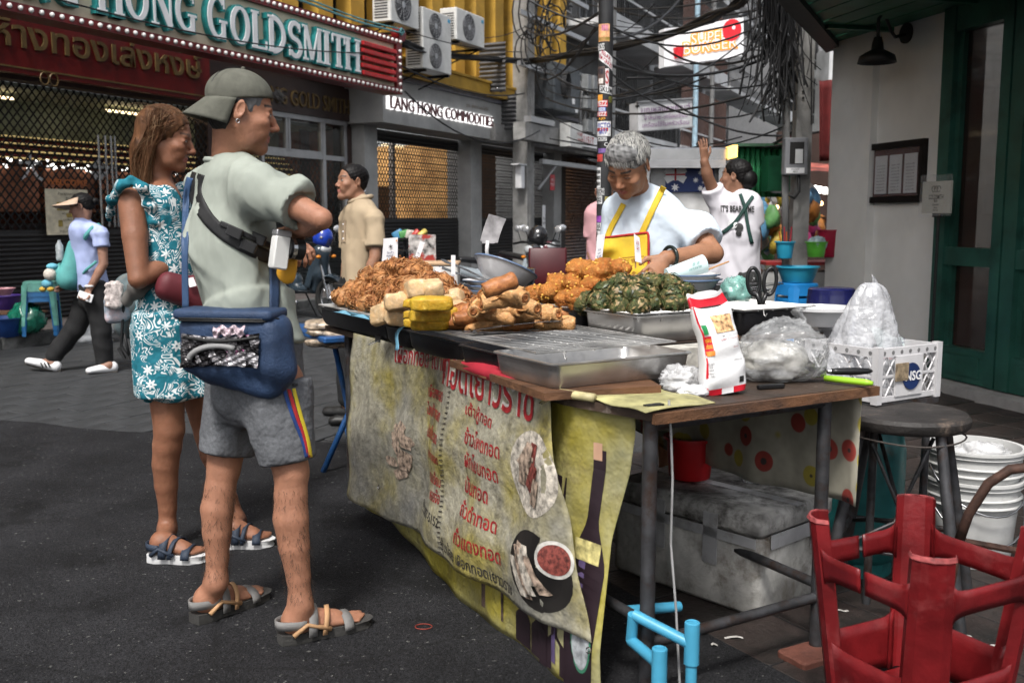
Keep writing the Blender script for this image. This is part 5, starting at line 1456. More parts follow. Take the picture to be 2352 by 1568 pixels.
card('white radish price card standing behind the brown fritters', ((881,548),(914,545),(913,598),(877,600)), 4.75, (('ไชเท้า',.5,.36,.13,NV),('Radish',.5,.22,.12,NV),('卜',.5,.1,.1,NV),('✶',.5,.62,.26,M_KINK)), True, ((895,600),(893,625)))
card('narrow white price card on a skewer leaning over the radish heap', ((965,553),(976,557),(961,601),(951,596)), 4.5, (('เผือก',.5,.4,.1,NV),), True, ((955,598),(945,640)))
card('small white price card over the tofu blocks', ((1000,615),(1015,612),(1012,640),(996,642)), 4.3, (('✦',.5,.5,.4,M_RINK),), True, ((1007,640),(1006,660)))
card('tall narrow price card on a skewer between tofu and plates', ((1036,586),(1046,586),(1046,652),(1036,651)), 4.3, (('ปอ',.5,.3,.1,NV),), True, ((1041,652),(1041,680)))
card('white sweetcorn price card against the yellow apron', ((1372,540),(1390,538),(1382,600),(1366,606)), 4.2, (('ข้าวโพด',.5,.45,.1,NV),('Sweetcorn',.5,.33,.1,NV),('玉米',.5,.2,.1,NV)), True)
card('white price card with red print before the apron', ((1456,536),(1469,546),(1474,604),(1459,600)), 4.1, (('ผักโขม',.5,.7,.2,M_RINK),('เผือก',.5,.5,.16,M_RINK)), False, ((1459,560),(1460,616)))
# ------------------------------------------------------------- fried food
def blobgeo(seed, r, amp, freq, nu=18, nv=12, sq=1.0, oct=3):
 f = fbm(freq, seed, oct)
 vs = []
 for j in range(nv+1):
  t = PI*j/nv
  for i in range(nu):
   a = 2*PI*i/nu
   d = np.array((math.sin(t)*math.cos(a), math.sin(t)*math.sin(a), math.cos(t)))
   if sq != 1:
    d = np.sign(d)*np.abs(d)**sq
   k = 1+amp*float(f(d[0]*1., d[1]*1., d[2]*1.))
   vs.append((d[0]*r[0]*k, d[1]*r[1]*k, d[2]*r[2]*k))
 fs_ = [(j*nu+i,(j+1)*nu+i,(j+1)*nu+(i+1)%nu,j*nu+(i+1)%nu) for j in range(nv) for i in range(nu)]
 return vs, fs_
def food_mat(name, c0, c1, c2, scale, bump=.8, rough=.5):
 def pat(nt, co):
  a = _mix(nt, _ramp(nt, _noise(nt, co, scale, 5, .65), .38, .62), c0, c1)
  return _mix(nt, _ramp(nt, _noise(nt, co, scale*2.7, 4, .7), .55, .7), a, c2)
 return mat(name, c0, rough, var=.25, scale=scale*2, bump=bump, bscale=scale*4, pattern=pat, spec=.35)
M_RAD = food_mat('fried_radish', (.30,.11,.035), (.46,.21,.075), (.15,.045,.015), 22)
M_RAD2 = food_mat('fried_radish_pale', (.52,.28,.12), (.40,.17,.06), (.22,.08,.03), 22)
M_TOFU = food_mat('fried_tofu', (.70,.50,.29), (.62,.40,.20), (.78,.62,.42), 16, .45)
M_YTOF = food_mat('yellow_tofu', (.62,.40,.035), (.50,.27,.02), (.70,.52,.10), 18, .5)
M_ROLL = food_mat('fried_roll', (.66,.37,.16), (.55,.27,.10), (.76,.50,.27), 16, .8, .42)
M_ROLLD = food_mat('fried_roll_dark', (.33,.12,.04), (.42,.17,.06), (.22,.07,.03), 14, .4, .42)
M_CORN = food_mat('corn_batter', (.50,.20,.04), (.36,.11,.02), (.62,.33,.09), 24, 1.2)
M_KERN = mat('corn_kernel', (.66,.36,.06), .35, var=.3, scale=50)
M_SPIN = food_mat('spinach_fritter', (.05,.06,.02), (.11,.11,.035), (.32,.22,.10), 26, 1.0)
M_SPL = mat('spinach_leaf', (.055,.078,.026), .4, var=.6, scale=40)
M_SPB = mat('spinach_batter', (.34,.24,.11), .5, var=.4, scale=40)
protos = {}
def proto(kind, i, fn):
 if (kind, i) not in protos:
  mb, ms = fn(i)
  me = bpy.data.meshes.new(kind); me.from_pydata(mb.v, [], mb.f)
  for m in ms: me.materials.append(m)
  me.polygons.foreach_set('material_index', mb.mi)
  me.polygons.foreach_set('use_smooth', [True]*len(me.polygons)); me.validate(); me.update()
  protos[(kind, i)] = me
 return protos[(kind, i)]
def put(kind, me, p, rot, sc, label, cat, group):
 o = bpy.data.objects.new(kind, me); COL.objects.link(o)
 o.matrix_basis = Matrix.Translation(p) @ (rot.to_matrix().to_4x4() if isinstance(rot, Euler) else rot.to_4x4()) @ Matrix.Diagonal((*(sc if isinstance(sc, tuple) else (sc,)*3), 1))
 return tag(o, label, cat, group)
def radish(i):
 mb = MB(); mb.add(*blobgeo(i+3, (.046,.042,.034), .16, 5.5, 16, 10)); r = random.Random(i)
 for _ in range(58):
  a, t = r.uniform(0,2*PI), math.acos(r.uniform(-.5,1)); d = V(math.sin(t)*math.cos(a),math.sin(t)*math.sin(a),math.cos(t))
  c = V(d.x*.046,d.y*.042,d.z*.034)*r.uniform(.88,1.06)
  s = V(r.gauss(0,1),r.gauss(0,1),r.gauss(0,1)); s = (s-d*s.dot(d)).normalized()*r.uniform(.012,.028)
  k = V(r.gauss(0,.004),r.gauss(0,.004),r.gauss(0,.004))
  mb.m = 0 if r.random() < .75 else 1
  mb.tube([c-s-d*.005, c-s*.4+d*.003+k, c+s*.4+d*.003-k, c+s-d*.003+d*r.uniform(0,.012)], [.0016,.0026,.0026,.001], 4)
 return mb, [M_RAD, M_RAD2]
def radish2(i):
 mb = MB(); mb.add(*blobgeo(i+33, (.044,.040,.036), .13, 6, 18, 12, oct=4)); mb.m = 1; r = random.Random(i)
 for _ in range(16):
  a, t = r.uniform(0,2*PI), math.acos(r.uniform(-.2,1)); d = V(math.sin(t)*math.cos(a),math.sin(t)*math.sin(a),math.cos(t)); c = V(d.x*.044,d.y*.04,d.z*.036)
  s = V(r.gauss(0,1),r.gauss(0,1),r.gauss(0,1)); s = (s-d*s.dot(d)).normalized()*.016
  mb.tube([c-s-d*.003, c+d*.003, c+s-d*.003], [.001,.0026,.001], 4)
 return mb, [M_RAD2, M_RAD]
def ring_heap(a0, a1, b0, b1, z0, step, layers, shrink, dz, fn, n_var):
 for L in range(layers):
  A0, A1 = a0+shrink[0]*L, a1-shrink[1]*L
  B0, B1 = b0+shrink[2]*L, b1-shrink[3]*L
  na, nb = max(1, round((A1-A0)/step)), max(1, round((B1-B0)/step))
  for i in range(na):
   for j in range(nb):
    a = A0+(A1-A0)*(i+.5+(.25 if j % 2 else -.25)*.6)/na+random.uniform(-.012,.012); b = B0+(B1-B0)*(j+.5)/nb+random.uniform(-.012,.012)
    fn(a, b, z0+dz*L+random.uniform(-.006,.008), L, i, j)
def put_rad(a, b, z, L, i, j):
 k = random.randrange(5)
 fn = radish if (a < 2.2 and random.random() < .75) else radish2
 me = proto('radish_fritter'+('' if fn is radish else '_smooth'), k, fn)
 put('radish_fritter', me, tw(a,b,z), Euler((random.uniform(-.5,.5),random.uniform(-.5,.5),random.uniform(0,6.3))), random.uniform(.95,1.3), 'brown fried radish fritter in the heap at the far end of the table', 'fritter', 'fried radish fritters')
ring_heap(1.50,2.40,-.07,.33,1.0,.088,4,(.10,.085,.04,.04),.046,put_rad,5)
def tofu(i):
 mb = MB(); mb.add(*blobgeo(i+60, (.047,.043,.035), .11, 3.9, 22, 16, .5, 4)); return mb, [M_TOFU]
def ytofu(i):
 mb = MB(); mb.add(*blobgeo(i+80, (.070,.045,.0235), .06, 4.4, 26, 16, .4, 4)); return mb, [M_YTOF]
for u, v, z in ((884,722,.99),(908,727,.99),(934,726,.99),(900,706,1.0),(930,705,1.0),(911,694,1.05),(941,690,1.05),(958,664,1.10),(992,664,1.10),(1044,684,1.04),(970,690,1.05),(1022,700,1.02),(1052,712,1.0)):
 put('white_tofu', proto('tofu', random.randrange(4), tofu), gp(u,v,z), Euler((random.uniform(-.3,.3),random.uniform(-.3,.3),random.uniform(0,6.3))), random.uniform(.95,1.15), 'pale fried tofu piece in the cluster between radish and spring rolls', 'tofu', 'pale fried tofu pieces')
for u, v, z, s in ((990,742,.992,1.0),(988,722,1.036,1.02),(992,697,1.082,1.03),(960,741,.99,.7),(1030,736,.995,.7),(1020,716,1.03,.75),(955,722,1.03,.6),(955,697,1.075,.6)):
 put('yellow_tofu', proto('ytofu', random.randrange(3), ytofu), gp(u,v,z), Euler((random.uniform(-.05,.05),random.uniform(-.05,.05),random.uniform(-.25,.15))), s, 'bright yellow tofu block in the stack before the pale tofu', 'tofu', 'yellow tofu blocks')
def sroll(i):
 r = random.Random(i); mb = MB(); n, seg = 12, 18
 f = fbm(28, 90+i)
 vs = []
 R0 = .0285
 prof = [(-.054,.012),(-.060,.020),(-.058,.026)]+[(-.048+.096*k/7, R0*(1+.07*math.sin(k*1.3+i))) for k in range(8)]+[(.058,.026),(.060,.020),(.054,.012)]
 for x, rr in prof:
  for k in range(seg):
   a = 2*PI*k/seg
   sp = 1+.09*((k/seg+.1*x/.07) % 1)
   q = rr*sp*(1+.11*float(f(x, math.cos(a)*.03, math.sin(a)*.03)))
   vs.append((x, q*math.cos(a), q*math.sin(a)*.93))
 m = len(prof)
 fs_ = [(j*seg+k,j*seg+(k+1)%seg,(j+1)*seg+(k+1)%seg,(j+1)*seg+k) for j in range(m-1) for k in range(seg)]
 mb.add(vs, fs_)
 mb.m = 1
 for s in (-1, 1):
  mb.tube([(s*(.0575-.002*math.cos(t)), (.004+.0022*t)*math.cos(t), (.004+.0022*t)*math.sin(t)) for t in np.linspace(0,5.6,16)], .0045, 5)
  mb.cyl((s*.0575,0,0),(s*.046,0,0),.0215,seg=10)
 mb.m = 0
 mb.tube([(-.03,.0,.0275),(0,.006,.0285),(.03,.017,.024),(.04,.026,.012)], [.002,.004,.004,.002], 5)
 return mb, [M_ROLL, M_ROLLD]
def sroll_d(i):
 mb, _ = sroll(i+10); return mb, [M_ROLLD, M_ROLL]
for u, v, z, az, pt, dk in ((1058,740,.995,8,0,1),(1050,716,1.03,-5,5,1),(1092,742,.995,70,25,0),(1120,744,.993,10,0,0),(1165,742,.993,-4,0,0),(1218,738,.993,-10,0,0),(1285,740,.993,-12,0,0),(1095,706,1.06,80,20,0),(1125,700,1.07,60,10,0),(1150,722,1.035,-25,0,0),(1180,712,1.05,-35,0,0),(1208,702,1.07,-45,-5,0),(1142,690,1.1,20,5,0),(1130,672,1.11,50,10,1),(1165,688,1.1,-15,0,0),(1178,678,1.12,-25,0,0),(1148,655,1.16,12,8,1),(1240,716,1.03,-40,0,0),(1255,724,1.02,-50,0,0),(1190,740,1.0,30,0,1),(1300,722,1.0,-30,0,1),(1075,728,1.02,30,10,1),(1235,738,.996,15,0,0),(1140,712,1.05,10,0,0),(1110,722,1.03,-20,0,0),(1165,670,1.13,-20,0,0),(1205,722,1.03,5,0,0)):
 i = random.randrange(4)
 M = Matrix.Rotation(R(az+random.gauss(0,14)),3,'Z') @ Matrix.Rotation(R(-pt+random.gauss(0,9)),3,'Y') @ Matrix.Rotation(random.uniform(0,6.28),3,'X')
 put('spring_roll', proto('sroll_d' if dk else 'sroll', i, sroll_d if dk else sroll), gp(u,v,z), M, random.uniform(.82,.98), 'darker browned spring roll in the heap by the tongs' if dk else 'golden fried spring roll in the heap by the tongs', 'spring roll', 'dark spring rolls' if dk else 'golden spring rolls')
def corn(i):
 mb = MB(); g = blobgeo(i+120, (.058,.045,.040), .19, 5.0, 24, 16, oct=4); mb.add(*g); r = random.Random(i); mb.m = 1
 for _ in range(20):
  p = Vector(g[0][r.randrange(22, len(g[0])-22)]); mb.ball(p*1.0, (.0065,.005,.005), 6, 4, Euler((r.uniform(0,3),r.uniform(0,3),0)).to_matrix())
 return mb, [M_CORN, M_KERN]
def put_corn(a, b, z, L, i, j):
 put('corn_fritter', proto('corn', random.randrange(5), corn), tw(a,b,z), Euler((random.uniform(-.4,.4),random.uniform(-.4,.4),random.uniform(0,6.3))), random.uniform(.95,1.2), 'golden sweetcorn fritter in the heap before the yellow apron', 'fritter', 'sweetcorn fritters')
ring_heap(1.0,1.42,.40,.74,1.06,.098,3,(.02,.09,.05,.02),.05,put_corn,5)
def spin(i):
 mb = MB(); g = blobgeo(i+160, (.050,.044,.036), .17, 6.5, 20, 14, oct=4); mb.add(*g); r = random.Random(i)
 for _ in range(75):
  p = Vector(g[0][r.randrange(20, len(g[0])-20)]); d = p.normalized(); s = V(r.gauss(0,1),r.gauss(0,1),r.gauss(0,1)); s = (s-d*s.dot(d)).normalized(); t = d.cross(s)
  k, w = r.uniform(.006,.02), r.uniform(.003,.009); p = p*1.02
  mb.m = 1 if r.random() < .62 else 2
  mb.add([p-s*k-t*w*.3, p-t*w+d*.004, p+s*k+d*r.uniform(-.003,.008), p+t*w+d*.003, p+d*.0045], [(0,1,4),(1,2,4),(2,3,4),(3,0,4)])
 return mb, [M_SPIN, M_SPL, M_SPB]
def put_spin(a, b, z, L, i, j):
 put('spinach_fritter', proto('spin', random.randrange(5), spin), tw(a,b,z), Euler((random.uniform(-.6,.6),random.uniform(-.6,.6),random.uniform(0,6.3))), random.uniform(.8,1.12), 'dark green spinach fritter in the heap on the mesh grill', 'fritter', 'spinach fritters')
ring_heap(.68,1.05,.40,.84,1.058,.086,3,(.05,.03,.045,.06),.031,put_spin,5)
# ------------------------------------------------------------- flour bag and plastic on the near end of the table
fb = thing('flour_bag', 'upright white and red flour bag with printed noodle picture on the near table end', 'bag', gp(1650,905,TAB))
fbM = frame(gp(1662,902,TAB+.003), (.93,.30,.16), (-.30,-.05,.95))
fbM = frame(fbM.translation, (.95,.28,.12), (-.19,.1,.97))
def fbag(u, v):
 h = .285*v; t = 2*PI*u
 w = .066*(1-.12*v)*(1+.05*math.sin(v*9)); d = .042*max(.1,(1-max(0,v-.62)/.40))*(1-.4*max(0,.12-v)/.12)
 cx, sx_ = math.cos(t), math.sin(t)
 x = w*math.copysign(abs(cx)**.55, cx); z = d*math.copysign(abs(sx_)**.7, sx_)
 return fbM @ V(x+.012*math.sin(v*3), h+.006*math.sin(t*3)*(v > .9), z+.004*math.sin(v*23+t*2)+.003*math.sin(v*11-t*3))
def fb_strip(v0, v1, m, nm, u0=0, u1=1, off=0): 
 return obj(nm, MB().grid(lambda u, v: fbag(u0+(u1-u0)*u, v0+(v1-v0)*v), max(4,int(40*(u1-u0))), max(2,int(24*(v1-v0)))), m, fb, True)
M_BAGW = mat('bag_film', (.74,.74,.75), .3, var=.05, bump=.15, bscale=30)
M_BAGR = mat('bag_red', (.58,.015,.03), .3, var=.1)
fb_strip(.06,.90,M_BAGW,'sleeve'); fb_strip(0,.06,M_BAGR,'red_base'); fb_strip(.90,1,M_BAGR,'red_top'); fb_strip(.985,1.04,M_BAGW,'top_seal')
obj('bottom', MB().grid(lambda u, v: fbag(u,0)*v+fbag(.25,0).lerp(fbag(.75,0),.5)*(1-v), 20, 2), M_BAGR, fb)
def fbd(nm, x0, x1, v0, v1, m, off=.0015):
 def fn(p, q):
  x = x0+(x1-x0)*p; u = .75+.22*x
  P = fbag(u, v0+(v1-v0)*q); c = fbag(.75,v0)
  return P+(fbM.to_3x3() @ V(0,0,-1))*off*-1
 return fn
nrm = fbM.to_3x3() @ V(0,0,1)
SGN = 1 if nrm.y < 0 else -1
UC = .25 if SGN > 0 else .75
def fpr(nm, x0, x1, v0, v1, m, off=.0025):
 obj(nm, MB().grid(lambda p, q: fbag(UC+SGN*-.2*(x0+(x1-x0)*p)*1., v0+(v1-v0)*q)+nrm*SGN*off, 8, 6), m, fb)
def ftx(t, xc, v, wid, hgt, m):
 vs, fs_ = text_geo(t, 1, .01); x0, x1 = min(p.x for p in vs), max(p.x for p in vs); y0, y1 = min(p.y for p in vs), max(p.y for p in vs)
 obj('bag_print', MB().add([fbag(UC-SGN*.2*(xc+((p.x-x0)/(x1-x0)-.5)*wid), v+((p.y-y0)/(y1-y0)-.5)*hgt)+nrm*SGN*.004 for p in vs], fs_), m, fb)
fpr('noodle_print', -.1,.5,.62,.80,mat('noodle_photo', (.75,.45,.22), .4, var=.7, scale=60)); fpr('red_flash', -.85,-.35,.45,.60,M_BAGR); fpr('orange_flash', -.85,-.3,.40,.45,mat('bag_orange',(.75,.25,.04),.4)); fpr('green_seal', -.75,-.45,.62,.72,mat('bag_green',(.02,.25,.08),.4))
fpr('red_stripe', -.9,-.75,.06,.9,M_BAGR); fpr('white_ribbon', -.1,.06,-.0,.06,M_BAGW,.003); fpr('barcode', .25,.55,.09,.15,M_INK); fpr('orange_tab', .62,.9,.52,.57,MATS['bag_orange'])
YLW = mat('bag_yellow',(.8,.5,.05),.4)
ftx('กรอบ\nอร่อย', -.6,.525,.42,.1,YLW); ftx('Tempura flour แป้งทอดกรอบ', .2,.585,.6,.014,M_INK); ftx('สูตรพิเศษ', .2,.55,.5,.016,M_RINK); ftx('แป้งทอดกรอบ', .3,.33,.35,.02,M_INK); ftx('วิธีทำ 1. ผสมแป้ง\n2. ใส่น้ำเย็น\n3. คนให้เข้ากัน\n4. ทอดในน้ำมัน\n5. เสิร์ฟร้อน', -.55,.26,.45,.15,M_INK); ftx('ตราครัว', .25,.46,.25,.02,M_RINK)
def crumple(name, label, cat, c, r, amp, freq, m, seed, nu=40, nv=26, zc=0, cols=None, oct=4):
 f, g2 = fbm(freq, seed, oct), fbm(freq*.5, seed+1, 2)
 mb = MB()
 vs = []
 for j in range(nv+1):
  t = PI*j/nv
  for i in range(nu):
   a = 2*PI*i/nu
   d = V(math.sin(t)*math.cos(a), math.sin(t)*math.sin(a), math.cos(t))
   k = 1+amp*(-abs(float(f(d.x,d.y,d.z)))**.6*1.5+.6)+amp*.6*float(g2(d.x,d.y,d.z))
   z = d.z*r[2]*k
   if z < -r[2]*.72: z = -r[2]*.72+ (z+r[2]*.72)*.1
   vs.append(Vector(c)+V(d.x*r[0]*k, d.y*r[1]*k, z))
 mb.add(vs, [(j*nu+i,(j+1)*nu+i,(j+1)*nu+(i+1)%nu,j*nu+(i+1)%nu) for j in range(nv) for i in range(nu)])
 o = obj(name, mb, m, None, True)
 return tag(o, label, cat)
def film(name, col, a, rough=.15): return mat(name, col, rough, var=.25, scale=16, alpha=a, coat=.5, bump=1.6, bscale=17, spec=.8)
crumple('crumpled_bag', 'small crumpled white plastic bag beside the flour bag', 'bag', gp(1560,893,TAB)+V(0,0,.03), (.065,.045,.04), .35, 5, film('white_film', (.72,.72,.73), .6), 5)
crumple('tissue', 'torn white wrapper scrap in front of the flour bag', 'wrapper', gp(1590,908,TAB)+V(0,0,.012), (.045,.025,.018), .3, 5, M_BAGW, 8)
pbag = thing('produce_bag', 'large clear plastic bag bulging with pale contents on the near table end', 'bag', gp(1790,890,TAB))
c0 = gp(1795,880,TAB)+V(.01,.05,.085)
o = crumple('bag_film', 'x', 'x', c0, (.145,.10,.108), .20, 4.5, film('clear_film', (.62,.63,.64), .27), 21, 64, 44, oct=5)
for q in ('label','category'): del o[q]
o.parent = pbag; o.matrix_parent_inverse = mworld(pbag).inverted()
o = crumple('contents', 'x', 'x', c0+V(-.02,.0,-.025), (.11,.07,.065), .2, 4, mat('pale_contents', (.34,.33,.30), .5, var=.6, scale=14), 22)
for q in ('label','category'): del o[q]
o.parent = pbag; o.matrix_parent_inverse = mworld(pbag).inverted()
obj('tied_ear', MB().grid(lambda u, v: c0+V(.04+.05*u*(.4+v*.6)+.012*math.sin(v*7),.0+.02*math.sin(u*6+v*3),.095+.055*v), 6, 6, .0008), MATS['clear_film'], pbag, True)
kn = thing('knife', 'knife with a black handle jutting over the table edge', 'knife', gp(1905,855,.89))
p, q = gp(1908,853,.895), gp(2004,852,.895)
obj('handle', MB().tube([p,p.lerp(q,.15),p.lerp(q,.6),p.lerp(q,.9),q],[.009,.011,.0125,.009,.003],10), MATS['black_plastic'], kn, True)
obj('ferrule', MB().cyl(p-(q-p)*.08,p,.007,.009,10), M_STEEL, kn); obj('blade', MB().box(p-(q-p)*.6,((q-p).length,.002,.03),Euler((0,0,math.atan2((q-p).y,(q-p).x)))), M_STEEL, kn)
pe = thing('green_knife', 'knife with a lime green handle at the table edge below the crate', 'knife', gp(1905,875,.875))
p, q = gp(1895,868,.876), gp(2005,880,.876)
obj('handle', MB().tube([p,p.lerp(q,.3),p.lerp(q,.85),q],[.010,.0105,.0105,.006],10), mat('lime_plastic', (.30,.55,.03), .35, var=.08), pe, True); obj('blade', MB().box(p-(q-p)*.3,(.1,.03,.002),Euler((0,0,.3))), M_STEEL, pe)
pk = thing('black_knife', 'flat black handled knife lying beside the flour bag', 'knife', gp(1770,893,TAB)); obj('handle', MB().rbox(gp(1770,893,TAB)+V(0,0,.008),(.09,.02,.014),.006,Euler((0,0,.3))), MATS['black_plastic'], pk)
obj('blade', MB().box(gp(1700,880,TAB)+V(0,.03,.012),(.12,.025,.002),Euler((0,0,.3))), M_STEEL, pk)
# ------------------------------------------------------------- people
from mathutils.bvhtree import BVHTree
M_SKIN = mat('skin', (.5,.3,.2), .5, var=.09, scale=22, bump=.25, bscale=150, attr=True, spec=.45, sss=.05)
M_HAIR = mat('hair', (.1,.1,.1), .5, var=.15, scale=60, attr=True, spec=.2)
M_EYEW = mat('eye_white', (.6,.57,.53), .3, var=.03)
M_EYED = mat('eye_dark', (.015,.01,.008), .2, var=0)
def hframe(c, fwd, up, s=1.0):
 f = Vector(fwd).normalized(); u = Vector(up); u = (u-f*u.dot(f)).normalized(); x = f.cross(u)
 M = frame(c, x, f, u)
 return M @ Matrix.Scale(s, 4)
mm_ = lambda *a: tuple(v*.001 for v in a)
def head(sd, M, nose=1.0, jaw=1.0, wide=1.0, lips=1.0, ear=True, cheek=1.0, lid=True):
 o = sd.M; sd.M = M
 w = wide
 sd.ell(mm_(0,-12,36), mm_(73*w,93,76), k=.0)
 sd.ell(mm_(0,26,-30), mm_(57*w,60,76), k=.03)
 for s in (-1, 1):
  sd.cone(mm_(s*50*w,-4,-42), mm_(s*34*w,30,-88*jaw), .017, .016, k=.03)
  sd.cone(mm_(s*34*w,30,-88*jaw), mm_(0,66,-100*jaw), .016, .017, k=.025)
  sd.ell(mm_(s*40*w,58,-24), mm_(22,22*cheek,17), k=.025)
  sd.ell(mm_(s*26,66,-54), mm_(20,18,20), k=.02)
 sd.ell(mm_(0,70,-98*jaw), mm_(20,15,15), k=.018)
 sd.cone(mm_(-30*w,75,21), mm_(30*w,75,21), .010, k=.018)
 for s in (-1, 1):
  sd.ell(mm_(s*31,88,1), mm_(17,11,9.5), k=.012, op=-1)
  if lid:
   sd.ell(mm_(s*31,69,0), mm_(14.5,14.5,12), k=.006)
   sd.cone(mm_(s*19,80,2.5), mm_(s*43,76,1.5), .0035, k=.004)
 sd.chain([mm_(0,78,12), mm_(0,88*(.5+.5*nose),-8), mm_(0,82+24*nose,-31)], [.008,.0085,.0105], k=.012)
 for s in (-1, 1): sd.ell(mm_(s*11,80+13*nose,-37), mm_(8,11,7.5), k=.008)
 for s in (-1, 1): sd.ell(mm_(s*6,84+16*nose,-43), mm_(3.5,5,3), k=.003, op=-1)
 sd.chain([mm_(-22,76,-67), mm_(-7,87.5,-63), mm_(0,87,-64.5), mm_(7,87.5,-63), mm_(22,76,-67)], [.003,.0055*lips,.005*lips,.0055*lips,.003], k=.005)
 sd.chain([mm_(-19,76,-69), mm_(0,86,-73), mm_(19,76,-69)], [.003,.0065*lips,.003], k=.005)
 sd.chain([mm_(-23,80,-67.5), mm_(0,94,-67.5), mm_(23,80,-67.5)], [.0012,.0018,.0012], k=.003, op=-1)
 if ear:
  for s in (-1, 1):
   rt = Euler((R(-12), 0, s*R(-22)))
   sd.ell(mm_(s*75*w,-14,-2), mm_(7,19,31), rt, k=.008)
   sd.ell(mm_(s*81*w,-9,2), mm_(5,11,18), rt, k=.005, op=-1)
 sd.M = o
def skin_color(base, M, lip=(.42,.16,.13), brow=(.03,.02,.015), browk=1.0, stub=0, blush=.25):
 Mi = np.array(M.inverted()); base = np.array(base); f = fbm(60, 5)
 def fn(v):
  q = v @ Mi[:3,:3].T+Mi[:3,3]
  q = q*1000
  x, y, z = q[:,0], q[:,1], q[:,2]
  c = np.tile(base, (len(v),1))*(1+.05*f(v[:,0],v[:,1],v[:,2]))[:,None]
  def mixin(m, col):
   m = np.clip(m, 0, 1)[:,None]; return c*(1-m)+np.array(col)*m
  red = base*np.array((1.12,.82,.78))
  nb = np.exp(-((x/26)**2+((y-95)/26)**2+((z+30)/22)**2))+.6*np.exp(-(((np.abs(x)-42)/20)**2+((y-62)/30)**2+((z+30)/20)**2))
  c = mixin(blush*2*nb, red)
  if stub:
   m = stub*np.exp(-((z+85)/28)**2)*(y > 10)*np.clip((y+5)/40,0,1)
   c = mixin(m, base*.42)
  lm = (np.abs(x) < 24)*(y > 70)*np.clip(1.25-((x/24)**2+((z+67.5)/9.5)**2),0,1)*2.2
  c = mixin(lm, lip)
  bz = 25+4*np.sin(np.clip((np.abs(x)-12)/36,0,1)*PI*.8)
  bm = (np.abs(x) > 11)*(np.abs(x) < 49)*(y > 45)*np.exp(-((z-bz)/4.2)**2)*1.25*browk
  c = mixin(bm, brow)
  for s in (-1, 1):
   c = mixin((np.abs(x-s*6) < 4)*(np.abs(z+43) < 4)*(y > 85)*.7, base*.25)  # nostril pits tinted dark, recess shade in the skin colour
  return c
 return fn
def eyes(M, parent, down=0, close=0, iris=(.02,.012,.008)):
 for s in (-1, 1):
  mb = MB(M)
  h = 4.6*(1-close)
  mb.m = 0
  P = [(s*31+12.5*math.cos(t), 0, h*math.sin(t)*(1 if math.sin(t) > 0 else .75)) for t in np.linspace(0,2*PI,17)[:-1]]
  def bul(x, z): return 84.6-((x-s*31)**2+z*z)*.02-(abs(x)-31)*.14
  mb.add([V(p[0], bul(p[0],p[2]), p[2]+1)*.001 for p in P]+[V(s*31, 85.0, 1)*.001], [(i,(i+1)%16,16) for i in range(16)])
  if close < .8:
   mb.m = 1
   r = 4.4
   I = [(s*31+r*math.cos(t)+down*0, max(-h*.8,min(h,r*math.sin(t)-down))) for t in np.linspace(0,2*PI,13)[:-1]]
   mb.add([V(p[0], bul(p[0],p[1])+.7, p[1]+1)*.001 for p in I], [tuple(range(12))])
  mb.m = 1
  mb.tube([V(s*31+13*math.cos(t), bul(s*31+13*math.cos(t),h)+.5, 1+h*math.sin(t)*1.0+.6)*.001 for t in np.linspace(.05,PI-.05,9)], .0011, 4)
  obj('eye', mb, [M_EYEW, M_EYED], parent)
def hand(sd, w, d, n, curl=.5, size=1.0, spread=.18, thumb=1):
 w, d, n0 = Vector(w), Vector(d).normalized(), Vector(n); n0 = (n0-d*n0.dot(d)).normalized(); s = d.cross(n0)*thumb; L = size
 sd.ecap(w, w+d*.085*L, (.028*L,.019*L), (.040*L,.014*L), s, k=.015)
 for i, (ox, ln) in enumerate(((.031,.070),(.011,.080),(-.010,.074),(-.029,.058))):
  p = w+d*.086*L+s*ox*L; dd = (d+s*(spread*(1.5-i)*.5)).normalized(); n = n0.copy(); r = .0088*L
  for j in range(3):
   c = curl*(.6,1.0,.8)[j]
   a = dd*math.cos(c)+n*math.sin(c); n = n*math.cos(c)-dd*math.sin(c)
   q = p+a*ln*L*(.45,.32,.25)[j]
   sd.cone(p, q, r, r*.92, k=.004); p, dd = q, a; r *= .92
 p = w+d*.03*L+s*.030*L
 a = (d*.75+s*.65+n0*.25*curl).normalized(); q = p+a*.045*L; sd.cone(p, q, .0125*L, .0105*L, k=.012)
 a2 = (d*.95+s*.15+n0*.5*curl).normalized(); sd.cone(q, q+a2*.034*L, .0105*L, .0085*L, k=.006)
def arm(sd, s, e, w, r=(.052,.042,.030), k=.007):
 s, e, w = Vector(s), Vector(e), Vector(w)
 sd.cone(s, s.lerp(e,.45), r[0], r[0]*.93, k=k); sd.cone(s.lerp(e,.45), e, r[0]*.93, r[1], k=k)
 sd.cone(e, e.lerp(w,.3), r[1], r[1]*1.04, k=k); sd.cone(e.lerp(w,.3), w, r[1]*1.04, r[2], k=k)
def leg(sd, h, kn, an, back, r=(.085,.055,.058,.036), k=.025):
 h, kn, an, back = Vector(h), Vector(kn), Vector(an), Vector(back)
 sd.chain([h, h.lerp(kn,.5), kn], [r[0], r[0]*.84, r[1]], .008)
 P = [kn, kn.lerp(an,.16)+back*.006, kn.lerp(an,.34)+back*.013, kn.lerp(an,.55)+back*.008, kn.lerp(an,.78), an]
 sd.chain(P, [r[1]*.97, r[1]*.95, r[2]*.95, r[2]*.84, r[2]*.66, r[3]], .008)
 sd.ell(kn-back*.026, (.026,.026,.032), k=.03)
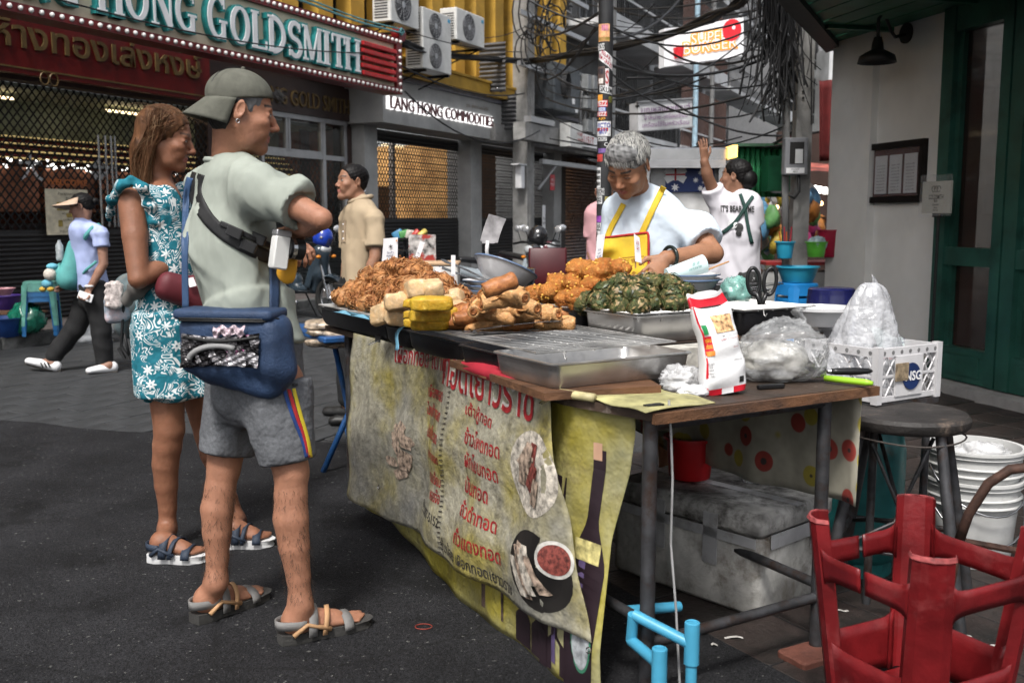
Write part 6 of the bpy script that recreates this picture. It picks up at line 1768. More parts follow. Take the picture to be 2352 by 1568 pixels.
def foot(sd, heel, toe, an, size=1.0):
 heel, toe, an = Vector(heel), Vector(toe), Vector(an)
 d = (toe-heel); L = d.length; d.normalize(); s = d.cross(V(0,0,1)).normalized()
 u = V(0,0,1)
 sd.ell(heel+d*.035+u*.035, (.034,.034,.036), k=.02)
 sd.cone(an, heel+d*.05+u*.045, .036, .034, k=.03)
 sd.cone(heel+d*.05+u*.05, heel+d*L*.62+u*.028, .036, .026, k=.03)
 sd.ecap(heel+d*.05+u*.022, heel+d*L*.72+u*.018, (.032,.022), (.044,.017), s, k=.02)
 for i, (o, l, r) in enumerate(((-.030,.0,.0125),(-.010,.004,.0095),(.006,-.006,.009),(.021,-.016,.0085),(.034,-.03,.008))):
  b = heel+d*L*.70+s*o*.9+u*.016; sd.cone(b, heel+d*(L-.006+l)+s*o+u*.012, r, r*.9, k=.005)
def bvh(o):
 me = o.data
 M = mworld(o)
 return BVHTree.FromPolygons([M @ v.co for v in me.vertices], [tuple(p.vertices) for p in me.polygons])
def hit(tr, u, v):
 r = ray(u, v).normalized(); p = V(0,0,EYE)
 return tr.ray_cast(p, r)[:2]
def ribbon(name, tr, pts, wpx, off, m, parent, thick=.003, n=28, fallback=3.2):
 P = [Vector(p) for p in pts]; C = []
 for i in range(n+1):
  t = i/n*(len(P)-1); k = min(int(t), len(P)-2); f = t-k; a, b, c, d = P[max(k-1,0)], P[k], P[k+1], P[min(k+2,len(P)-1)]
  C.append(.5*(2*b+(c-a)*f+(2*a-5*b+4*c-d)*f*f+(3*b-a-3*c+d)*f**3))
 NV_, last, rows = 4, fallback, []
 for i, c in enumerate(C):
  d = C[min(i+1,n)]-C[max(i-1,0)]; d.normalize(); q = Vector((-d.y, d.x))*wpx*.5; row = []
  for j in range(NV_+1):
   w = c+q*(1-2*j/NV_); p, nn = hit(tr, w.x, w.y)
   if p is None: p = at(w.x, w.y, last)
   else: last = p.y
   row.append(p)
  rows.append(row)
 for _ in range(4): rows = [rows[0]]+[[(rows[i-1][j]+rows[i][j]*2+rows[i+1][j])/4 for j in range(NV_+1)] for i in range(1,n)]+[rows[-1]]
 return obj(name, MB().grid(lambda u, v: (lambda p: p+(V(0,0,EYE)-p).normalized()*off)(rows[round(u*n)][round(v*NV_)]), n, NV_, thick), m, parent, True)
def cloth_wave(amp, freq, seed, dirs=None):
 f = fbm(freq, seed, 2)
 g = fbm(freq*.6, seed+100, 2)
 return lambda X, Y, Z: amp*.5-amp*np.abs(f(X, Y, Z*.45))-amp*.4*np.maximum(0, 1-np.abs(g(X+Z*.35, Y, Z*.7))*2.6)**2
def blockbox(c, r): return (np.array(c)-r, np.array(c)+r)
def person(label, loc, group=None): return thing('person', label, 'person', loc)
def srf(tr, u, v, fb=3.0):
 p, n = hit(tr, u, v)
 return p if p is not None else at(u, v, fb)
# ============ man with the cap, buying
man = person('man in grey-green t-shirt, grey shorts and backwards olive cap, leaning to look at the food', gp(600,1440,ROAD))
hm = hframe(at(556,258,3.2), (.93,.33,-.16), (.10,.03,1), 1.02)
mn = dict(neck=at(530,395,3.24), sh=at(598,432,3.05), sh2=at(468,425,3.42), el=at(738,503,2.93), wr=at(650,548,3.18), el2=at(560,560,3.62), wr2=at(655,560,3.45), hip=at(632,880,3.08), hip2=at(545,880,3.27), kn=at(668,1085,3.06), kn2=at(512,1078,3.24), an=at(690,1388,3.06), an2=at(496,1336,3.22))
sd = Sdf()
head(sd, hm, nose=1.12, jaw=.98)
sd.cone(hm @ V(0,-.032,-.04), mn['neck'], .052, .062, k=.03)
F = V(.83,.55,0).normalized(); SD = V(.55,-.83,0).normalized()
sd.ecap(mn['neck']+V(0,0,-.08), at(560,700,3.22), (.12,.06), (.12,.08), SD)
arm(sd, mn['sh'], mn['el'], mn['wr'], (.048,.032,.028)); arm(sd, mn['sh2'], mn['el2'], mn['wr2'], (.052,.042,.031))
hand(sd, mn['wr'], (-.25,.6,.15), (.3,.2,-1), .75, .98, thumb=1)
hand(sd, mn['wr2'], (.6,-.5,-.1), (0,.2,-1), .8, .98, thumb=-1)
bk = V(-.75,-.3,0)
leg(sd, mn['hip'], mn['kn'], mn['an'], bk, (.09,.054,.058,.035)); leg(sd, mn['hip2'], mn['kn2'], mn['an2'], bk, (.09,.053,.057,.035))
h1, t1 = gp(648,1458,ROAD+.028), gp(838,1420,ROAD+.02); h2, t2 = gp(450,1412,ROAD+.028), gp(606,1358,ROAD+.02)
foot(sd, h1, t1, mn['an']); foot(sd, h2, t2, mn['an2'])
fine = [(*blockbox(hm.translation+V(.02,0,-.01), .155), .0032), (*blockbox(mn['wr'].lerp(mn['wr2'],.4)+V(0,.04,0), .17), .0045)]
sdf_obj('body', sd, M_SKIN, man, .0085, fine, skin_color((.34,.16,.098), hm, stub=.6, brow=(.03,.022,.018), lip=(.40,.17,.14)))
eyes(hm, man)
SH = Sdf()
SH.ecap(at(535,425,3.23), at(535,560,3.22), (.175,.115), (.170,.135), SD, k=.05)
SH.ecap(at(535,560,3.22), at(570,690,3.20), (.170,.135), (.160,.135), SD, k=.05)
SH.ecap(at(570,690,3.20), at(597,806,3.17), (.160,.135), (.165,.150), SD, k=.05, flat=7)
SH.cone(mn['sh'].lerp(mn['neck'],.5)+V(0,0,.0), mn['sh'], .068, .072, k=.04)
SH.cone(mn['sh2'].lerp(mn['neck'],.5), mn['sh2'], .068, .07, k=.04)
slv = mn['sh'].lerp(mn['el'],.66)
SH.ecap(mn['sh'], slv, (.068,.068), (.078,.078), (0,0,1), k=.035, flat=7)
SH.ecap(slv.lerp(mn['el'],-.02), slv.lerp(mn['el'],.9), (.062,.062), (.07,.07), (0,0,1), k=.002, op=-1, flat=7)
SH.ecap(mn['sh2'], mn['sh2'].lerp(mn['el2'],.6), (.07,.07), (.082,.082), (0,0,1), k=.03, flat=7)
SH.cone(mn['neck']+V(0,0,-.03), mn['neck']+V(.0,.0,.012), .085, .072, k=.02)
SH.wave(cloth_wave(.022, 15, 11)); SH.wave(cloth_wave(.010, 30, 12))
M_TEE = mat('tee_cotton', (.30,.325,.285), .85, var=.10, scale=3, bump=1.5, bscale=7, spec=.2, stretch=(1,1,.5))
shirt = sdf_obj('t_shirt', SH, M_TEE, man, .0075, it=1)
sht = bvh(shirt)
obj('collar', MB().tube([mn['neck']+V(0,0,.016)+F*(.076*math.cos(t))*1.0+SD*(.066*math.sin(t))+V(0,0,-.022*math.cos(t)) for t in np.linspace(0,2*PI,25)[:-1]], .010, 6, closed=True), mat('tee_collar', (.33,.355,.315), .85, var=.08), man, True)
ST = Sdf()
ST.ecap(at(595,800,3.18), at(590,885,3.18), (.155,.135), (.165,.145), SD, k=.04)
hem1, hem2 = mn['hip'].lerp(mn['kn'],.86), mn['hip2'].lerp(mn['kn2'],.80)
ST.ecap(mn['hip'], hem1, (.108,.116), (.088,.096), SD, k=.04, flat=9)
ST.ecap(mn['hip2'], hem2, (.104,.11), (.086,.092), SD, k=.04, flat=9)
ST.wave(cloth_wave(.014, 16, 21)); ST.wave(cloth_wave(.007, 40, 22))
M_SHORT = mat('heather_grey', (.125,.13,.14), .9, var=.16, scale=160, bump=2, bscale=10, spec=.15)
shorts = sdf_obj('shorts', ST, M_SHORT, man, .0075)
stt = bvh(shorts)
for i, c in enumerate(((.62,.48,.03),(.42,.02,.025),(.015,.05,.2))):
 o = i*13
 ribbon('stripe', stt, [(668-o*.9,835),(672-o*.9,880),(690-o*.75,950),(708-o*.5,1010),(714-o*.35,1050)], 8, .004, mat('stripe%d' % i, c, .7), man, .002, fallback=3.0)
ribbon('zip_tape', stt, [(668,812),(672,850),(678,885)], 12, .009, M_BLK, man, .002, 10, 2.95)
zp = srf(stt, 670, 845, 2.95)
text('zip_lettering', 'ADRMAX', frame(zp+V(-.004,-.02,0), (.1,0,-1), (1,.2,.1)), .022, M_WHITE, man, bold=.02)
CP = Sdf(); CP.M = hm
CP.ell(mm_(0,-14,46), mm_(82,103,83), k=0)
CP.M = None
CP.cut(hm @ V(0,.09,.058), hm.to_3x3() @ V(0,.24,-1), .004)
CP.M = hm
M_CAP = mat('olive_cap', (.115,.115,.095), .85, var=.12, scale=30, bump=.2, bscale=300, spec=.2)
cap = sdf_obj('cap', CP, M_CAP, man, .004)
obj('cap_bill', MB(hm).grid(lambda u, v: V(.079*math.sin(1.5*(2*u-1))*(1-.06*v), -.014-.098*math.cos(1.5*(2*u-1))**.8*1.0-.058*v*math.cos(1.25*(2*u-1)), .020-.058*v-.022*(2*u-1)**2*v+.012*(1-math.cos(1.5*(2*u-1)))), 24, 8, .005), M_CAP, man, True)
obj('cap_button', MB(hm).ball(mm_(0,-14,130), .007, 8, 6), M_CAP, man)
ct = bvh(cap)
obj('cap_patch', MB().grid(lambda u, v: srf(ct, 462+10*u+10*v, 268-42*v, 3.2)+V(-.003,-.004,0), 3, 6, .002), M_WHITE, man)
obj('cap_patch_print', MB().grid(lambda u, v: srf(ct, 464.5+5*u+7*v, 258-26*v, 3.2)+V(-.006,-.007,0), 2, 4, .002), M_INK, man)
for x in (-1,0,1): obj('cap_seam', MB().tube([hm @ (V(.083*math.sin(t)*math.sin(x*1.05), .104*math.sin(t)*math.cos(x*1.05)*-1 if False else -.014+.104*math.sin(t)*math.cos(x*1.05+PI*.5), .046+.084*math.cos(t))) for t in np.linspace(0,1.35,12)], .0012, 4), M_IRON, man)
HR = Sdf(); HR.M = hm
HR.ell(mm_(0,-16,34), mm_(77,96,80), k=0)
HR.ell(mm_(0,-50,-28), mm_(62,48,48), k=.02)
HR.ell(mm_(0,88,-12), mm_(95,62,86), k=.006, op=-1)
HR.ell(mm_(76,-6,-12), mm_(22,26,34), k=.006, op=-1); HR.ell(mm_(-76,-6,-12), mm_(22,26,34), k=.006, op=-1)
HR.M = None
HR.cut(hm @ V(0,.09,.064), hm.to_3x3() @ V(0,-.24,1), .002); HR.cut(hm @ V(0,0,-.068), hm.to_3x3() @ V(0,.3,-1), .01)
f2_ = fbm(420, 3, 2)
HR.wave(lambda X, Y, Z: .0018*f2_(X*1., Y*1., Z*.25))
def hcol(v):
 q = (np.array(hm.inverted())[:3,:3] @ v.T).T+np.array(hm.inverted())[:3,3]
 g = np.clip((q[:,1]+.02)/.05, 0, 1)*.8+.1*f2_(v[:,0],v[:,1],v[:,2]*.2)
 g = np.clip(g,0,1)[:,None]
 return np.array((.02,.018,.018))*(1-g)+np.array((.16,.16,.165))*g
sdf_obj('hair', HR, M_HAIR, man, .0035, color=hcol, it=0)
tuft = []
for _ in range(160):
 a = random.uniform(-.9,.9); p0 = V(.055*math.sin(a), .072+.02*math.cos(a), .075+random.uniform(-.01,.01)); d = V(random.gauss(0,.012),.022+random.gauss(0,.008),random.uniform(-.012,.012))
 tuft.append([hm @ (p0+d*t+V(0,0,-.012*t*t)) for t in np.linspace(0,1,5)])
strands('fringe', [[tuple(p) for p in l] for l in tuft], .0009, M_HAIR, man, np.tile((.05,.05,.052),(160,1)))
obj('earring', MB(hm).tube([mm_(78,-14+5*math.cos(t),-36+6*math.sin(t)) for t in np.linspace(0,2*PI,13)[:-1]], .0012, 5, closed=True), M_STEEL, man)
lh = []
for an, kn in ((mn['an'],mn['kn']),(mn['an2'],mn['kn2'])):
 for _ in range(620):
  t = random.uniform(.1,.95); a = random.uniform(0,2*PI); c = kn.lerp(an,t); r = .047*(1-.35*max(0,t-.4))
  p = c+V(math.cos(a)*r*1.12,math.sin(a)*r*1.12,0)+bk*.012*(1-t); d = V(math.cos(a)*.006+random.gauss(0,.004),math.sin(a)*.006+random.gauss(0,.004),-.014)
  lh.append([tuple(p+d*k) for k in (0,.5,1)])
for _ in range(220):
 t = random.uniform(.0,.9); a = random.uniform(0,2*PI); c = mn['el'].lerp(mn['wr'],t); p = c+V(0,math.cos(a),math.sin(a))*.034; lh.append([tuple(p+V(-.010,math.cos(a)*.005,math.sin(a)*.005-.004)*k) for k in (0,.5,1)])
strands('leg_hair', lh, .0006, M_HAIR, man, np.tile((.05,.035,.028),(len(lh),1)))
def sandal(heel, toe, sole, strapA, strapB, parent, ht=.034):
 d = (toe-heel); L = d.length; d.normalize(); u = V(0,0,1); s = d.cross(u).normalized()
 z0 = ROAD+.001
 out = [(-.012,.0),(-.008,.028),(.03,.040),(.10,.036),(.16,.046),(.21,.048),(.25,.036),(.272,.012)]
 k = L/.255
 side = [(x*k, y) for x, y in out]+[(x*k, -y) for x, y in reversed(out)]
 b = Vector((heel.x, heel.y, z0))
 M = frame(b, d, -s)
 ring0 = [(x, y) for x, y in side]
 mb = MB(); n = len(ring0)
 lv = ((.94,0),(1.0,.008),(.97,ht*.55),(1.02,ht))
 vs = [M @ V(p[0]*f, p[1]*f, z) if True else 0 for f, z in lv for p in ring0]
 fs_ = [tuple(reversed(range(n))), tuple(range(3*n,4*n))]+[(l*n+i,l*n+(i+1)%n,(l+1)*n+(i+1)%n,(l+1)*n+i) for l in range(3) for i in range(n)]
 mb.add(vs, fs_)
 obj('sole', mb, sole, parent, True, sharp=50)
 def band(x0, x1, hgt, w, hw, m, a0=0, a1=PI):
  C = []
  for i in range(13):
   t = a0+(a1-a0)*i/12
   C.append(b+d*(x0+(x1-x0)*i/12)*k+s*(hw*math.cos(t))+u*(ht*.7+hgt*math.sin(t)**.75))
  mb = MB().grid(lambda p, q: C[round(p*12)]+d*w*(q-.5), 12, 2, .004)
  obj('strap', mb, m, parent, True)
 band(.075,.105,.082,.030,.052,strapA); band(.185,.19,.040,.032,.056,strapA)
 band(.11,.16,.070,.016,.054,strapB)
 C = [b+d*(.065*k-.085*k*math.cos(t))+s*(.050*math.sin(t))+u*(.065) for t in np.linspace(-1.5,1.5,15)]
 obj('heel_strap', MB().grid(lambda p, q: C[round(p*14)]+u*.028*(q-.5), 14, 1, .004), strapA, parent, True)
 for sg in (1, -1):
  obj('side_web', MB().tube([b+d*.02*k+s*.046*sg+u*(ht),b+d*.06*k+s*.05*sg+u*.065,b+d*.13*k+s*.05*sg+u*(ht+.004)], [.009,.007,.009], 6), strapB, parent, True)
  if 0: obj('side_web', MB().tube([b+d*.10*k+s*.05*sg+u*(ht),b+d*.15*k+s*.05*sg+u*.055,b+d*.20*k+s*.054*sg+u*(ht)], [.009,.006,.009], 6), strapB, parent, True)
M_SOLED = mat('dark_sole', (.05,.048,.045), .8, var=.2, bump=.4, bscale=90); M_STG = mat('grey_strap', (.17,.165,.16), .7, var=.12, scale=30); M_STT = mat('tan_strap', (.45,.26,.13), .7, var=.15)
sandal(h1, t1, M_SOLED, M_STG, M_STT, man); sandal(h2, t2, M_SOLED, M_STG, M_STT, man)
M_WEB = mat('black_webbing', (.014,.014,.015), .6, var=.2, scale=60)
slg = thing('sling_strap', 'wide black sling strap with buckles across the man’s back', 'strap', at(540,560,3.0))
ribbon('strap', sht, [(455,398),(446,430),(452,462),(475,500),(512,536),(560,565),(612,588),(660,602)], 30, .008, M_WEB, slg, .005, 40)
ribbon('thin_strap', sht, [(505,512),(540,527),(590,551),(650,574)], 12, .016, M_WEB, slg, .004, 20)
for u, v in ((543,533),(575,565),(596,548)):
 p = srf(sht, u, v, 3.0); obj('buckle', MB().rbox(p+V(0,-.02,0), (.05,.014,.032), .005, Euler((0,R(24),0))), mat('buckle_plastic',(.02,.02,.021),.4), slg)
M_NAVY = mat('navy_nylon', (.022,.045,.10), .65, var=.2, scale=12, bump=.3, bscale=130)
bag = thing('shoulder_bag', 'navy cooler shoulder bag with clear mesh pocket on the man’s hip', 'bag', at(535,820,2.98))
bc = at(540,798,3.0); bx, by = V(.985,-.17,0), V(.17,.985,0)
bM = frame(bc, bx, by)
BG = Sdf(); BG.M = bM
BG.box((0,0,.01), (.158,.068,.085), None, .03, k=0)
BG.cone((-.06,0,-.07), (.11,0,-.115), .05, .042, k=.05); BG.cone((.13,.0,.05), (.145,0,-.06), .05, .05, k=.04)
BG.wave(cloth_wave(.007, 22, 31))
BG.M = None
bgo = sdf_obj('bag_body', BG, M_NAVY, bag, .006)
obj('lid', MB(bM).rbox((-.008,-.004,.105), (.315,.14,.03), .03), M_NAVY, bag, True, sharp=50)
for z in (.088,.094): obj('zip', MB(bM).tube([(-.158,-.03,z),(-.14,-.074,z),(.12,-.074,z),(.156,-.03,z)], .0032, 6), M_BLK, bag, True)
bt_ = bvh(bgo)
def pocket_pat(nt, co):
 v = nt.nodes.new('ShaderNodeTexVoronoi'); v.inputs['Scale'].default_value = 26; nt.links.new(co, v.inputs['Vector'])
 c = _ramp(nt, v.outputs['Color'], .35, .65, (.02,.018,.02), (.5,.48,.5))
 return _mix(nt, _ramp(nt, _noise(nt, co, 30), .62, .68), c, (.45,.12,.28))
obj('pocket_contents', MB().grid(lambda u, v: srf(bt_, 420+178*u-4*v, 764+80*v-14*math.sin(u*PI)*(v-.6), 2.93)+V(0,-.012-.012*math.sin(u*PI)*math.sin(v*PI)-.006*math.sin(u*37+v*9)*math.sin(v*21),0), 34, 18), mat('pocket_foil', (.3,.3,.3), .22, .55, var=.4, scale=40, pattern=pocket_pat), bag)
obj('pocket_rim', MB().tube([srf(bt_, 425+172*u, 772+9*math.sin(u*PI), 2.93)+V(0,-.014-.012*math.sin(u*PI),0) for u in np.linspace(0,1,16)], .005, 6), M_BLK, bag, True)
obj('inner_coil', MB().tube([srf(bt_, 505-66*math.cos(t), 826-34*math.sin(t), 2.93)+V(0,-.024,0) for t in np.linspace(.1,2.2,16)], .009, 8), mat('grey_coil', (.22,.22,.22), .5), bag, True)
crp = [(478+random.gauss(0,1)+90*i/14, 738+random.uniform(-9,9)+6*math.sin(i)) for i in range(15)]
obj('white_bag_knot', MB().grid(lambda u, v: srf(bt_, 494+72*u, 748+22*v+4*math.sin(u*17), 2.93)+V(0,-.018-.010*math.sin(u*23)*math.sin(v*7)-.008*math.sin(v*PI),0), 20, 8), mat('pink_white_film', (.62,.5,.55), .3, var=.5, scale=50, coat=.4), bag)
ribbon('side_strap', sht, [(632,612),(632,650),(631,700),(630,762)], 22, .012, M_NAVY, bag, .004, 16, 2.95)
ribbon('shoulder_strap', sht, [(436,408),(428,440),(425,520),(424,600),(426,712)], 15, .010, mat('blue_web', (.035,.075,.16), .6), bag, .004, 24, 3.25)
p = srf(sht, 631, 728, 2.95); obj('strap_slider', MB().rbox(p+V(0,-.022,0), (.045,.014,.03), .005), MATS['buckle_plastic'], bag)
camt = thing('camera', 'small white and silver camera with black lens held at the man’s chest', 'camera', at(640,575,3.0))
cp = at(642,580,3.0); M = frame(cp, (.75,.62,0), (0,0,1)) @ Matrix.Rotation(R(-10),4,'Z')
obj('camera_body', MB(M).rbox((0,0,0), (.05,.10,.035), .008), mat('camera_white', (.62,.62,.6), .4, var=.05), camt, True, sharp=40)
obj('top_plate', MB(M).rbox((.0,.058,.0), (.05,.02,.034), .005), M_ALU, camt)
obj('lens', MB(M).cyl((.022,.018,0),(.07,.02,.0),.031,.033,20), MATS['black_plastic'], camt, True, sharp=40); obj('lens_ring', MB(M).cyl((.03,.018,0),(.042,.019,0),.0335,.0335,20), M_STEEL, camt)
tag(sdf_obj('yellow_pouch', Sdf().ell(at(662,610,3.08),(.028,.03,.045),k=0).cone(at(668,595,3.08),at(655,625,3.08),.02,.028,k=.02).wave(cloth_wave(.01,60,3)), mat('orange_pouch', (.62,.30,.02), .6, var=.2), None, .005), 'small orange-yellow pouch clipped at the man’s strap', 'pouch')
# ============ woman in the dress
wom = person('woman in teal and white floral dress with long brown hair, standing beside the man', gp(390,1270,ROAD))
hw = hframe(at(382,316,4.0), (.955,.10,-.22), (.22,0,1), 1.03)
wn = dict(neck=at(362,428,4.02), sh=at(303,462,3.86), sh2=at(420,445,4.22), el=at(318,640,3.78), wr=at(430,588,3.98), el2=at(450,600,4.25), wr2=at(480,570,4.1), hip=at(372,745,3.93), hip2=at(415,740,4.1), kn=at(388,985,3.93), kn2=at(465,960,4.22), an=at(384,1215,3.98), an2=at(545,1195,4.25))
sd = Sdf(); head(sd, hw, nose=1.1, jaw=.97, wide=.96, lips=.9)
sd.cone(hw @ V(0,-.03,-.05), wn['neck'], .046, .055, k=.03)
FW, SW = V(.92,.38,0).normalized(), V(.38,-.92,0).normalized()
sd.ecap(wn['neck']+V(0,0,-.06), at(385,700,4.0), (.15,.09), (.13,.10), SW)
arm(sd, wn['sh'], wn['el'], wn['wr'], (.052,.038,.030)); arm(sd, wn['sh2'], wn['el2'], wn['wr2'], (.05,.04,.03))
hand(sd, wn['wr'], (.9,.3,.2), (0,.5,-1), .7, .9); hand(sd, wn['wr2'], (.7,-.4,.2), (0,.5,-1), .7, .9)
bw = V(-.9,-.1,0)
leg(sd, wn['hip'], wn['kn'], wn['an'], bw, (.088,.060,.055,.034)); leg(sd, wn['hip2'], wn['kn2'], wn['an2'], bw, (.085,.055,.052,.033))
g1, k1 = gp(346,1268,ROAD+.035), gp(468,1272,ROAD+.03); g2, k2 = gp(510,1238,ROAD+.035), gp(622,1236,ROAD+.03)
foot(sd, g1, k1, wn['an']); foot(sd, g2, k2, wn['an2'])
sdf_obj('body', sd, M_SKIN, wom, .0095, [(*blockbox(hw.translation+V(.02,0,0), .15), .0036)], skin_color((.24,.105,.06), hw, lip=(.36,.13,.11), brow=(.05,.03,.02), browk=.8, blush=.18))
eyes(hw, wom, close=.25)
def dress_pat(nt, co):
 def mth(op, x, y=None):
  m = nt.nodes.new('ShaderNodeMath'); m.operation = op
  for i, q in enumerate((x, y)):
   if q is None: continue
   if isinstance(q, (int, float)): m.inputs[i].default_value = q
   else: nt.links.new(q, m.inputs[i])
  return m.outputs[0]
 n = nt.nodes.new('ShaderNodeTexNoise'); n.inputs['Scale'].default_value = 14; n.inputs['Detail'].default_value = .4; n.inputs['Distortion'].default_value = 1.9
 nt.links.new(co, n.inputs['Vector'])
 s = _ramp(nt, mth('PINGPONG', n.outputs[0], .06), .034, .037)
 s = _mix(nt, 1., s, _ramp(nt, _noise(nt, co, 15, 1), .44, .47), 'MULTIPLY')
 v = nt.nodes.new('ShaderNodeTexVoronoi'); v.inputs['Scale'].default_value = 16; v.inputs['Randomness'].default_value = .9; nt.links.new(co, v.inputs['Vector'])
 sb = nt.nodes.new('ShaderNodeVectorMath'); sb.operation = 'SUBTRACT'; nt.links.new(co, sb.inputs[0]); nt.links.new(v.outputs['Position'], sb.inputs[1])
 sx = nt.nodes.new('ShaderNodeSeparateXYZ'); nt.links.new(sb.outputs[0], sx.inputs[0])
 pet = mth('COSINE', mth('MULTIPLY', mth('ARCTAN2', sx.outputs[2], sx.outputs[0]), 7))
 lim = mth('ADD', mth('MULTIPLY', pet, .09), .27)
 fl = mth('MULTIPLY', mth('LESS_THAN', v.outputs['Distance'], lim), mth('GREATER_THAN', v.outputs['Distance'], .07))
 clear = mth('LESS_THAN', v.outputs['Distance'], .40)
 f = _mix(nt, clear, s, (0,0,0)); f = _mix(nt, 1., f, fl, 'LIGHTEN')
 return _mix(nt, f, (.018,.155,.205), (.66,.70,.70))
DR_ = Sdf()
DR_.ecap(at(362,480,3.99), at(378,600,3.98), (.150,.105), (.130,.105), SW, k=.04)
DR_.ecap(at(378,600,3.98), at(385,740,3.99), (.128,.105), (.160,.125), SW, k=.05)
DR_.ecap(at(385,740,3.99), at(410,905,4.0), (.160,.125), (.165,.135), SW, k=.05, flat=8)
DR_.ecap(wn['hip']+V(0,0,.05), wn['hip'].lerp(wn['kn'],.66), (.11,.11), (.115,.115), SW, k=.05, flat=8); DR_.ecap(wn['hip2'], wn['hip2'].lerp(wn['kn2'],.66), (.10,.10), (.105,.105), SW, k=.05, flat=8)
DR_.cone(wn['sh']+V(.03,.03,.02), at(372,500,3.92), .050, .06, k=.03)
DR_.cone(wn['sh2'], at(400,500,4.1), .05, .06, k=.03)
DR_.ell(wn['neck']+FW*.10+V(0,0,-.01), (.085,.085,.13), k=.01, op=-1)
DR_.cone(wn['sh']+V(-.02,-.05,.0), wn['sh']+V(-.02,-.06,-.25), .068, .066, k=.01, op=-1)
DR_.wave(lambda X, Y, Z: .010*np.sin(X*46+Y*30)*np.clip((1.0-Z)*2.2,0,1)); DR_.wave(cloth_wave(.008, 30, 41))
M_DRESS = mat('floral_dress', (.1,.3,.3), .8, var=.06, bump=2, bscale=9, pattern=dress_pat, spec=.2)
dress = sdf_obj('dress', DR_, M_DRESS, wom, .0075)
rf = fbm(95, 77, 2)
sdf_obj('ruffle_strap', Sdf().chain([at(250,505,3.93), at(258,455,3.84), at(277,424,3.80), at(303,414,3.79), at(328,428,3.80), at(344,470,3.83), at(356,515,3.86)], [.010,.018,.019,.018,.018,.020,.024], .01).wave(lambda X, Y, Z: .007*rf(X, Y, Z)), M_DRESS, wom, .005)
HW = Sdf(); HW.M = hw
HW.ell(mm_(0,-18,40), mm_(82,100,82), k=0)
HW.ell(mm_(0,-62,-60), mm_(74,52,110), k=.05)
HW.cone(mm_(52,-55,-60), mm_(68,-10,-310), .034, .012, k=.03); HW.cone(mm_(-50,-50,-60), mm_(-60,0,-280), .034, .02, k=.03); HW.cone(mm_(0,-85,-60), mm_(5,-80,-190), .035, .02, k=.03)
HW.ell(mm_(0,84,-30), mm_(100,66,98), k=.01, op=-1)
f3 = fbm(300, 8, 2)
HW.wave(lambda X, Y, Z: .0025*f3(X*1., Y*1., Z*.12))
bcol = np.array((.10,.046,.022))
sdf_obj('hair', HW, M_HAIR, wom, .0045, color=lambda v: bcol*(1+.5*f3(v[:,0],v[:,1],v[:,2]*.12))[:,None], it=0)
ln, lc = [], []
for _ in range(3200):
 a = random.uniform(-2.6,2.6); t = abs(random.gauss(0,.55)); s_ = math.sin(t)
 p = V(.083*s_*math.sin(a), -.018+.10*s_*math.cos(a), .04+.083*math.cos(t))
 side = 1 if p.x > 0 else -1
 e1 = V(side*(.080+random.gauss(0,.006)), -.005-.055*random.random(), .0+random.gauss(0,.012))
 e2 = V(side*(.072+random.gauss(0,.012)), -.02-.07*random.random(), -.10+random.gauss(0,.015))
 e3 = V(side*(.072+random.gauss(0,.018)), .02-.075*random.random(), -.32+random.gauss(0,.05))
 pts = [p, p.lerp(e1,.5)+V(side*.016,0,.014), e1, e1.lerp(e2,.5)+V(side*.004,0,0), e2, e2.lerp(e3,.5), e3]
 ln.append([tuple(hw @ q) for q in pts]); g = random.random(); lc.append(bcol*(.7+1.1*g) if g < .85 else np.array((.26,.16,.09)))
for _ in range(70):
 a = random.uniform(-2,2.5); p = V(.07*math.sin(a),-.02+.08*math.cos(a)*.6,.10); d = V(random.gauss(0,.05),random.gauss(.0,.06),random.uniform(.01,.045))
 ln.append([tuple(hw @ (p+d*t+V(random.gauss(0,.003),0,-.04*t*t))) for t in np.linspace(0,1,7)]); lc.append(np.array((.14,.08,.045)))
strands('hair_strands', ln, .0009, M_HAIR, wom, np.array(lc), .4)
M_SOLEW = mat('white_sole', (.6,.6,.6), .6, var=.1); M_STN = mat('navy_strap', (.02,.03,.05), .65, var=.15)
sandal(g1, k1, M_SOLEW, M_STN, M_STN, wom, .036); sandal(g2, k2, M_SOLEW, M_STN, M_STN, wom, .036)
dt = bvh(dress)
wp = thing('waist_pack', 'dark maroon waist pack on the woman’s hip, partly behind the man', 'bag', at(425,670,3.85))
sdf_obj('pack', Sdf().ecap(at(385,655,3.83),at(465,680,3.9),(.05,.04),(.075,.05),(0,0,1),k=0).wave(cloth_wave(.008,30,6)), mat('maroon_nylon', (.11,.015,.022), .6, var=.2), wp, .006)
ribbon('belt', dt, [(318,655),(345,650),(372,648),(400,652)], 16, .012, mat('taupe_belt',(.16,.14,.13),.7), wp, .004, 14, 3.9)
obj('white_tag', MB().grid(lambda u, v: at(428+16*u+8*v,640+20*v-4*u,3.82), 2, 2, .002), M_WHITE, wp)
jk = sdf_obj('tied_jacket', Sdf().chain([at(340,645,3.86),at(312,662,3.84),at(292,690,3.86)],[.03,.032,.022],k=.02).wave(cloth_wave(.012,40,7)), mat('taupe_jacket', (.14,.13,.12), .85, var=.25), None, .006)
tag(jk, 'taupe jacket bundle tied at the woman’s waist', 'jacket')
pu = thing('purse', 'small pastel tie-dye purse with furry flap hanging beside the woman', 'purse', at(265,690,4.0))
sdf_obj('purse_body', Sdf().ecap(at(262,690,4.0),at(270,725,4.0),(.045,.03),(.05,.032),(1,0,0),k=0).wave(cloth_wave(.006,40,9)), mat('tie_dye', (.36,.42,.5), .7, var=.5, scale=14, dirt=(.55,.4,.4), dscale=12), pu, .005)
